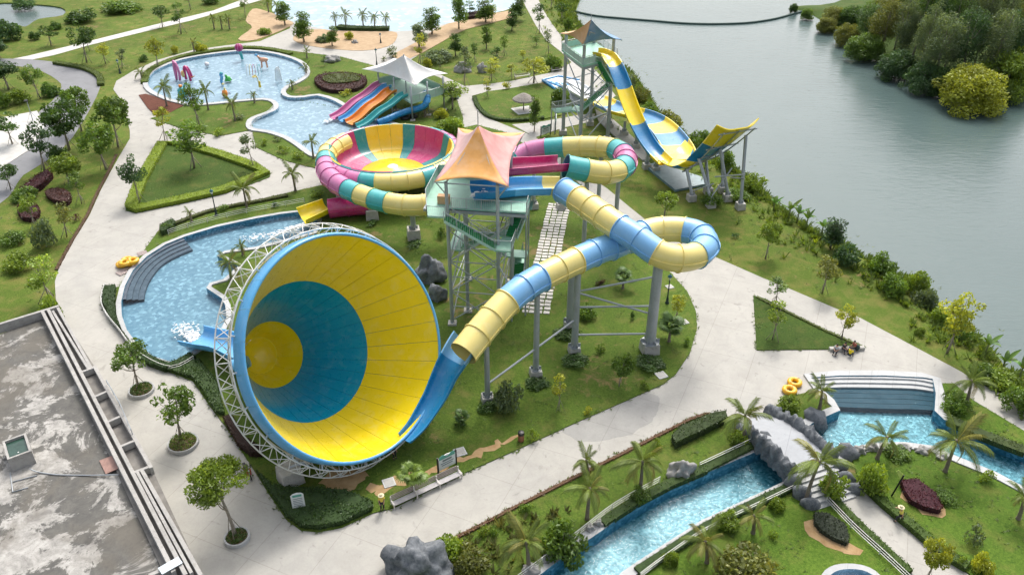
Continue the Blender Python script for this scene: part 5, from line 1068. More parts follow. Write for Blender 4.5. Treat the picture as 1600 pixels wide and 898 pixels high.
# ---------------------------------------------------------------- trees, left to right in rough order
T_ = [
 # left verge and road
 ('round', 185, 230, 152, 56, MD, 'bright topped round tree at the inside bend of the left walk'), ('round', 166, 265, 186, 54, MD, 'round tree below the bend tree on the left verge'), ('round', 109, 234, 152, 62, DK, 'large dark round tree on the left verge overhanging the road'),
 ('round', 128, 205, 136, 44, MD, 'tree behind the large dark round tree at the road'), ('sparse', 70, 268, 188, 50, BL, 'bluish tree leaning over the asphalt road'), ('round', 108, 288, 240, 44, LT, 'squat light green tree on the left verge'),
 ('sparse', 20, 226, 176, 44, DK, 'staked tree on the pale pavement at the left edge'), ('round', 14, 140, 92, 52, BL, 'dark tree at the left edge above the pavement'), ('sparse', 63, 154, 100, 34, MD, 'slim tree in the road island'), ('bush', 80, 150, 124, 26, DK, 'dark bush at the right tip of the road island'),
 ('bush', 30, 160, 138, 34, LT, 'light green bush in the road island'), ('bush', 6, 168, 138, 26, MD, 'green bush at the left edge in the road island'), ('sparse', 17, 296, 254, 36, DK, 'tree cut by the left edge below the pavement'),
 ('young', 128, 318, 270, 24, MD, 'thin staked tree beside the squat light green tree'), ('bush', 92, 248, 225, 30, DK, 'dark bush at the kerb of the asphalt road'),
 ('sparse', 136, 98, 34, 42, DK, 'leaning dark tree where the far path meets the road'), ('sparse', 80, 72, 38, 30, DK, 'dark tree beside the pond'), ('bush', 55, 62, 44, 22, DK, 'dark bush on the bank of the pond'), ('bush', 88, 46, 30, 18, DK, 'small dark bush right of the pond'), ('bush', 15, 62, 30, 40, BL, 'big dark bush at the left edge of the pond'), ('round', 0, 92, 62, 34, BL, 'dark tree on the left edge under the pond'),
 ('young', 284, 53, 4, 22, DK, 'slim dark tree beside the far path with pale trunk'), ('sparse', 254, 43, 5, 26, DK, 'dark tree behind the far path'), ('sparse', 298, 16, -22, 22, DK, 'dark tree at the top edge above the far path'), ('young', 384, 28, -12, 16, MD, 'thin tree at the left of the sand patch'), ('young', 140, 80, 54, 16, DK, 'small dark tree beside the leaning dark tree'), ('bush', 130, 34, 14, 50, DK, 'dark thicket far beyond the far path'), ('bush', 190, 18, -4, 60, MD, 'green thicket at the top edge beyond the far path'), ('bush', 38, 14, -6, 40, BL, 'dark thicket on the far bank of the pond'), ('bush', 330, 6, -10, 30, DK, 'thicket at the top edge left of the wave pool'), 
 ('sparse', 247, 107, 56, 28, YG, 'yellow green tree beside the walk at the childrens pool'), ('young', 192, 108, 76, 16, GG, 'grey green young tree near the bend of the walk'), ('young', 165, 100, 66, 20, YG, 'yellow green sapling on the lawn above the bend'), ('bush', 315, 82, 62, 18, YG, 'golden bush on the lawn above the childrens pool'), ('bush', 225, 96, 86, 14, DK, 'small dark shrub on the lawn above the childrens pool'), ('bush', 274, 84, 70, 12, YG, 'little golden shrub beside the far walk'),
 # round the children's pool
 ('sparse', 312, 197, 128, 38, MD, 'tree with pale trunk between the two palms at the childrens pool'), ('young', 258, 220, 166, 24, YG, 'thin yellow leaved tree at the tip of the brown bed'), ('sparse', 304, 264, 190, 62, MD, 'spreading tree inside the triangular lawn'), ('sparse', 219, 317, 243, 42, BL, 'bluish tree at the left side of the triangular lawn'), ('young', 397, 262, 206, 26, GG, 'thin tree at the right tip of the triangular lawn'),
 ('shrub', 312, 205, 194, 20, LT, 'light green shrub at the foot of the pale trunked tree'), ('shrub', 342, 212, 198, 22, LT, 'light green shrub at the lower edge of the pool lawn'), ('shrub', 413, 228, 216, 14, LT, 'leftmost green shrub on the lawn strip below the childrens pool'), ('shrub', 443, 240, 226, 20, LT, 'middle green shrub on the lawn strip below the childrens pool'), ('shrub', 467, 250, 233, 22, LT, 'right hand green shrub on the lawn strip below the childrens pool'), ('shrub', 310, 172, 160, 14, MD, 'dark shrub at the pool edge behind the tree'), ('shrub', 434, 222, 212, 14, GG, 'grey shrub at the pool edge below the childrens pool'), ('shrub', 374, 188, 176, 18, GG, 'grey green shrub at the tip of the pool lawn'),
 # sand garden and wave pool
 ('column', 475, 67, 14, 30, MD, 'tall bushy tree at the left end of the sand garden'), ('column', 445, 40, 2, 26, MD, 'bushy tree between the sand patches'), ('bush', 413, 54, 40, 22, LT, 'light green bush on the left sand patch'), ('column', 519, 73, 38, 20, MD, 'bushy tree in the middle of the sand garden'), ('bush', 545, 62, 47, 15, YG, 'yellow green bush in the sand garden'), ('bush', 504, 66, 54, 22, GG, 'grey green bush in the sand garden'),
 ('column', 675, 54, 8, 28, MD, 'gappy tall tree on the sand strip by the wave pool'), ('column', 717, 46, -10, 26, MD, 'very tall leafy tree on the sand strip'), ('young', 735, 25, 2, 18, DK, 'dark little tree behind the very tall leafy tree'), ('column', 759, 36, -4, 30, MD, 'broad tree on the sand strip near the lakeside walk'), ('column', 655, 74, 34, 26, GG, 'grey green tree at the left end of the sand strip'), ('young', 657, 100, 54, 18, YG, 'yellow green slim tree behind the white tent roof'), ('column', 806, 32, -8, 26, DK, 'dark tree at the top of the lakeside walk'), ('young', 770, 34, 6, 14, YG, 'light young tree right of the broad tree on the sand strip'),
 ('column', 712, 88, 50, 22, DK, 'dense dark columnar tree on the upper lawn'), ('young', 726, 134, 72, 22, GG, 'pale trunked young tree at the corner of the upper lawn'), ('young', 742, 98, 66, 14, DK, 'thin dark sapling right of the columnar tree'), ('column', 760, 77, 36, 18, MD, 'feathered narrow tree in the middle of the upper lawn'), ('young', 775, 110, 72, 18, DK, 'dark topped sapling on the upper lawn'), ('young', 788, 88, 54, 14, MD, 'pale green sapling on the upper lawn'), ('column', 800, 48, 16, 20, DK, 'dark shaggy tree on the upper lawn near the walk'), ('young', 843, 53, 4, 20, DK, 'slim dark tree beside the lakeside walk'), ('young', 857, 84, 44, 14, GG, 'thin reddish stemmed tree beside the lakeside walk'), ('young', 768, 126, 92, 24, YG, 'yellow green sapling beside the boulders'), ('young', 800, 124, 100, 18, YG, 'faint yellow green sapling near the walk on the upper lawn'), ('bush', 683, 96, 76, 46, GG, 'wide grey green bush behind the white tent roof'), ('young', 688, 108, 88, 12, GG, 'grey sapling in front of the wide grey green bush'), ('bush', 668, 105, 90, 14, YG, 'yellow green bush beside the white tent roof'), ('young', 818, 95, 78, 14, YG, 'light sapling on the right of the upper lawn'), ('bush', 864, 108, 78, 28, MD, 'bushy tree in the right corner of the upper lawn'), ('sparse', 834, 130, 88, 48, YG, 'light green spreading tree beside the upper walk'), ('young', 838, 72, 56, 12, MD, 'tiny sapling beside the lakeside walk'), ('shrub', 612, 90, 70, 18, GG, 'bare branched shrub on the walk by the white tent roof'),
 ('sparse', 878, 32, 2, 24, DK, 'dark tree between the lakeside walk and the lake'), ('bush', 888, 46, 20, 20, MD, 'green bush on the lake bank near the top'), ('young', 862, 14, -18, 16, DK, 'dark tree at the top edge beside the lake'),
 ('bush', 875, 166, 128, 36, MD, 'bushy tree under the lakeside tower'), ('column', 835, 206, 150, 20, MD, 'narrow tree beside the information board'), ('young', 761, 152, 124, 14, YG, 'yellow green sapling at the corner of the parasol lawn'), ('shrub', 792, 140, 126, 14, YG, 'light grassy shrub on the upper edge of the parasol lawn'),
 ('sparse', 707, 172, 126, 44, LT, 'leafy light tree right of the white tent roof'), ('bush', 704, 208, 174, 42, LT, 'light green bush behind the bowl'), ('bush', 690, 186, 168, 22, YG, 'yellow green bush by the childrens slide platform'), ('shrub', 541, 150, 139, 20, YG, 'yellow green shrub beside the oval purple bed'), ('young', 508, 104, 86, 10, DK, 'little dark conifer on the lawn by the oval bed'),
 # lake bank
 ('bush', 975, 132, 106, 40, GG, 'olive bush on the bank behind the plunge slide'), ('bush', 1000, 158, 128, 34, OL, 'brownish bush on the bank behind the plunge slide'), ('bush', 1014, 178, 150, 36, MD, 'green bush on the bank beside the return flume'), ('bush', 1044, 202, 172, 36, OL, 'olive bush at the bend of the return flume'), ('bush', 1092, 232, 200, 46, MD, 'round green bush behind the high ramp'), ('bush', 960, 112, 92, 30, MD, 'green bush at the waterline behind the lakeside tower'), ('bush', 1134, 262, 232, 26, MD, 'green bush seen through the legs of the high ramp'), ('bush', 1176, 296, 262, 42, LT, 'light green bush on the bank right of the high ramp'), ('bush', 1150, 310, 292, 40, MD, 'spreading bush under the tip of the high ramp'),
 ('column', 1297, 388, 334, 34, BL, 'dark bushy tree on the bank by the banana plants'), ('bush', 1322, 412, 372, 50, BL, 'dark green thicket on the lake bank'), ('bush', 1378, 424, 380, 46, MD, 'round green bush leaning over the lake'), ('bush', 1392, 458, 420, 44, MD, 'green bush inland of the round lake bush'), ('bush', 1432, 446, 410, 46, LT, 'light leafy bush at the waterline'), ('bush', 1446, 468, 434, 44, GG, 'grey green bush hanging over the water'), ('bush', 1470, 500, 474, 40, LT, 'light green bush low on the lake bank'), ('bush', 1500, 524, 500, 40, MD, 'green bush below the tall crooked tree'),
 ('round', 1196, 404, 348, 38, LT, 'light green tree on the dry grass by the lake bank'), ('sparse', 1285, 458, 396, 44, OL, 'olive tree beside the upper right walk'), ('sparse', 1480, 552, 458, 60, YG, 'tall crooked yellow green tree on the lake bank'), ('young', 1207, 532, 472, 32, LT, 'young staked tree in the small triangular lawn'), ('young', 1212, 474, 436, 30, MD, 'young tree at the top of the small triangular lawn'), ('sparse', 1313, 532, 478, 32, YG, 'yellow green tree above the seated people'), ('bush', 1436, 522, 504, 18, LT, 'light green bush on the lower bank'), ('round', 1038, 340, 300, 38, LT, 'light green bushy tree beside the path under the high ramp'), ('bush', 1112, 320, 300, 36, MD, 'bush at the foot of the high ramp columns'), ('bush', 1560, 600, 566, 60, LT, 'wide leafy bush at the right edge of the bank'), ('bush', 1590, 640, 606, 50, MD, 'bush at the right edge above the right hand walk'), ('bush', 1530, 592, 566, 44, MD, 'bush beside the right hand walk near the bananas'),
 # funnel lawn
 ('young', 874, 642, 584, 24, YG, 'yellow leaved sapling near the path on the funnel lawn'), ('round', 967, 604, 548, 34, MD, 'small round tree near the path on the funnel lawn'), ('bush', 792, 644, 592, 46, GG, 'grey green bushy tree by the tube column nearest the funnel'), ('shrub', 938, 552, 536, 18, MD, 'dark shrub right of the middle tube column'), ('shrub', 1072, 540, 526, 14, MD, 'small dark shrub near the bend of the main walk'), ('young', 1056, 502, 456, 24, YG, 'thin yellow green tree by the lamp post'), ('shrub', 918, 648, 632, 14, YG, 'lime shrub near the path edge on the funnel lawn'), ('shrub', 1006, 608, 594, 16, LT, 'pale shrub at the path edge below the great column'), ('bush', 898, 568, 550, 44, DK, 'dark planting round the foot of the middle tube column'), ('bush', 838, 602, 582, 36, DK, 'dark planting round the foot of the thin tube column'), ('bush', 762, 640, 624, 32, DK, 'dark planting round the foot of the lowest tube column'), ('bush', 1014, 572, 552, 50, DK, 'dark ring of planting round the great column'), ('bush', 884, 524, 504, 40, DK, 'dark planting at the column behind the middle tube column'), ('bush', 916, 496, 476, 30, MD, 'leafy shrub between the tube columns'), ('shrub', 720, 668, 652, 18, DK, 'dark shrub right of the funnel'), ('shrub', 846, 606, 594, 14, BL, 'bluish shrub on the funnel lawn'), ('shrub', 988, 500, 484, 10, BL, 'small bluish cone shrub left of the great column'), ('shrub', 690, 372, 354, 18, DK, 'dark shrub under the tower stairs'), ('shrub', 582, 352, 338, 26, DK, 'dark planting at the footing left of the bowl tube'), ('shrub', 647, 384, 372, 30, DK, 'dark ring of planting round the bowl tube footing'), ('shrub', 832, 688, 668, 18, LT, 'light green shrub beside the litter bin'), ('shrub', 750, 512, 498, 16, (0.07, 0.04, 0.02), 'russet shrub behind the yellow tube'), ('shrub', 938, 446, 436, 16, (0.08, 0.04, 0.025), 'russet shrub under the loop of the tube'), ('shrub', 1148, 372, 364, 12, BL, 'small bluish shrub on the dry grass by the lake'), ('shrub', 497, 308, 296, 20, LT, 'light shrub left of the bowl'), ('shrub', 264, 362, 348, 20, MD, 'leafy shrub at the left tip of the pool lawn'), ('shrub', 430, 324, 314, 14, BL, 'dark little shrub above the landing pool'), ('shrub', 350, 330, 318, 18, MD, 'dark shrub beside the lamp post'), ('shrub', 880, 230, 214, 24, MD, 'green shrub above the pink tube'), ('shrub', 910, 236, 212, 30, LT, 'leafy shrub under the stairs of the lakeside tower'), ('bush', 955, 262, 248, 30, MD, 'weedy bush inside the loop of the pink tube'),
 # plaza planters get their trees with the pots; river side
 ('shrub', 822, 800, 782, 22, MD, 'small green shrub at the russet edging'), ('shrub', 1026, 700, 684, 16, LT, 'lime shrub on the palm lawn edging'), ('bush', 880, 862, 812, 70, MD, 'large dark leaved bush at the river boulders'), ('bush', 700, 872, 838, 48, LT, 'light green bush beside the dark boulder'), ('bush', 740, 890, 856, 60, OL, 'olive scrub right of the dark boulder'), ('shrub', 756, 838, 822, 20, LT, 'left one of two shrubs on the scrub bank'), ('shrub', 772, 836, 820, 20, MD, 'right one of two shrubs on the scrub bank'), ('bush', 1000, 782, 762, 34, MD, 'green shrub under the middle coconut palm'), ('bush', 1046, 880, 850, 30, LT, 'light shrub on the south bank of the river'), ('bush', 1160, 906, 862, 90, OL, 'big russet and green bush at the bottom edge'), ('bush', 1136, 824, 800, 40, LT, 'bright green bush behind the lower palm'), ('bush', 1212, 795, 772, 26, LT, 'small bright bush by the railing south of the river'), ('bush', 1360, 768, 720, 44, LT, 'bright green bush at the foot of the bridge stairs'), ('bush', 1300, 778, 738, 44, LT, 'leafy bush under the leaning palm at the bridge'), ('shrub', 1540, 752, 732, 26, LT, 'lime shrub below the right hand pool wall'), ('bush', 1476, 782, 770, 36, MD, 'low bush under the tall palm on the right lawn'), ('shrub', 1520, 850, 820, 34, GG, 'pale grassy clump on the right lawn'), ('bush', 1532, 892, 862, 32, YG, 'yellow green bush at the bottom right'), ('round', 1448, 905, 838, 44, YG, 'yellow green tree at the bottom edge on the bridge walk'), ('bush', 1232, 640, 618, 36, LT, 'grassy shrub at the planter by the pool steps'), ('bush', 1154, 690, 668, 36, LT, 'green bush under the palm at the bridge'), ('bush', 1490, 640, 616, 40, MD, 'leafy shrub below the palm at the right hand walk'), ('shrub', 1478, 624, 606, 16, MD, 'small shrub at the end of the pool steps'), ('shrub', 1206, 842, 826, 16, LT, 'small pale shrub on the south lawn'), ('bush', 1400, 712, 700, 40, MD, 'green shrub behind the boulder edge of the pool'), ('shrub', 1500, 884, 868, 20, LT, 'small light shrub at the bottom right'),
 ('young', 78, 470, 404, 44, LT, 'light green sapling left of the plaza'), ('bush', 72, 386, 342, 34, GG, 'scraggly grey green tree on the left verge'), ('young', 105, 370, 316, 30, OL, 'thin olive tree on the left verge'), ('bush', 84, 510, 452, 36, LT, 'bright bush at the corner of the concrete roof'), ('sparse', 55, 355, 300, 30, LT, 'light leaved tree above the purple beds'), ('shrub', 120, 345, 334, 14, PU, 'single red shrub near the left walk'), ('shrub', 95, 495, 478, 16, GG, 'grey shrub at the corner of the concrete roof'), ('bush', 32, 420, 396, 44, LT, 'low leafy thicket on the grass left of the plaza'), ('bush', 20, 380, 362, 40, MD, 'weedy thicket at the left edge'), ('bush', 40, 310, 290, 40, MD, 'green thicket beside the purple bed'),
]
for t in T_: plant(*t)
# palms
PALMS = [
 (261, 167, 138, 18, 'palm in the brown bed at the childrens pool', 255), (326, 173, 142, 14, 'slim palm at the pool edge right of the pale trunked tree', 320), (368, 190, 163, 15, 'palm on the lawn tip in the childrens pool', 362), (222, 124, 114, 11, 'small palm in the hedge left of the childrens pool', None), (480, 92, 80, 8, 'upper small palm at the right rim of the childrens pool', None), (479, 117, 106, 9, 'middle small palm at the right rim of the childrens pool', None), (457, 141, 131, 9, 'small palm on the right hand point of the childrens pool', None), (398, 162, 148, 9, 'little palm at the pool lawn point', None), (304, 84, 68, 9, 'small palm on the walk above the childrens pool', None),
 (490, 249, 222, 13, 'palm at the left of the bowl by the childrens pool', 487), (462, 300, 272, 20, 'palm beside the path left of the bowl', 456), (386, 325, 296, 24, 'palm beside the lamp post above the landing pool', 380), (300, 348, 332, 9, 'small palm left of the lamp post', None), (632, 184, 170, 10, 'left palm beside the small blue tube', None), (664, 184, 170, 12, 'right palm beside the small blue tube', None), (600, 96, 92, 5, 'tiny palm on the walk', None),
 (525, 44, 26, 9, 'first palm of the row at the wave pool', None), (541, 45, 24, 11, 'second palm of the row at the wave pool', None), (568, 45, 24, 11, 'third palm of the row at the wave pool', None), (586, 46, 28, 10, 'fourth palm of the row at the wave pool', None), (604, 47, 29, 10, 'fifth palm of the row at the wave pool', None), (335, 46, 29, 9, 'left palm of the clump beside the far path', None), (347, 46, 30, 9, 'middle palm of the clump beside the far path', None), (359, 46, 29, 9, 'right palm of the clump beside the far path', None), (420, 20, 5, 9, 'palm behind the left sand patch', None), (434, 24, 8, 9, 'second palm behind the left sand patch', None),
 (362, 440, 412, 26, 'palm on the lawn point between the landing pool and the funnel', 358), (380, 400, 384, 13, 'small palm at the water behind the funnel truss', None),
 (917, 812, 764, 36, 'coconut palm left of the middle palm on the river lawn', 922), (1000, 768, 722, 44, 'middle coconut palm by the pink flowers on the river lawn', 1004), (918, 742, 720, 24, 'short palm at the russet edging of the main walk', 916), (826, 890, 846, 44, 'coconut palm among boulders at the bottom edge', 822), (1160, 692, 650, 34, 'palm at the upper end of the bridge', 1164), (1258, 784, 722, 44, 'leaning coconut palm at the lower end of the bridge', 1280), (1280, 640, 612, 28, 'palm in the planter by the pool steps', 1284), (1370, 718, 684, 30, 'palm on the boulder edge of the pool', 1386), (1476, 738, 690, 44, 'tall palm leaning over the pool on the right lawn', 1494), (1508, 634, 596, 34, 'palm beside the right hand walk', 1518), (1104, 880, 846, 36, 'lower palm on the south bank of the river', 1102), (1176, 834, 806, 26, 'small palm on the south bank of the river', 1178), (1590, 812, 776, 26, 'palm cut by the right edge', 1600),
]
for bx, by, cy, r_, lab, cx in PALMS:
    palm(bx, by, cy, r_, 'coconut ' + lab if ('palm' in lab and by > 640 and 'coconut' not in lab) else lab, cx=cx, dead=2 if by > 640 else 1, n=13 if r_ > 12 else 11, dry=0.25 if by > 640 else 0.1, group='palms of the park')
for bx, by, cy, r_, lab in ((1045, 535, 515, 22, 'fan palm on the lawn right of the great column'), (973, 452, 436, 16, 'small fan palm under the tube loop'), (644, 766, 744, 24, 'bright fan palm behind the slatted bench'), (508, 66, 60, 6, 'tiny fan palm in the sand garden'), (722, 664, 654, 14, 'dark fan palm right of the funnel')): palm(bx, by, cy, r_, lab, kind='fan', n=16, dead=0, col=(0.13, 0.20, 0.03) if 'bright' in lab else (0.07, 0.13, 0.025))
for bx, by, ty, lab in ((1209, 326, 306, 'first banana plant of the row on the lake bank'), (1233, 338, 312, 'second banana plant of the row on the lake bank'), (1246, 344, 320, 'third banana plant of the row on the lake bank'), (1260, 352, 327, 'fourth banana plant of the row on the lake bank'), (1284, 364, 340, 'banana plant beside the dark bushy bank tree'), (1540, 550, 520, 'banana plant on the bank below the crooked tree'), (1566, 576, 548, 'banana plant near the right edge of the bank'), (1592, 590, 556, 'banana plant at the right edge')): banana(bx, by, ty, lab, 'banana plants on the lake bank')
# pink bougainvillea at the river boulders
plant('shrub', 1074, 740, 726, 18, (0.45, 0.03, 0.16), 'pink flowering shrub at the river boulders')
# ---------------------------------------------------------------- the wooded island
ipx = [(1236, 10), (1262, 22), (1300, 44), (1345, 70), (1382, 92), (1420, 116), (1450, 134), (1480, 150), (1540, 156), (1580, 146), (1620, 130), (1700, 110), (1760, 40), (1700, -30), (1500, -50), (1380, -30), (1300, 4)]
isl = smooth([P(x, y, LAKE_Z) for x, y in ipx], 3); b = MB(); ci = sum(isl, Vector()) / len(isl)
rows = [[q.lerp(ci, f) + Vector((0, 0, z)) for q in isl] for f, z in ((-0.02, -0.6), (0.04, 0.25), (0.25, 1.0), (0.6, 1.5))]; m = len(isl); vs = [q for r_ in rows for q in r_] + [ci + Vector((0, 0, 1.6))]
b.add(vs, [(j * m + i, j * m + (i + 1) % m, (j + 1) * m + (i + 1) % m, (j + 1) * m + i) for j in range(3) for i in range(m)] + [(3 * m + i, 3 * m + (i + 1) % m, 4 * m) for i in range(m)]); tag(b.build('island', M_dark, None, smooth=True), kind='structure')
rg = random.Random(4)
WORDS = ['first', 'second', 'third', 'fourth', 'fifth', 'sixth', 'seventh', 'eighth', 'ninth', 'tenth', 'eleventh', 'twelfth', 'thirteenth', 'fourteenth', 'fifteenth', 'sixteenth', 'seventeenth', 'eighteenth', 'nineteenth', 'twentieth']
sp = [(1352, 66, 4), (1376, 84, -6), (1398, 74, -30), (1404, 100, -4), (1424, 92, -30), (1430, 120, 4), (1450, 100, -34), (1456, 132, 20), (1474, 112, -24), (1490, 96, -50), (1500, 130, 10), (1520, 112, -30), (1540, 136, 14), (1556, 110, -36), (1580, 128, -6), (1600, 100, -50), (1470, 70, -60), (1530, 80, -60), (1600, 70, -70), (1420, 60, -50)]
for i, (x_, y_, t_) in enumerate(sp): plant('wispy', x_, y_, t_, rg.uniform(40, 56), rg.choice((DK, BL, GG, OL)), '%s tall wispy tree on the wooded island counting from its left tip' % WORDS[i], 'trees on the wooded island', z=LAKE_Z + 0.8)
for x_, y_, t_, w_, c_, lab in ((1512, 158, 98, 104, YG, 'big yellow green bamboo clump at the front of the wooded island'), (1570, 140, 70, 90, LT, 'light green bamboo clump on the right of the island'), (1596, 118, 50, 70, (0.16, 0.19, 0.03), 'yellowish bamboo clump at the right edge of the island'), (1350, 84, 50, 60, MD, 'green thicket on the left shore of the island'), (1400, 112, 74, 60, BL, 'dark thicket at the island waterline'), (1440, 134, 96, 60, BL, 'dark thicket beside the big yellow green clump'), (1380, 46, -8, 70, (0.12, 0.15, 0.03), 'olive bamboo clump at the top of the island'), (1322, 62, 34, 40, OL, 'olive thicket near the left tip of the island'), (1292, 42, 26, 34, OL, 'low scrub on the left tip of the island'), (1262, 22, 12, 22, MD, 'small scrub at the very tip of the island'), (1240, 12, 4, 14, DK, 'tiny bush off the tip of the island'), (1302, 30, 10, 40, OL, 'olive scrub on the back of the island tip'), (1334, 34, 6, 50, DK, 'dark thicket behind the left shore of the island'), (1372, 24, -6, 50, MD, 'green thicket at the top edge of the island'), (1416, 20, -20, 60, GG, 'grey green thicket at the top edge beside the island trees'), (1480, 140, 100, 60, DK, 'dark thicket behind the big yellow green clump')):
    plant('clump', x_, y_, t_, w_, c_, lab, 'thickets on the wooded island', z=LAKE_Z + 0.1)
# floating boom across the lake
bo = smooth([P(x, y, LAKE_Z + 0.12) for x, y in ((897, 18), (930, 25), (970, 29), (1020, 33), (1070, 37), (1120, 38), (1170, 36), (1210, 30), (1240, 22), (1262, 17), (1300, 14), (1350, 11), (1380, 8))], 8, False)
tag(MB().line(resample(bo, 1.5), 0.32, 6).build('floating_boom', plain('dark_green_rope', (0.02, 0.06, 0.05), 0.6), None, smooth=True), 'dark green floating boom line strung across the lake', 'boom')
# ---------------------------------------------------------------- rough growth nobody could count: tussocks on the bank and verges
def tussocks(name, pts, h, label, col, n=7, spread=0.35):
    cs = []; vs = []; fs = []; tint = []; k = 0
    for (x, y, z) in pts:
        s = NR.uniform(0.6, 1.4); tn = np.clip(NR.normal(0.5, 0.2), 0, 1)
        for _ in range(n):
            a = NR.uniform(0, 6.283); o = NR.uniform(0, spread * 0.6); d = np.array((math.cos(a), math.sin(a))); bx, by = x + d[0] * o, y + d[1] * o; hh = h * s * NR.uniform(0.6, 1.2); ln = spread * s * NR.uniform(0.4, 1.1); w = (0.05 + 0.03 * s) * (1.0 if h > 0.3 else 0.5)
            p = (-d[1] * w, d[0] * w); vs += [(bx - p[0], by - p[1], z), (bx + p[0], by + p[1], z), (bx + d[0] * ln + p[0] * 0.8, by + d[1] * ln + p[1] * 0.8, z + hh * 0.85), (bx + d[0] * ln * 1.5, by + d[1] * ln * 1.5, z + hh)]; fs += [(k, k + 1, k + 2), (k, k + 2, k + 3)]; tint += [tn, tn]; k += 4
    me = bpy.data.meshes.new(name); me.from_pydata(vs, [], fs); at = me.attributes.new('tint', 'FLOAT', 'FACE'); at.data.foreach_set('value', tint); me.materials.append(M_leaf); o = link(name, me); o.color = (*col, 1); return tag(o, label, 'grass', kind='stuff')
pts = []
seg = [(a, c) for a, c in zip(shore, shore[1:]) if 30 < a.y < 240]
for a, c in seg:
    d = c - a; nrm = Vector((d.y, -d.x, 0)).normalized()
    for _ in range(int(d.length * 17)):
        t = NR.uniform(); o = abs(NR.normal(0, 3.2)) + 0.1; q = a.lerp(c, t); q = q + Vector((d.y, -d.x, 0)).normalized() * o
        if mnoise.noise(q * 0.25) > -0.25 or o < 2: pts.append((q.x, q.y, -1.35 + 0.5 * o if o < 1.8 else (-0.45 + 0.16 * (o - 1.8) if o < 4.6 else 0.0)))
tussocks('bank_grass', pts, 0.6, 'tall green grass and reeds growing down the lake bank', (0.15, 0.225, 0.036))
def scatter(keys, dens, thr, seedf=0.15, box=None):
    fs = [f for f, of in zip(CF, OF) if of and REG[max(of)][0] in keys]; out = []
    for f in fs:
        for i in range(1, len(f) - 1):
            a, b_, c = [np.array(CV[j]) for j in (f[0], f[i], f[i + 1])]
            lo = np.maximum(np.minimum(np.minimum(a, b_), c), -9e9); ar = abs((b_ - a)[0] * (c - a)[1] - (b_ - a)[1] * (c - a)[0]) / 2; k = min(NR.poisson(ar * dens), 40000)
            if not k: continue
            u = NR.uniform(0, 1, (k, 2)); w = u.sum(1) > 1; u[w] = 1 - u[w]; q = a + u[:, :1] * (b_ - a) + u[:, 1:] * (c - a); out.append(q)
    q = np.concatenate(out); ok = (np.abs(q[:, 0]) < 25 + q[:, 1] * 0.62) & (q[:, 1] > 36) & (q[:, 1] < 230); q = q[ok]
    nz = np.array([mnoise.noise(Vector((x * seedf, y * seedf, 3.3))) for x, y in q]); return [(x, y) for (x, y), n_ in zip(q, nz) if n_ > thr]
EDGE = []
for k, p in ISL.items():
    w_ = px(p)
    for a, c in zip(w_, w_[1:] + w_[:1]):
        for _ in range(int((c - a).length * 3.2)):
            q = a.lerp(c, NR.uniform()); EDGE.append((q.x + NR.normal(0, 0.12), q.y + NR.normal(0, 0.12), 0.08))
tussocks('rough_grass', [(x, y, 0.0) for x, y in scatter({'land'}, 0.5, -0.1)], 0.11, 'rough tufty grass on the outer lawns', (0.12, 0.175, 0.03), 5, 0.2)
tussocks('lawn_weeds', [(x, y, 0.14) for x, y in scatter({'lawn_bowl', 'lawn_river', 'lawn_south', 'lawn_east', 'lawn_verge', 'lawn_mid', 'lawn_rest', 'lawn_triangle'}, 1.2, -0.1, 0.25)] + EDGE, 0.08, 'weedy tufts in the park lawns', (0.12, 0.18, 0.03), 4, 0.14)
tussocks('scrub_grass', [(q[0], q[1], 0.14) for q in poly_sample(px([(700, 850), (760, 818), (830, 800), (900, 800), (850, 880), (780, 898), (700, 898)]), 3.0)], 0.4, 'dry scrubby growth beside the dark boulder', (0.13, 0.14, 0.035), 6, 0.3)
# ================================================================ buildings, furniture, people, small things
# ---------------------------------------------------------------- concrete roof in the near left corner
m, n, b, o = newmat('stained_roof'); co = coord(n); M_roof = m
f1 = noise(n, co, 0.22, 7, 0.72, 0.5); f2 = noise(n, co, 0.75, 8, 0.78, 0.6); f3 = noise(n, co, 4.0, 6, 0.75); f4 = noise(n, co, 0.13, 5, 0.6, 0.4)
c = ramp(n, f2, [(0.28, (0.15, 0.145, 0.135)), (0.5, (0.34, 0.33, 0.305)), (0.72, (0.50, 0.485, 0.455))])
c = mix(n, ramp(n, f1, [(0.475, 0.0), (0.51, 0.92)]), c, ramp(n, f2, [(0.3, (0.04, 0.041, 0.04)), (0.7, (0.115, 0.11, 0.095))]))
c = mix(n, ramp(n, f4, [(0.5, 0.0), (0.6, 0.55)]), c, (0.13, 0.115, 0.09))
c = mix(n, ramp(n, f3, [(0.33, 0.35), (0.5, 0.0)]), c, (0.08, 0.075, 0.065))
n.links.new(c, b.inputs['Base Color']); b.inputs['Roughness'].default_value = 0.8; bump(n, b, f3, 0.2, 0.03)
M_beam = plain('weathered_concrete', (0.35, 0.34, 0.32), 0.85, 0.18, 1.3, bmp=0.2, dirt=0.5)
M_dgut = plain('gutter_concrete', (0.19, 0.18, 0.165), 0.9, 0.35, 0.9, bmp=0.2, dirt=0.5)
bz, fz = 5.0, 4.15
bld = thing('concrete_building', 'flat roofed concrete building with stained roof and open beams along its edge', 'building', tuple(P(60, 700, 0)))
fl = [P(-140, 560, fz), P(0, 522, fz), P(78, 494, fz), P(150, 640, fz), P(284, 892, fz), P(330, 990, fz), P(-140, 1010, fz)]
MB().prism([(q.x, q.y) for q in fl], fz - 0.3, fz).build('roof', M_roof, bld)
wl = [P(-140, 560, fz), P(0, 520, fz), P(80, 493, fz), P(236, 728, fz), P(312, 893, fz), P(340, 990, fz), P(-140, 1010, fz)]; wl = [q.lerp(sum(wl, Vector()) / 7, 0.02) for q in wl]
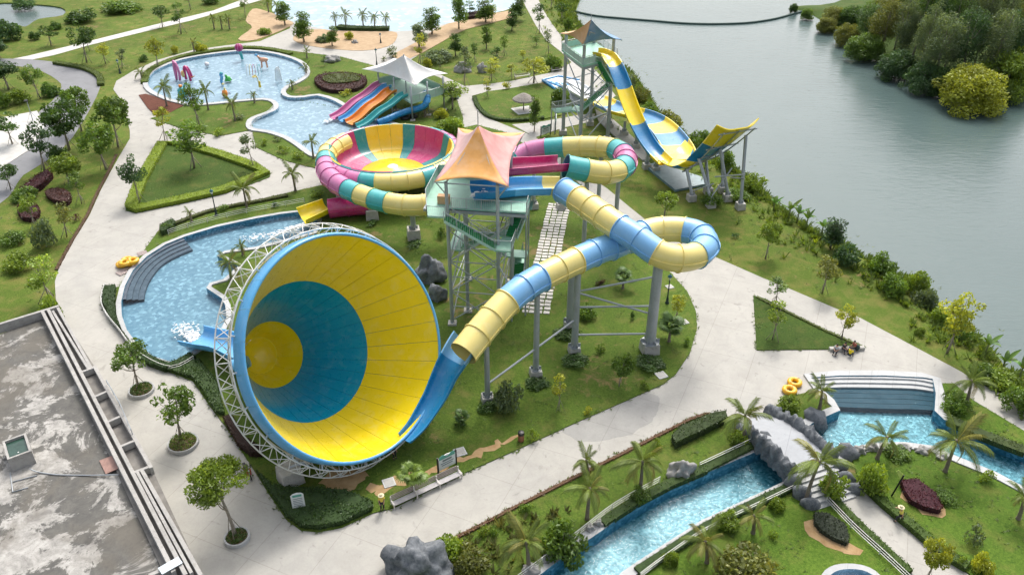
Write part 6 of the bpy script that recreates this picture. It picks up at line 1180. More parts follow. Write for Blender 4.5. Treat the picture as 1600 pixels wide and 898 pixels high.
MB().prism([(q.x, q.y) for q in wl], -0.2, fz - 0.31).build('wall', plain('render_wall', (0.45, 0.44, 0.41), 0.85, 0.12, 0.6, dirt=0.4), bld)
def beam(a, c, w=0.3, h=0.55, z=bz, name='beam', mat=None):
    A_, C_ = P(*a, z), P(*c, z); d = (C_ - A_).normalized(); s_ = Vector((-d.y, d.x, 0)) * w / 2
    MB().prism([tuple(q)[:2] for q in (A_ - s_, C_ - s_, C_ + s_, A_ + s_)], z - h, z).build(name, mat or M_beam, bld, bevel=0.02)
beam((-140, 548), (92, 477), 0.32, 1.0, bz + 0.004, 'parapet')
beam((66, 486), (271, 892), 0.3, 0.85); beam((75, 483), (290, 897), 0.28, 0.6, bz - 0.003); beam((82, 485), (139, 577), 0.22, 0.5, bz - 0.006); beam((90, 480), (142, 574), 0.26, 0.8, bz - 0.009)
beam((147, 571), (236, 730), 0.28, 0.85, bz - 0.012)
for a, c in (((126, 581), (150, 572)), ((146, 620), (168, 610)), ((165, 660), (187, 650)), ((185, 698), (209, 688)), ((204, 739), (236, 727))): beam(a, c, 0.26, 0.6, bz - 0.02, 'cross_beam')
beam((214, 736), (299, 894), 0.22, 0.5, bz - 0.015); beam((221, 733), (314, 898), 0.28, 0.8, bz - 0.018); beam((232, 898), (270, 882), 0.3, 0.8, bz - 0.021, 'parapet')
g_ = [P(68, 490, 4.3), P(90, 482, 4.3), P(148, 573, 4.3), P(236, 728, 4.3), P(314, 896, 4.3), P(340, 990, 4.3), P(300, 990, 4.3)]
MB().prism([(q.x, q.y) for q in g_], 4.0, 4.3).build('gutter', M_dgut, bld)
for a, c in (((250, 892), (282, 874)),): A_, C_ = P(*a, 5.1), P(*c, 5.1); MB().box((A_ + C_) / 2, ((C_ - A_).length, 0.7, 0.05), math.atan2((C_ - A_).y, (C_ - A_).x)).build('metal_cover', plain('zinc_sheet', (0.50, 0.56, 0.60), 0.35, 0.1, 1.0, 0.6), bld)
railing(bld, [P(168, 600, 5.0), P(188, 634, 5.0), P(207, 678, 5.0)], 0.5, 0, mat=M_steel, name='edge_rail', rails=(1.0, 0.5))
tz = 4.15; tc = [P(20, 737, tz), P(57, 723, tz)]
tank = thing('water_tank', 'open concrete water tank on the stained roof', 'tank', tuple(tc[0]))
ex = (tc[1] - tc[0]); L_ = ex.length; ex.normalize(); ey = Vector((-ex.y, ex.x, 0)); Dp = 2.5
rzt = math.atan2(ex.y, ex.x); cc = tc[0] + ex * L_ / 2 + ey * Dp / 2
for sx, sy, w_, d_ in ((0, -1, L_, 0.16), (0, 1, L_, 0.16), (-1, 0, 0.16, Dp - 0.33), (1, 0, 0.16, Dp - 0.33)):
    MB().box(cc + ex * sx * (L_ / 2 - 0.08) + ey * sy * (Dp / 2 - 0.08) + Vector((0, 0, 0.65)), (w_, d_, 1.3), rzt).build('tank_wall', M_beam, tank)
MB().box(cc + Vector((0, 0, 0.55)), (L_ - 0.34, Dp - 0.34, 1.06), rzt).build('tank_water', plain('algae_water', (0.03, 0.065, 0.05), 0.12, 0.35, 0.9), tank)
MB().blob(cc + Vector((0.3, -0.5, 1.1)), (0.07, 0.07, 0.05), 1, 1).build('float', plain('white_plastic', (0.75, 0.75, 0.73), 0.4), tank)
pipe = thing('water_pipe', 'thin steel pipe running from the tank across the stained roof', 'pipe', tuple(P(40, 740, tz)))
MB().line(resample(smooth([P(46, 732, tz + 0.4), P(60, 737, tz + 0.1), P(90, 741, tz + 0.08), P(140, 742, tz + 0.08), P(186, 741, tz + 0.3)], 6, False), 0.3), 0.045, 6).build('pipe_run', M_steel, pipe, smooth=True)
MB().line([P(16, 738, tz + 0.05), P(20, 768, tz + 0.05), P(44, 761, tz + 0.05)], 0.045, 6).build('pipe_bend', M_steel, pipe); MB().line([P(20, 752, tz + 0.06), P(58, 742, tz + 0.06)], 0.045, 6).build('pipe_branch', M_steel, pipe)
b = MB(); q = [P(155, 719, tz + 0.1), P(180, 709, tz + 0.35), P(187, 730, tz + 0.35), P(165, 740, tz + 0.1)]; b.add(q + [v - Vector((0, 0, 0.06)) for v in q], [(0, 1, 2, 3), (7, 6, 5, 4), (0, 4, 5, 1), (1, 5, 6, 2), (2, 6, 7, 3), (3, 7, 4, 0)])
tag(b.build('formwork_panel', plain('pink_board', (0.36, 0.22, 0.18), 0.8, 0.2, 2.0, dirt=0.4)), 'old pinkish board lying against the roof beam', 'board')
# ---------------------------------------------------------------- round planters on the plaza
def planter(cx, cy, rpx, kind, bx, by, ty, w, col, label, tlabel, shr):
    g = P(cx, cy); r_ = rpx * mpp(g); root = thing('tree_planter', label, 'planter', (g.x, g.y, 0.05), 'round planters on the plaza')
    MB().lathe((g.x, g.y, 0.0), [(r_ - 0.16, 0.05), (r_ - 0.16, 0.36), (r_ - 0.03, 0.40), (r_, 0.36), (r_, 0.04)], 36).build('kerb_ring', M_copec, root, smooth=True, auto=30)
    MB().lathe((g.x, g.y, 0.0), [(r_ - 0.16, 0.26), (0.02, 0.34)], 24).build('soil', M_mulch, root)
    k = int(420 * r_ * r_); a = NR.uniform(0, 6.283, k); d = (r_ - 0.2) * np.sqrt(NR.uniform(0, 1, k)); p = np.column_stack([d * np.cos(a), d * np.sin(a), 0.3 + NR.uniform(0, shr, k) * (1.2 - d / r_)])
    o = tag(link('ground_cover', leaf_mesh('ground_cover', p, 0.17, NR.uniform(0.2, 0.9, k), up=0.6), root), kind='stuff'); o.color = (0.07, 0.13, 0.022, 1) if shr < 0.5 else (0.12, 0.19, 0.03, 1)
    plant(kind, bx, by, ty, w, col, tlabel, z=0.3)
planter(371, 842, 20, 'feather', 369, 840, 718, 84, (0.20, 0.29, 0.03), 'round kerbed planter nearest the bottom edge', 'feathery lime green tree in the nearest plaza planter', 0.3)
planter(287, 695, 23.5, 'sparse', 284, 690, 598, 64, MD, 'round kerbed planter in the middle of the three', 'tree with wide low branches in the middle plaza planter', 0.7)
planter(222, 612, 19.5, 'sparse', 218, 608, 526, 58, MD, 'round kerbed planter beside the landing pool', 'twin stemmed tree in the planter beside the landing pool', 0.4)
# ---------------------------------------------------------------- steps in the pools
stp = thing('pool_steps', 'dark grey stone steps curving down into the landing pool', 'steps', tuple(P(230, 420)))
so_ = smooth([P(*q) for q in ((188, 470), (193, 450), (206, 425), (228, 404), (258, 385), (286, 373))], 5, False); si_ = smooth([P(*q) for q in ((224, 464), (226, 450), (234, 432), (250, 412), (272, 398), (300, 386))], 5, False)
for k in range(4):
    f0, f1_ = k / 4, (k + 1) / 4; A_ = [a.lerp(c, f0) for a, c in zip(so_, si_)]; B_ = [a.lerp(c, f1_) for a, c in zip(so_, si_)]; z = 0.12 - 0.14 * k; mm = len(A_)
    vs = [Vector((q.x, q.y, z)) for q in A_] + [Vector((q.x, q.y, z)) for q in B_] + [Vector((q.x, q.y, -0.7)) for q in B_]
    MB().add(vs, [(i, i + 1, mm + i + 1, mm + i) for i in range(mm - 1)] + [(mm + i, mm + i + 1, 2 * mm + i + 1, 2 * mm + i) for i in range(mm - 1)]).build('step', M_step, stp)
M_step2 = ground_mat('dark_step_stone', (0.03, 0.06, 0.08), (0.07, 0.11, 0.14), 1.2, 0.4)
st2 = thing('pool_steps', 'wide pale steps descending into the right hand pool from the plaza', 'steps', tuple(P(1370, 600)))
so_ = smooth([P(*q) for q in ((1264, 591), (1310, 587), (1380, 587), (1430, 589), (1460, 595))], 5, False); si_ = smooth([P(*q) for q in ((1296, 628), (1330, 630), (1380, 632), (1430, 633), (1464, 635))], 5, False)
for k in range(7):
    f0, f1_ = (0, 0.12, 0.24, 0.36, 0.52, 0.68, 0.84, 1.0)[k:k + 2]; A_ = [a.lerp(c, f0) for a, c in zip(so_, si_)]; B_ = [a.lerp(c, f1_) for a, c in zip(so_, si_)]; z = (0.12, -0.03, -0.18, -0.37, -0.40, -0.43, -0.46)[k]; mm = len(A_)
    vs = [Vector((q.x, q.y, z)) for q in A_] + [Vector((q.x, q.y, z)) for q in B_] + [Vector((q.x, q.y, -1.5)) for q in B_]
    MB().add(vs, [(i, i + 1, mm + i + 1, mm + i) for i in range(mm - 1)] + [(mm + i, mm + i + 1, 2 * mm + i + 1, 2 * mm + i) for i in range(mm - 1)]).build('step', M_copec if k < 3 else M_step2, st2)
# ---------------------------------------------------------------- stepping stones behind the tower
pth = thing('stepping_stones', 'rows of pale stepping stones in the lawn behind the tower', 'paving', tuple(P(865, 420)))
A0, A1 = P(874, 320), P(836, 492); sv = (P(898, 320) - P(858, 320)); stone = None; ln = (A1 - A0).length; d_ = (A1 - A0).normalized(); s_ = Vector((-d_.y, d_.x, 0)); nrow = 36; rr = random.Random(2)
M_stone = plain('pale_stone', (0.55, 0.53, 0.49), 0.8, 0.12, 2.0, dirt=0.2)
for i in range(nrow):
    for j in range(4):
        p = A0.lerp(A1, (i + 0.5) / nrow) + s_ * (j - 1.5) * 0.78
        if stone is None: stone = MB().box((0, 0, 0), (ln / nrow * 0.68, 0.66, 0.12)).build('stone', M_stone, None, bevel=0.02); stone.parent = pth; o = stone; md = stone.data
        else: o = link('stone', md, pth); o.modifiers.new('bevel', 'BEVEL').width = 0.02
        o.location = Vector((p.x, p.y, 0.17)) - origin(pth) + Vector((rr.uniform(-0.05, 0.05), rr.uniform(-0.05, 0.05), rr.uniform(-0.015, 0.015))); o.rotation_euler.z = math.atan2(d_.y, d_.x) + rr.uniform(-0.06, 0.06)
# ---------------------------------------------------------------- bridge
M_rockd = ground_mat('painted_rock', (0.055, 0.065, 0.075), (0.26, 0.275, 0.29), 1.3, 1.0); M_rockl = ground_mat('grey_boulder', (0.20, 0.20, 0.19), (0.42, 0.41, 0.39), 1.1, 0.7)
br = thing('footbridge', 'grey footbridge with artificial rock parapets and steps over the river', 'bridge', tuple(P(1250, 720)))
cl = [P(1172, 655, 0.1), P(1190, 662, 0.5), P(1210, 672, 0.95), P(1228, 685, 1.25), P(1244, 700, 1.3), P(1258, 714, 1.3), P(1272, 728, 1.3)]
cl = resample(smooth(cl, 5, False), 0.5); fr_ = frames([Vector((q.x, q.y, 0)) for q in cl]); vs = []; mm = len(cl); hw = 1.9
for (p, t, s, u), q in zip(fr_, cl):
    for a, z in ((-hw, 0), (hw, 0), (hw, -0.45), (-hw, -0.45)): vs.append(Vector((q.x, q.y, q.z + z)) + s * a)
MB().add(vs, [(j * 4 + k, j * 4 + (k + 1) % 4, (j + 1) * 4 + (k + 1) % 4, (j + 1) * 4 + k) for j in range(mm - 1) for k in range(4)] + [((mm - 1) * 4 + 3, (mm - 1) * 4 + 2, (mm - 1) * 4 + 1, (mm - 1) * 4), (0, 1, 2, 3)]).build('bridge_deck', concrete_mat('bridge_slab', (0.40, 0.42, 0.44), (0.3, 0.31, 0.33), 0.75, 40.0), br)
for sg in (-1, 1):
    b = MB(); N = 56; rows = []
    for i in range(N + 1):
        f = i / N * (mm - 1); j = min(int(f), mm - 2); q = cl[j].lerp(cl[j + 1], f - j); s = fr_[j][2]; hgt = 0.75 + 0.6 * mnoise.noise(Vector((i * 0.23, sg * 3, 0))) + 0.22 * mnoise.noise(Vector((i * 0.61, sg * 7, 4))); wd = 0.42 + 0.2 * mnoise.noise(Vector((i * 0.31, sg * 5, 2)))
        o_ = q + s * sg * (hw + 0.25); row = []
        for a in range(8):
            an = a / 7 * math.pi; nz = 1 + 0.38 * mnoise.noise(Vector((i * 0.33, a * 0.8, sg * 2))) + 0.16 * mnoise.noise(Vector((i * 0.83, a * 1.3, sg * 5))); row.append(o_ + s * sg * math.cos(an) * wd * nz + Vector((0, 0, -0.2 + (hgt + 0.2) * math.sin(an) ** 0.6 * nz)))
        row.append(o_ - s * sg * wd + Vector((0, 0, -0.9))); row.insert(0, o_ + s * sg * wd * 1.1 + Vector((0, 0, -1.0 + 0.5 * mnoise.noise(Vector((i * 0.4, 1, sg))))))
        rows.append(row)
    k = len(rows[0]); b.add([q for r_ in rows for q in r_], [(i * k + a, i * k + a + 1, (i + 1) * k + a + 1, (i + 1) * k + a) for i in range(N) for a in range(k - 1)] + [tuple(range(k)), tuple(range(N * k, N * k + k))]); b.build('rock_parapet', M_rockd, br, smooth=True)
e = cl[-1]; t_ = (cl[-1] - cl[-3]); t_ = Vector((t_.x, t_.y, 0)).normalized(); s_ = Vector((t_.y, -t_.x, 0))
for k in range(7):
    c_ = e + t_ * (0.25 + 0.45 * k); zz = 1.2 - 0.17 * k; MB().box((c_.x, c_.y, zz / 2 - 0.05), (0.47, hw * 2, zz + 0.1), math.atan2(t_.y, t_.x)).build('step', M_copec, br)
for sg in (-1, 1): 
    for k in range(3): c_ = e + t_ * (0.4 + 1.1 * k) + s_ * sg * (hw + 0.3); MB().blob((c_.x, c_.y, 0.75 - 0.3 * k), (0.85, 0.5, 0.8), k + sg, 2, 0.2).build('rock', M_rockd, br, smooth=True)
for sg, (x_, y_) in ((1, (1196, 690)), (2, (1275, 655)), (3, (1262, 748)), (4, (1322, 712))): q = P(x_, y_); MB().blob((q.x, q.y, -0.2), (1.1, 0.9, 1.3), sg, 2, 0.25).build('abutment_rock', M_rockd, br, smooth=True)
# ---------------------------------------------------------------- boulders
def rock(x_, y_, wpx, hpx, label, mat, seed=1, cat='boulder', dz=0.0, group=None):
    g = P(x_, y_); k = mpp(g); r_ = wpx * k / 2; h_ = hpx * k * 1.0
    o = MB().blob((g.x, g.y, dz + h_ * 0.25), (r_, r_ * 0.8, h_ * 0.75), seed, 4, 0.26, 1.6).build('boulder', mat, None, smooth=True); return tag(o, label, cat, group)
rock(655, 896, 92, 66, 'big dark painted rock at the bottom edge of the main walk', M_rockd, 3); rock(672, 438, 44, 40, 'large dark rock outcrop behind the funnel', M_rockd, 5); rock(684, 468, 28, 26, 'smaller dark rock below the rock outcrop behind the funnel', M_rockd, 8)
for i, (x_, y_, w_, h_, lab) in enumerate(((723, 112, 24, 14, 'wide grey boulder on the upper lawn'), (754, 113, 14, 14, 'narrow grey boulder right of the wide one on the upper lawn'), (519, 97, 22, 11, 'grey boulder on the lawn by the childrens pool'), (554, 68, 10, 5, 'small grey rock in the sand garden'), (1064, 744, 36, 30, 'pale boulder beside the pink flowers at the river'), (935, 822, 15, 13, 'grey boulder on the coping under the river lawn palm'), (921, 830, 15, 14, 'grey boulder left of it on the river coping'), (866, 868, 26, 14, 'long grey boulder on the river coping near the bush'), (848, 880, 14, 12, 'round grey boulder on the river coping'), (828, 894, 26, 16, 'pale boulder at the bottom edge by the river'), (890, 852, 18, 22, 'upright grey boulder behind the river coping'), (1344, 706, 18, 12, 'first boulder of the pool edge right of the bridge'), (1362, 703, 20, 12, 'second boulder of the pool edge right of the bridge'), (1384, 702, 20, 10, 'third boulder of the pool edge right of the bridge'), (1412, 702, 22, 10, 'fourth boulder of the pool edge right of the bridge'), (1440, 706, 22, 10, 'fifth boulder of the pool edge right of the bridge'), (1470, 716, 18, 9, 'last boulder of the pool edge near the tall palm'))): rock(x_, y_, w_, h_, lab, M_rockl, i + 11)
# ---------------------------------------------------------------- bench, signs, bin, lamps
M_wood = plain('weathered_slats', (0.40, 0.33, 0.31), 0.75, 0.15, 3.0, dirt=0.25); M_seat = plain('pale_slats', (0.50, 0.48, 0.48), 0.75, 0.12, 3.0)
bn = thing('slatted_bench', 'long three bay slatted bench at the edge of the main walk', 'bench', tuple(P(668, 772)))
a, c = P(617, 797), P(722, 748); d = (c - a).normalized(); s = Vector((-d.y, d.x, 0)); Lb = (c - a).length; rzb = math.atan2(d.y, d.x)
def bench(root, a, d, s, Lb, bays, rz, ns=5, nb=4):
    for k in range(bays):
        x0, x1 = Lb * k / bays + 0.06, Lb * (k + 1) / bays - 0.06; cx = (x0 + x1) / 2
        for j in range(ns): MB().box(a + d * cx + s * (0.08 + 0.11 * j) + Vector((0, 0, 0.46)), (x1 - x0, 0.085, 0.035), rz).build('seat_slat', M_seat, root)
        for j in range(nb): MB().box(a + d * cx + s * (0.64 + 0.035 * j) + Vector((0, 0, 0.56 + 0.12 * j)), (x1 - x0, 0.03, 0.09), rz).build('back_slat', M_wood, root)
    for k in range(bays + 1):
        q = a + d * (Lb * k / bays); b = MB(); b.box(q + s * 0.05 + Vector((0, 0, 0.25)), (0.08, 0.08, 0.5), rz); b.box(q + s * 0.62 + Vector((0, 0, 0.5)), (0.08, 0.08, 1.0), rz); b.box(q + s * 0.33 + Vector((0, 0, 0.62)), (0.09, 0.72, 0.06), rz); b.box(q + s * 0.33 + Vector((0, 0, 0.41)), (0.07, 0.6, 0.05), rz); b.build('bench_frame', plain('pale_metal', (0.58, 0.55, 0.52), 0.5, 0.1), root)
bench(bn, a, d, s, Lb, 3, rzb)
for (x0, y0, x1, y1, lab) in ((806, 124, 828, 121, 'small slatted bench beside the upper walk'), (864, 114, 884, 111, 'small slatted bench near the lakeside tower')):
    A_, C_ = P(x0, y0), P(x1, y1); dd = (C_ - A_).normalized(); bb = thing('slatted_bench', lab, 'bench', tuple(A_)); bench(bb, A_, dd, Vector((-dd.y, dd.x, 0)), (C_ - A_).length, 1, math.atan2(dd.y, dd.x), 3, 2)
def txt(root, body, size, loc, rot, mat, name='lettering', ex=0.004):
    cu = bpy.data.curves.new(name, 'FONT'); cu.body = body; cu.size = size; cu.align_x = 'CENTER'; cu.align_y = 'CENTER'; cu.extrude = ex; cu.materials.append(mat)
    o = bpy.data.objects.new(name, cu); COL.objects.link(o); dg = bpy.context.evaluated_depsgraph_get(); me = bpy.data.meshes.new_from_object(o.evaluated_get(dg)); bpy.data.objects.remove(o); bpy.data.curves.remove(cu)
    o = link(name, me, root); o.location = Vector(loc) - origin(root); o.rotation_euler = rot; return o
M_blackp = plain('black_paint', (0.015, 0.015, 0.017), 0.4); M_board = plain('sign_white', (0.70, 0.73, 0.72), 0.5, 0.1); M_sgreen = plain('sign_green', (0.10, 0.34, 0.27), 0.5); M_print = plain('sign_grey_print', (0.16, 0.20, 0.21), 0.6)
def board_sign(a, c, h, label, lift=0.75):
    A_, C_ = P(*a), P(*c); dd = (C_ - A_).normalized(); nn = Vector((dd.y, -dd.x, 0)); Ls = (C_ - A_).length; rz = math.atan2(dd.y, dd.x); root = thing('sign_board', label, 'sign', tuple(A_))
    for q in (A_, C_): MB().box(q + Vector((0, 0, h * 0.5 + 0.05)), (0.12, 0.12, h + 0.1), rz).build('post', M_blackp, root)
    pts = [(0.07, lift * 0.5), (Ls - 0.07, lift * 0.5), (Ls - 0.07, h * 0.92), (Ls * 0.75, h * 1.02), (Ls * 0.5, h * 1.06), (Ls * 0.25, h * 1.02), (0.07, h * 0.92)]
    b = MB(); f = [A_ + dd * x + Vector((0, 0, z)) + nn * 0.04 for x, z in pts]; k = [q - nn * 0.08 for q in f]; m_ = len(pts); b.add(f + k, [tuple(range(m_)), tuple(range(2 * m_ - 1, m_ - 1, -1))] + [(i, i + m_, (i + 1) % m_ + m_, (i + 1) % m_) for i in range(m_)]); b.build('board', M_board, root)
    wv = [(Ls * t, h * (1.0 + 0.16 * math.sin(t * 9.0) * (1 - abs(2 * t - 1)) + 0.1 * (1 - abs(2 * t - 1)))) for t in [i / 14 for i in range(1, 14)]]; f = [A_ + dd * x + Vector((0, 0, z)) + nn * 0.06 for x, z in wv] + [A_ + dd * x + Vector((0, 0, h * 0.86)) + nn * 0.06 for x, z in wv[::-1]]
    MB().add(f + [q - nn * 0.03 for q in f], [tuple(range(len(f))), tuple(range(2 * len(f) - 1, len(f) - 1, -1))] + [(i, (i + 1) % len(f), (i + 1) % len(f) + len(f), i + len(f)) for i in range(len(f))]).build('crest', M_sgreen, root)
    for i, (z, w_) in enumerate(((0.74, 0.5), (0.58, 0.7), (0.46, 0.6))): MB().box(A_ + dd * Ls * 0.5 + Vector((0, 0, h * z)) + nn * 0.052, (Ls * w_, 0.012, h * (0.1 if i == 0 else 0.045)), rz).build('print_line', M_print, root)
board_sign((685, 741), (713, 727), 1.75, 'information board with green crest on black posts by the funnel lawn'); board_sign((845, 214), (860, 210), 1.7, 'information board beside the path below the lakeside tower'); board_sign((868, 205), (869, 190), 1.6, 'second dark information board near the ramp of the lakeside tower')
A_ = P(459, 803); ws = thing('sign_board', 'small white notice board with rounded green top in the dark hedge', 'sign', tuple(A_)); dd = (P(474, 800) - A_).normalized(); nn = Vector((dd.y, -dd.x, 0)); Ls = 1.0; rz = math.atan2(dd.y, dd.x)
pts = [(0, 0.6), (Ls, 0.6), (Ls, 1.95), (Ls * 0.85, 2.1), (Ls * 0.5, 2.18), (Ls * 0.15, 2.1), (0, 1.95)]; f = [A_ + dd * x + Vector((0, 0, z)) for x, z in pts]; b = MB(); b.add(f + [q - nn * 0.07 for q in f], [tuple(range(7)), tuple(range(13, 6, -1))] + [(i, i + 7, (i + 1) % 7 + 7, (i + 1) % 7) for i in range(7)]); b.build('board', M_board, ws)
MB().box(A_ + dd * Ls * 0.5 + Vector((0, 0, 1.92)) + nn * 0.02, (Ls * 0.7, 0.02, 0.2), rz).build('crest', M_sgreen, ws)
for z in (1.6, 1.42, 1.24, 1.06, 0.88): MB().box(A_ + dd * Ls * 0.5 + Vector((0, 0, z)) + nn * 0.012, (Ls * 0.72, 0.012, 0.05), rz).build('print_line', M_print, ws)
for x in (0.15, 0.85): MB().cyl(A_ + dd * x * Ls - nn * 0.04, A_ + dd * x * Ls - nn * 0.04 + Vector((0, 0, 0.7)), 0.035, n=6).build('post', M_steel, ws)
def bin_(x_, y_, label):
    g = P(x_, y_); root = thing('litter_bin', label, 'bin', tuple(g)); MB().lathe((g.x, g.y, 0.1), [(0.24, 0.05), (0.27, 0.1), (0.27, 0.75), (0.25, 0.8)], 16).build('bin_body', plain('rust_brown', (0.25, 0.10, 0.05), 0.6), root, smooth=True, auto=30); MB().lathe((g.x, g.y, 0.1), [(0.29, 0.78), (0.3, 0.85), (0.27, 1.05), (0.1, 1.12), (0.0, 1.12)], 16).build('bin_lid', M_blackp, root, smooth=True, auto=30); MB().cyl((g.x, g.y, 0.0), (g.x, g.y, 0.16), 0.2, n=12).build('bin_foot', M_blackp, root)
bin_(814, 690, 'brown litter bin with black lid at the edge of the main walk')
for i, (x_, y_, lab) in enumerate(((608, 756, 'square concrete drain cover left of the bright fan palm'), (719, 708, 'square concrete drain cover behind the information board'), (1033, 588, 'square concrete drain cover below the great column'), (1046, 450, 'pale slab under the tube loop by the lamp post'), (1069, 505, 'white slab near the bend of the main walk'), (818, 174, 'concrete pad under the thatched parasol'))):
    g = P(x_, y_); w_ = 1.0 if i < 3 else 0.8
    if i == 5: w_ = 3.4
    root = thing('drain_cover' if i < 5 else 'concrete_pad', lab, 'drain cover' if i < 5 else 'pad', tuple(g)); MB().box((g.x, g.y, 0.14), (w_, w_, 0.16), 0.4).build('slab', plain('pale_slab', (0.52, 0.53, 0.52), 0.8, 0.1, 2.0, dirt=0.3), root, bevel=0.02); MB().box((g.x, g.y, 0.225), (w_ * 0.8, w_ * 0.8, 0.014), 0.4).build('inset', M_foot, root)
def lamp(x_, y_, ty, label):
    g = P(x_, y_); h_ = height(g, ty); root = thing('street_lamp', label, 'lamp', tuple(g)); M_lp = plain('lamp_green_black', (0.012, 0.03, 0.03), 0.4, 0.1)
    MB().lathe((g.x, g.y, 0), [(0.24, 0.0), (0.24, 0.25), (0.16, 0.35), (0.13, 0.8), (0.08, 0.95), (0.06, h_ - 0.7), (0.1, h_ - 0.66), (0.05, h_ - 0.6)], 12).build('pole', M_lp, root, smooth=True, auto=40)
    MB().lathe((g.x, g.y, h_ - 0.62), [(0.1, 0), (0.2, 0.34), (0.2, 0.36)], 8).build('lantern_glass', plain('opal_glass', (0.72, 0.74, 0.74), 0.3), root); MB().lathe((g.x, g.y, h_ - 0.28), [(0.27, 0.0), (0.26, 0.06), (0.12, 0.24), (0.04, 0.28), (0.02, 0.4)], 10).build('lantern_cap', plain('lamp_blue_green', (0.02, 0.10, 0.12), 0.4), root, smooth=True, auto=40)
for a in ((1042, 475, 429, 'black street lamp under the blue and yellow tube loop'), (338.5, 338, 296, 'black street lamp above the landing pool'), (589, 103, 76, 'street lamp beside the white tent roof'), (188, 115, 93, 'street lamp at the bend of the left walk'), (595, 68, 52, 'dark street lamp in the sand garden')): lamp(*a)
g = P(52, 190); h_ = height(g, 157); fl_ = thing('flood_light', 'tall grey flood light mast on the pavement at the left', 'lamp', tuple(g)); MB().cyl(g, g + Vector((0, 0, h_)), 0.08, 0.05, 8).build('pole', M_steel, fl_); MB().box(g + Vector((0, -0.2, h_)), (0.5, 0.5, 0.2)).build('lamp_head', M_blackp, fl_)
for k in range(3): a = k * 2.1; MB().cyl(g + Vector((math.cos(a) * 1.1, math.sin(a) * 1.1, 0)), g + Vector((0, 0, 1.8)), 0.03, n=5).build('stay', M_steel, fl_)
g = P(1392, 776); fg = thing('flag_post', 'yellow green pennant on a black post beside the crimson bed', 'flag', tuple(g)); h_ = height(g, 742); MB().cyl(g, g + Vector((0.45, 0, h_)), 0.07, n=8).build('post', M_blackp, fg)
q = g + Vector((0.45, 0, h_)); f = [q, q + Vector((-0.15, 0.02, -0.5)), q + Vector((-0.62, 0.1, 0.3)), q + Vector((-0.5, 0.06, 0.5))]; MB().add(f + [v + Vector((0, 0.04, 0)) for v in f], [(0, 1, 2, 3), (7, 6, 5, 4), (0, 4, 5, 1), (1, 5, 6, 2), (2, 6, 7, 3), (3, 7, 4, 0)]).build('pennant', plain('lime_cloth', (0.45, 0.55, 0.14), 0.7), fg)
# thatched parasol
g = P(818, 174); th = thing('thatched_parasol', 'round thatched parasol on the small lawn', 'parasol', tuple(g)); MB().cyl(g, g + Vector((0, 0, 2.6)), 0.1, n=8).build('post', M_bark, th); M_th = ground_mat('grey_thatch', (0.20, 0.18, 0.155), (0.40, 0.37, 0.33), 4.0, 1.0)
b = MB(); N = 28; vs = []
for r_, z in ((0.02, 3.3), (0.5, 3.12), (1.2, 2.72), (1.85, 2.25), (1.9, 2.05)):
    for i in range(N): k = 1 + (0.05 * mnoise.noise(Vector((i * 1.3, r_ * 3, 0))) if r_ > 0.1 else 0); vs.append(g + Vector((r_ * k * math.cos(6.2832 * i / N), r_ * k * math.sin(6.2832 * i / N), z + (0.1 * mnoise.noise(Vector((i * 2.1, r_, 5))) if r_ > 1.5 else 0))))
b.add(vs, [(j * N + i, j * N + (i + 1) % N, (j + 1) * N + (i + 1) % N, (j + 1) * N + i) for j in range(4) for i in range(N)]); b.build('thatch', M_th, th)
# ---------------------------------------------------------------- wire fences along the water
def wire_fence(pts, label, h=0.95, gap=2.6, mat=None):
    c = [P(*q) for q in pts]; c = resample(smooth(c, 4, False), 0.8); root = thing('wire_fence', label, 'fence', (c[0].x, c[0].y, 0.1)); m_ = mat or M_wsteel
    for z in (1.0, 0.66, 0.33): MB().line([q + Vector((0, 0, 0.1 + h * z)) for q in c], 0.028, 4).build('rail', m_, root)
    pp = resample(c, gap)
    for q in pp: MB().cyl(q, q + Vector((0, 0, 0.12 + h)), 0.035, n=6).build('post', m_, root)
wire_fence([(806, 912), (850, 880), (900, 842), (960, 796), (1030, 756)], 'white wire fence between the palms and the river', 0.75); wire_fence([(1092, 734), (1130, 716), (1172, 696)], 'white wire fence at the upper end of the river by the bridge', 0.75); wire_fence([(1000, 906), (1040, 876), (1100, 836), (1190, 792), (1252, 762)], 'white wire fence on the south bank of the river', 0.75)
wire_fence([(1290, 786), (1330, 828), (1380, 874), (1420, 912)], 'white wire fence left of the bridge walk', 0.75); wire_fence([(166, 452), (160, 478), (172, 502), (190, 524), (206, 546), (228, 565), (262, 581), (284, 578), (304, 566)], 'pale wire fence round the dark hedge at the landing pool', 0.7); wire_fence([(264, 368), (300, 356), (360, 340), (420, 328), (476, 318)], 'pale wire fence along the lawn above the landing pool', 0.7); wire_fence([(392, 200), (402, 190), (420, 180), (428, 172)], 'thin wire fence on the tip of the pool lawn', 0.7)
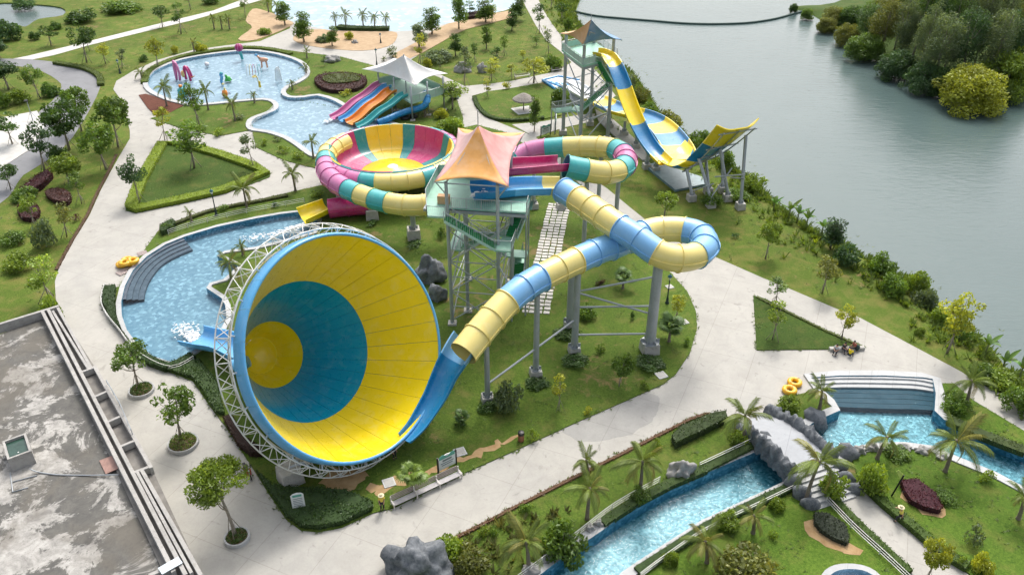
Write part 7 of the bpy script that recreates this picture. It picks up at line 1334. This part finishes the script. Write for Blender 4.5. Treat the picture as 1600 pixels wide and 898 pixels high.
# ---------------------------------------------------------------- inflatable tubes, scooter, pallet
M_infl = gloss('inflatable_yellow', (0.82, 0.44, 0.01), 0.35)
def ring_tube(b, c, R_, r_, n1=24, n2=10, ax=(1, 1)):
    c = Vector(c); vs = []
    for i in range(n1):
        a = 6.28318 * i / n1
        for j in range(n2): t = 6.28318 * j / n2; vs.append(c + Vector(((R_ + r_ * math.cos(t)) * math.cos(a) * ax[0], (R_ + r_ * math.cos(t)) * math.sin(a) * ax[1], r_ * math.sin(t))))
    b.add(vs, [(i * n2 + j, ((i + 1) % n1) * n2 + j, ((i + 1) % n1) * n2 + (j + 1) % n2, i * n2 + (j + 1) % n2) for i in range(n1) for j in range(n2)])
def swim_ring(x_, y_, z, label, R_=0.48, r_=0.24, mat=None, handles=True, group='yellow swim rings'):
    g = P(x_, y_, z); root = thing('swim_ring', label, 'swim ring', tuple(g), group); b = MB(); ring_tube(b, (g.x, g.y, z + r_), R_, r_); b.build('ring', mat or M_infl, root, smooth=True)
    if handles:
        for a in (0.6, 3.7): p = Vector((g.x + R_ * math.cos(a), g.y + R_ * math.sin(a), z + r_ * 2)); MB().line([p + Vector((-0.1, 0, -0.02)), p + Vector((-0.06, 0, 0.07)), p + Vector((0.06, 0, 0.07)), p + Vector((0.1, 0, -0.02))], 0.02, 5).build('handle', M_blackp, root)
swim_ring(1233, 612, 0.06, 'yellow swim ring on the plaza nearest the bridge'); swim_ring(1241, 600, 0.06, 'yellow swim ring on the plaza behind the nearest one')
for i, (x_, y_, z, lab) in enumerate(((192, 415, 0.06, 'bottom left yellow swim ring of the pile by the landing pool'), (206, 413, 0.06, 'bottom right yellow swim ring of the pile by the landing pool'), (200, 409, 0.06, 'rear bottom yellow swim ring of the pile by the landing pool'), (196, 413, 0.5, 'top left yellow swim ring of the pile by the landing pool'), (208, 410, 0.5, 'top right yellow swim ring of the pile by the landing pool'))): swim_ring(x_, y_, z, lab, 0.52, 0.25, group='piled swim rings')
swim_ring(633, 186, 0.12, 'black rubber ring lying below the small blue tube', 0.6, 0.28, M_black, False, None); swim_ring(646, 184, 0.12, 'second black rubber ring below the small blue tube', 0.5, 0.25, M_black, False, None)
for k_, (x_, y_, rz) in enumerate(((223, 397, 0.6), (191, 427, 0.9))):
    g = P(x_, y_); root = thing('wooden_pallet', 'wooden pallet at the pool edge right of the swim rings' if k_ == 0 else 'wooden pallet at the pool edge below the swim rings', 'pallet', tuple(g)); M_ = Matrix.Rotation(rz, 3, 'Z')
    for j in range(5): MB().box(g + M_ @ Vector((0, (j - 2) * 0.22, 0.16)), (1.1, 0.15, 0.03), rz).build('plank', M_wood, root)
    for j in (-1, 0, 1): MB().box(g + M_ @ Vector((j * 0.45, 0, 0.1)), (0.1, 1.1, 0.09), rz).build('bearer', M_wood, root)
g = P(388, 743); sc = thing('motor_scooter', 'red and black motor scooter parked on the plaza by the funnel', 'scooter', tuple(g)); v = (P(396, 753) - P(381, 729)).normalized(); v.z = 0; sd = Vector((-v.y, v.x, 0)); M_red = gloss('scooter_red', (0.38, 0.015, 0.03)); z_ = lambda z: Vector((0, 0, z + 0.05))
for f, nm in ((0.62, 'front_wheel'), (-0.6, 'rear_wheel')):
    c_ = g + v * f + z_(0.26); b = MB(); N = 20; vs = []
    for i in range(N):
        a = 6.2832 * i / N
        for j in range(6): t = 6.2832 * j / 6; vs.append(c_ + (v * math.cos(a) + Vector((0, 0, 1)) * math.sin(a)) * (0.22 + 0.05 * math.cos(t)) + sd * 0.06 * math.sin(t))
    b.add(vs, [(i * 6 + j, ((i + 1) % N) * 6 + j, ((i + 1) % N) * 6 + (j + 1) % 6, i * 6 + (j + 1) % 6) for i in range(N) for j in range(6)]); w_ = b.build(nm, M_black, sc, smooth=True); MB().cyl(c_ - sd * 0.05, c_ + sd * 0.05, 0.15, n=14).build('rim', M_steel, w_)
b = MB(); b.blob(g + v * -0.35 + z_(0.52), (0.5, 0.2, 0.24), 2, 2, 0.05); 
for i in range(len(b.v)): p = Vector(b.v[i]) - (g + v * -0.35); b.v[i] = tuple(g + v * -0.35 + v * p.x + sd * p.y + Vector((0, 0, p.z)))
b.build('body', M_red, sc, smooth=True)
MB().add([g + v * x + sd * y + z_(z) for x, y, z in ((0.5, -0.2, 0.35), (0.5, 0.2, 0.35), (0.42, 0.24, 0.95), (0.42, -0.24, 0.95), (0.38, -0.2, 0.35), (0.38, 0.2, 0.35), (0.3, 0.24, 0.95), (0.3, -0.24, 0.95))], [(0, 1, 2, 3), (7, 6, 5, 4), (0, 4, 5, 1), (1, 5, 6, 2), (2, 6, 7, 3), (3, 7, 4, 0)]).build('leg_shield', M_red, sc, bevel=0.04)
MB().box(g + v * 0.05 + z_(0.33), (0.6, 0.3, 0.08), math.atan2(v.y, v.x)).build('footboard', M_black, sc, bevel=0.02); MB().box(g + v * -0.42 + z_(0.78), (0.8, 0.28, 0.12), math.atan2(v.y, v.x)).build('seat', M_black, sc, bevel=0.05); MB().line([g + v * 0.33 + sd * -0.33 + z_(1.08), g + v * 0.42 + z_(1.05), g + v * 0.33 + sd * 0.33 + z_(1.08)], 0.03, 6).build('handlebar', M_black, sc); MB().line([g + v * 0.62 + z_(0.26), g + v * 0.42 + z_(1.0)], 0.04, 6).build('fork', M_steel, sc); MB().blob(g + v * 0.5 + z_(0.92), (0.09, 0.09, 0.09), 1, 1, 0).build('headlight', M_board, sc, smooth=True)
for sg in (-1, 1): MB().line([g + v * 0.36 + sd * sg * 0.25 + z_(1.08), g + v * 0.34 + sd * sg * 0.3 + z_(1.22)], 0.015, 4).build('mirror_stalk', M_black, sc); MB().box(g + v * 0.34 + sd * sg * 0.31 + z_(1.26), (0.03, 0.12, 0.08), math.atan2(v.y, v.x)).build('mirror', M_black, sc)
# ---------------------------------------------------------------- play features in the children's pool
def bld_(root, nm, mb, mat, **k): return mb.build(nm, mat, root, **k)
g = P(379, 93); t = thing('water_mushroom', 'pink ball fountain on a teal post in the childrens pool', 'play feature', tuple(g)); MB().cyl(g, g + Vector((-0.3, 0, 1.7)), 0.26, 0.3, 12).build('post', G_bteal, t, smooth=True, auto=40); MB().lathe(g + Vector((-0.35, 0, 2.4)), [(0.02, -0.75), (0.55, -0.6), (0.8, 0.0), (0.55, 0.6), (0.02, 0.75)], 18).build('ball', G_pink, t, smooth=True)
b = MB(); [b.line([g + Vector((-0.35, 0, 2.4)) + Vector((0.82 * math.cos(a) * math.cos(e), 0.82 * math.sin(a) * math.cos(e), 0.78 * math.sin(e))) for e in [R(x) for x in range(-80, 81, 20)]], 0.06, 4) for a in [k * math.pi / 4 for k in range(8)]]; b.build('ball_rib', G_rose, t)
g = P(288, 124); t = thing('play_octopus', 'magenta play climber with arched arms in the childrens pool', 'play feature', tuple(g))
for (a, c, h) in (((-1.6, 0.3), (-0.5, -0.6), 3.2), ((-1.7, 0.6), (-1.2, -0.2), 3.4), ((0.2, 0.3), (1.4, -0.9), 2.5), ((0.4, 0.0), (1.0, 0.8), 2.3)): MB().line(resample(smooth([g + Vector((a[0], a[1], 0)), g + Vector((a[0] * 1.0, a[1], h * 0.75)), g + Vector(((a[0] + c[0]) / 2, (a[1] + c[1]) / 2, h)), g + Vector((c[0], c[1], h * 0.55)), g + Vector((c[0] * 1.15, c[1] * 1.2, 0))], 5, False), 0.25), 0.24, 8).build('arm', G_pink if c[0] > 0 else G_rose, t, smooth=True)
MB().blob(g + Vector((0, 0, 1.0)), (0.5, 0.4, 0.7), 3, 2, 0.1).build('body', G_lemon, t, smooth=True); MB().cyl(g + Vector((1.3, -1.1, 0.6)), g + Vector((2.6, -1.2, 1.0)), 0.07, n=6).build('spout', G_org, t)
g = P(286, 149); t = thing('play_whale', 'teal and orange round play figure in the childrens pool', 'play feature', tuple(g)); MB().lathe(g, [(0.75, 0), (0.85, 0.5), (0.8, 1.1), (0.45, 1.5), (0.02, 1.6)], 16).build('body', G_bteal, t, smooth=True); MB().blob(g + Vector((-0.1, -0.1, 1.75)), (0.35, 0.35, 0.3), 2, 2, 0.1).build('head', G_org, t, smooth=True); MB().line(resample(smooth([g + Vector((0.3, 0, 1.3)), g + Vector((0.9, 0, 2.1)), g + Vector((1.6, 0, 1.9))], 5, False), 0.2), 0.2, 8).build('tail', G_bteal, t, smooth=True)
g = P(348, 132); t = thing('play_seahorse', 'blue and green standing play figure in the middle of the childrens pool', 'play feature', tuple(g)); MB().line(resample(smooth([g, g + Vector((-0.15, 0, 0.7)), g + Vector((0.1, 0, 1.4)), g + Vector((-0.1, 0, 1.9)), g + Vector((0.35, 0, 2.1))], 5, False), 0.2), 0.28, 8).build('body', G_cyan, t, smooth=True); MB().blob(g + Vector((0.1, 0, 2.1)), (0.35, 0.3, 0.28), 4, 2, 0.1).build('head', G_bteal, t, smooth=True); MB().blob(g + Vector((0.1, -0.2, 0.15)), (0.3, 0.3, 0.2), 5, 1, 0.1).build('foot', G_lemon, t, smooth=True)
g = P(357, 127); t = thing('play_turtle', 'green play turtle beside the standing play figure', 'play feature', tuple(g)); G_grn = gloss('fibreglass_green', (0.06, 0.42, 0.06)); MB().lathe(g, [(0.55, 0.1), (0.6, 0.4), (0.4, 0.85), (0.02, 1.0)], 14).build('shell', G_grn, t, smooth=True); MB().blob(g + Vector((-0.2, -0.3, 1.1)), (0.25, 0.25, 0.3), 2, 2, 0.05).build('head', G_grn, t, smooth=True)
for a in range(4): MB().blob(g + Vector((0.6 * math.cos(a * 1.57 + 0.8), 0.6 * math.sin(a * 1.57 + 0.8), 0.15)), (0.22, 0.16, 0.14), a, 1, 0.05).build('flipper', G_grn, t, smooth=True)
g = P(352, 150); t = thing('play_fish', 'orange play fish with yellow crown in the childrens pool', 'play feature', tuple(g)); MB().lathe(g, [(0.45, 0), (0.55, 0.5), (0.4, 1.0), (0.02, 1.15)], 14).build('body', G_org, t, smooth=True); MB().frus(g + Vector((0.1, 0, 1.05)), (0.4, 0.3), (0.15, 0.2), 0.5).build('crown', G_lemon, t); MB().frus(g + Vector((0.8, 0.1, 0.3)), (0.5, 0.1), (0.2, 0.1), 0.45, 0.2).build('tail', G_white, t)
g = P(324, 104); t = thing('play_shell', 'small white play shell in the childrens pool', 'play feature', tuple(g)); MB().blob(g + Vector((0, 0, 0.4)), (0.5, 0.4, 0.5), 2, 2, 0.15).build('shell', G_white, t, smooth=True); MB().cyl(g, g + Vector((0, 0, 0.3)), 0.35, 0.25, 10).build('base', G_white, t)
g = P(414, 106); t = thing('play_giraffe', 'spotted long legged play animal on the far side of the childrens pool', 'play feature', tuple(g)); K_skin = gloss('spotted_orange', (0.70, 0.36, 0.22))
for dx_, dy_ in ((-0.6, -0.25), (-0.6, 0.25), (0.5, -0.25), (0.5, 0.25)): MB().cyl(g + Vector((dx_, dy_, 0)), g + Vector((dx_ * 0.8, dy_, 1.3)), 0.1, n=8).build('leg', K_skin, t)
MB().blob(g + Vector((0, 0, 1.6)), (0.95, 0.45, 0.45), 4, 2, 0.08).build('body', K_skin, t, smooth=True); MB().line([g + Vector((-0.7, 0, 1.8)), g + Vector((-1.2, 0, 2.4))], [0.25, 0.18], 8).build('neck', K_skin, t, smooth=True); MB().blob(g + Vector((-1.35, 0, 2.55)), (0.35, 0.22, 0.22), 2, 2, 0.05).build('head', G_cyan, t, smooth=True)
M_jet = plain('water_spray', (0.75, 0.8, 0.82), 0.3)
g = P(399, 116); t = thing('spray_tunnel', 'row of water hoops forming a spray tunnel in the childrens pool', 'play feature', tuple(g))
for k in range(5): MB().line([g + Vector((-1.3 + k * 0.55 + 0.05 * math.cos(a), 0.9 * math.cos(a), 1.9 * math.sin(a))) for a in [math.pi * i / 16 for i in range(17)]], 0.05, 5).build('hoop', (M_wsteel, G_lemon, G_rose, M_wsteel, G_bteal)[k], t)
t = thing('spray_flower', 'yellow bent spray flower in front of the spray tunnel', 'play feature', tuple(P(405, 137))); g = P(405, 137); MB().line(resample(smooth([g, g + Vector((0, 0, 1.6)), g + Vector((-0.3, 0, 2.3)), g + Vector((-0.6, 0, 2.3))], 5, False), 0.2), 0.09, 6).build('stem', G_lemon, t, smooth=True); MB().lathe(g + Vector((-0.6, 0, 2.2)), [(0.05, 0.1), (0.3, 0.0), (0.45, -0.2)], 12).build('flower', G_lemon, t, smooth=True); MB().box(g + Vector((0.25, 0, 0.6)), (0.25, 0.2, 1.2)).build('panel', G_ylw, t)
g = P(436, 127); t = thing('water_curtain', 'bell shaped white water curtain on a thin pole at the right of the childrens pool', 'play feature', tuple(g)); MB().cyl(g + Vector((0.5, 0, 0)), g + Vector((0.3, 0, 2.9)), 0.05, n=6).build('pole', M_steel, t); b = MB()
for k in range(26): a = 6.2832 * k / 26; b.line([g + Vector((0.12 * math.cos(a), 0.12 * math.sin(a), 2.7)), g + Vector((0.45 * math.cos(a), 0.45 * math.sin(a), 2.3)), g + Vector((0.62 * math.cos(a), 0.62 * math.sin(a), 0.1))], 0.035, 4)
tag(b.build('water_jet', M_jet, t), kind='stuff')
# ---------------------------------------------------------------- splashes where the flumes end
M_foam = plain('foam', (0.82, 0.86, 0.88), 0.6, 0.06)
def splash(px_pts, w, label, n_=260, seed=1, z=0.05):
    c = [P(x, y, z) for x, y in px_pts]; c = resample(smooth(c, 5, False), 0.3); b = MB(); rg = random.Random(seed); tot = len(c)
    for _ in range(n_):
        i = int(rg.random() ** 1.5 * (tot - 1)); q = c[i]; f = i / tot; o_ = rg.gauss(0, w * (0.35 + 0.65 * f) * 0.5); d = (c[min(i + 1, tot - 1)] - c[max(i - 1, 0)]).normalized(); p = q + Vector((-d.y, d.x, 0)) * o_ + d * rg.gauss(0, 0.3); r_ = rg.uniform(0.03, 0.15) * (1.2 - 0.6 * f); b.blob((p.x, p.y, z + 0.2 * r_ + max(0, rg.gauss(0, 0.08)) * (1 - f)), (r_ * rg.uniform(1, 2.2), r_ * rg.uniform(0.8, 1.4), r_ * 0.45), rg.randint(0, 99), 1, 0.25)
    o = b.build('water_splash', M_foam, None, smooth=True); tag(o, label, 'splash', kind='stuff')
splash([(304, 531), (296, 522), (288, 513), (280, 504)], 1.5, 'white foam below the funnel exit chute', 330); splash([(473, 352), (450, 360), (425, 366), (400, 371), (375, 372)], 1.3, 'white foam streak below the bowl exit', 380, 3); splash([(518, 188), (512, 190), (506, 192)], 0.8, 'white foam at the end of the magenta slide', 80, 4); splash([(745, 305), (752, 303), (760, 303)], 1.0, 'white water in the launch trough on the tower', 120, 6, 13.75)
# ---------------------------------------------------------------- people
M_skin = plain('skin', (0.42, 0.24, 0.16), 0.55, 0.06)
def skinned(name, verts, edges, radii, mat, parent, root=0, sub=1):
    me = bpy.data.meshes.new(name); off = origin(parent); me.from_pydata([tuple(v) for v in verts], edges, []); o = link(name, me, parent); md = o.modifiers.new('skin', 'SKIN'); md.use_smooth_shade = True
    for sv_, r_ in zip(me.skin_vertices[0].data, radii): sv_.radius = (r_, r_) if not isinstance(r_, tuple) else r_
    me.skin_vertices[0].data[root].use_root = True
    s2 = o.modifiers.new('sub', 'SUBSURF'); s2.levels = s2.render_levels = sub; me.materials.append(mat); return o
POSE = dict(
 stand=dict(pel=(0, 0, 0.92), che=(0, 0.01, 1.30), nec=(0, 0.01, 1.45), hea=(0, -0.02, 1.60), hipL=(0.09, 0, 0.88), knL=(0.11, -0.02, 0.48), anL=(0.11, 0.02, 0.09), toL=(0.13, -0.16, 0.04), hipR=(-0.09, 0, 0.88), knR=(-0.11, -0.02, 0.48), anR=(-0.12, 0.02, 0.09), toR=(-0.15, -0.16, 0.04), shL=(0.18, 0.01, 1.38), elL=(0.23, 0.03, 1.10), wrL=(0.16, -0.14, 0.98), shR=(-0.18, 0.01, 1.38), elR=(-0.24, 0.03, 1.10), wrR=(-0.2, -0.1, 0.90)),
 run=dict(pel=(0, 0, 0.92), che=(0, -0.10, 1.29), nec=(0, -0.14, 1.43), hea=(0, -0.19, 1.57), hipL=(0.09, 0, 0.88), knL=(0.10, -0.24, 0.55), anL=(0.10, -0.22, 0.12), toL=(0.10, -0.40, 0.05), hipR=(-0.09, 0, 0.88), knR=(-0.10, 0.14, 0.52), anR=(-0.10, 0.50, 0.32), toR=(-0.10, 0.48, 0.16), shL=(0.18, -0.10, 1.36), elL=(0.26, 0.12, 1.18), wrL=(0.22, 0.10, 0.94), shR=(-0.18, -0.10, 1.36), elR=(-0.27, -0.22, 1.15), wrR=(-0.18, -0.42, 1.22)),
 sit=dict(pel=(0, 0.05, 0.42), che=(0, 0.0, 0.80), nec=(0, -0.04, 0.95), hea=(0, -0.09, 1.09), hipL=(0.09, 0.03, 0.40), knL=(0.15, -0.38, 0.46), anL=(0.13, -0.42, 0.08), toL=(0.15, -0.58, 0.04), hipR=(-0.09, 0.03, 0.40), knR=(-0.15, -0.38, 0.44), anR=(-0.14, -0.34, 0.08), toR=(-0.16, -0.50, 0.04), shL=(0.18, 0.0, 0.88), elL=(0.24, -0.10, 0.62), wrL=(0.12, -0.32, 0.58), shR=(-0.18, 0.0, 0.88), elR=(-0.24, -0.10, 0.62), wrR=(-0.1, -0.32, 0.58)))
def person(x_, y_, rz, pose, shirt, pants, label, hat=None, hair=(0.012, 0.010, 0.009), z=0.06, scale=1.0, shoes=(0.03, 0.03, 0.03)):
    g = P(x_, y_); g.z = z; root = thing('person', label, 'person', tuple(g), None); J = {k: Vector(v) * scale for k, v in POSE[pose].items()}
    V, E, Rr = [], [], []
    def pt(p, r_): V.append(p); Rr.append(r_ * scale); return len(V) - 1
    ids = {}
    rad = dict(pel=0.13, che=0.145, nec=0.055, hipL=0.085, knL=0.06, anL=0.04, toL=0.035, hipR=0.085, knR=0.06, anR=0.04, toR=0.035, shL=0.06, elL=0.045, wrL=0.03, shR=0.06, elR=0.045, wrR=0.03)
    for k in rad: ids[k] = pt(J[k], rad[k])
    hd = (J['hea'] - J['nec']).normalized(); ids['jaw'] = pt(J['nec'].lerp(J['hea'], 0.55), 0.065); ids['hea'] = pt(J['hea'], 0.095); ids['top'] = pt(J['hea'] + hd * 0.08 * scale, 0.075)
    for a, c in (('pel', 'che'), ('che', 'nec'), ('nec', 'jaw'), ('jaw', 'hea'), ('hea', 'top'), ('pel', 'hipL'), ('hipL', 'knL'), ('knL', 'anL'), ('anL', 'toL'), ('pel', 'hipR'), ('hipR', 'knR'), ('knR', 'anR'), ('anR', 'toR'), ('che', 'shL'), ('shL', 'elL'), ('elL', 'wrL'), ('che', 'shR'), ('shR', 'elR'), ('elR', 'wrR')): E.append((ids[a], ids[c]))
    for s in 'LR':                                     # palm and five fingers
        d = (J['wr' + s] - J['el' + s]).normalized(); sd_ = d.cross(Vector((0, 0, 1))); sd_ = sd_.normalized() if sd_.length > 0.1 else Vector((1, 0, 0)); w = J['wr' + s]; pm = pt(w + d * 0.07 * scale, 0.036); E.append((ids['wr' + s], pm))
        for q, (o_, l_) in enumerate(((-0.03, 0.075), (-0.01, 0.085), (0.01, 0.08), (0.03, 0.065))): k1 = pt(w + (d * 0.11 + sd_ * o_) * scale, 0.010); k2 = pt(w + (d * (0.11 + l_) + sd_ * o_ * 1.2 + Vector((0, 0, -0.02))) * scale, 0.008); E.extend(((pm, k1), (k1, k2)))
        th_ = pt(w + (d * 0.06 + sd_ * 0.06) * scale, 0.011); t2 = pt(w + (d * 0.10 + sd_ * 0.075) * scale, 0.009); E.extend(((ids['wr' + s], th_), (th_, t2)))
    skinned('body', V, E, Rr, M_skin, root)
    c1 = plain('cloth_%d_%d_%d' % tuple(int(q * 999) for q in shirt), shirt, 0.8, 0.1, 6.0); c2 = plain('cloth_%d_%d_%d' % tuple(int(q * 999) for q in pants), pants, 0.85, 0.1, 6.0)
    nk = J['che'].lerp(J['nec'], 0.55); sk = ['pel', 'che', 'nk', 'shL', 'elL', 'shR', 'elR']; JJ = dict(J, nk=nk, elL=J['shL'].lerp(J['elL'], 0.85), elR=J['shR'].lerp(J['elR'], 0.85)); rr_ = [0.155, 0.17, 0.10, 0.085, 0.07, 0.085, 0.07]
    skinned('shirt', [JJ[k] for k in sk], [(0, 1), (1, 2), (1, 3), (3, 4), (1, 5), (5, 6)], [q * scale for q in rr_], c1, root, 1)
    sk = ['pel', 'hipL', 'knL', 'aL', 'hipR', 'knR', 'aR']; JJ = dict(J, aL=J['knL'].lerp(J['anL'], 0.85), aR=J['knR'].lerp(J['anR'], 0.85)); skinned('trousers', [JJ[k] for k in sk], [(0, 1), (1, 2), (2, 3), (0, 4), (4, 5), (5, 6)], [q * scale for q in (0.15, 0.105, 0.078, 0.06, 0.105, 0.078, 0.06)], c2, root)
    for s in 'LR': b = MB(); b.blob(origin(root) + J['an' + s].lerp(J['to' + s], 0.55), (0.06, 0.13, 0.05), 1, 1, 0.0); b.build('shoe', plain('shoe_black', shoes, 0.6), root, smooth=True)
    b = MB(); fw = Vector((0, -1, 0)); hc = origin(root) + J['hea']; b.blob(hc + hd * 0.045 * scale + Vector((0, 0.025, 0)), tuple(q * scale for q in (0.105, 0.11, 0.10)), 3, 2, 0.05); b.build('hair', plain('hair_dark', hair, 0.6), root, smooth=True)
    b = MB(); b.blob(hc + fw * 0.105 * scale + Vector((0, 0, -0.015)), (0.014, 0.022, 0.024), 1, 1, 0); b.build('nose', M_skin, root, smooth=True)
    for sx in (-1, 1): MB().blob(hc + fw * 0.093 * scale + Vector((sx * 0.033, 0, 0.015)), (0.012, 0.008, 0.008), 1, 1, 0).build('eye', M_blackp, root); MB().blob(hc + Vector((sx * 0.098 * scale, 0, -0.005)), (0.012, 0.022, 0.034), 1, 1, 0).build('ear', M_skin, root, smooth=True)
    MB().box(hc + fw * 0.088 * scale + Vector((0, 0, -0.055)), (0.045, 0.014, 0.010)).build('mouth', plain('lip', (0.28, 0.09, 0.08), 0.5), root)
    if hat: MB().lathe(hc + Vector((0, 0, 0.05 * scale)), [(0.26, -0.02), (0.25, 0.0), (0.13, 0.035), (0.12, 0.12), (0.06, 0.16), (0.0, 0.165)], 18).build('hat', plain('straw_hat', hat, 0.8, 0.12, 6.0), root, smooth=True, auto=40)
    root.rotation_euler.z = rz; return root
person(598, 797, 0.3, 'stand', (0.72, 0.55, 0.08), (0.02, 0.02, 0.025), 'person in yellow shirt and pale hat standing beside the bench', hat=(0.62, 0.55, 0.36), z=0.06)
person(1404, 817, -2.2, 'run', (0.70, 0.58, 0.10), (0.02, 0.022, 0.03), 'person in yellow shirt and hat striding along the bridge walk', hat=(0.64, 0.56, 0.36), z=0.06)
person(617, 718, 0.8, 'stand', (0.03, 0.03, 0.035), (0.02, 0.02, 0.022), 'person in dark clothes standing under the rim of the funnel', z=0.14)
person(1305, 553, -0.6, 'sit', (0.52, 0.53, 0.55), (0.02, 0.02, 0.03), 'seated person in light grey shirt at the tip of the small triangular lawn', z=0.08)
person(1317, 550, 0.3, 'sit', (0.03, 0.03, 0.04), (0.03, 0.03, 0.045), 'seated person in black between the grey and yellow shirts', z=0.08)
person(1327, 558, 2.3, 'sit', (0.80, 0.62, 0.02), (0.02, 0.035, 0.04), 'person in bright yellow shirt crouching in the seated group', z=0.02)
person(1333, 548, -1.4, 'sit', (0.40, 0.10, 0.07), (0.03, 0.03, 0.03), 'seated person in red behind the yellow shirt', z=0.08)
g = P(1338, 548); bp = thing('backpack', 'dark backpack on the ground at the right of the seated group', 'bag', (g.x, g.y, 0.1)); MB().blob((g.x, g.y, 0.42), (0.28, 0.22, 0.38), 2, 2, 0.08).build('bag_body', plain('dark_green_nylon', (0.02, 0.045, 0.04), 0.7), bp, smooth=True); MB().line([Vector((g.x - 0.12, g.y - 0.2, 0.6)), Vector((g.x - 0.14, g.y - 0.3, 0.4)), Vector((g.x - 0.12, g.y - 0.2, 0.2))], 0.025, 5).build('strap', M_blackp, bp)
kb = thing('low_wall', 'low stone kerb seat at the tip of the small triangular lawn', 'bench', tuple(P(1320, 548))); a, c = P(1296, 549), P(1350, 547); MB().box((a + c) / 2 + Vector((0, 0.1, 0.2)), ((c - a).length, 0.45, 0.4), math.atan2((c - a).y, (c - a).x)).build('kerb_stone', M_foot, kb, bevel=0.03)
b = MB(); g = P(866, 158); cw = thing('cool_box', 'blue cool box beside the path at the parasol lawn', 'box', tuple(g)); MB().box(g + Vector((0, 0, 0.35)), (0.7, 0.45, 0.6), 0.3).build('box_body', plain('blue_plastic', (0.02, 0.12, 0.35), 0.4), cw, bevel=0.04); MB().box(g + Vector((0, 0, 0.7)), (0.72, 0.47, 0.1), 0.3).build('box_lid', M_board, cw, bevel=0.03)
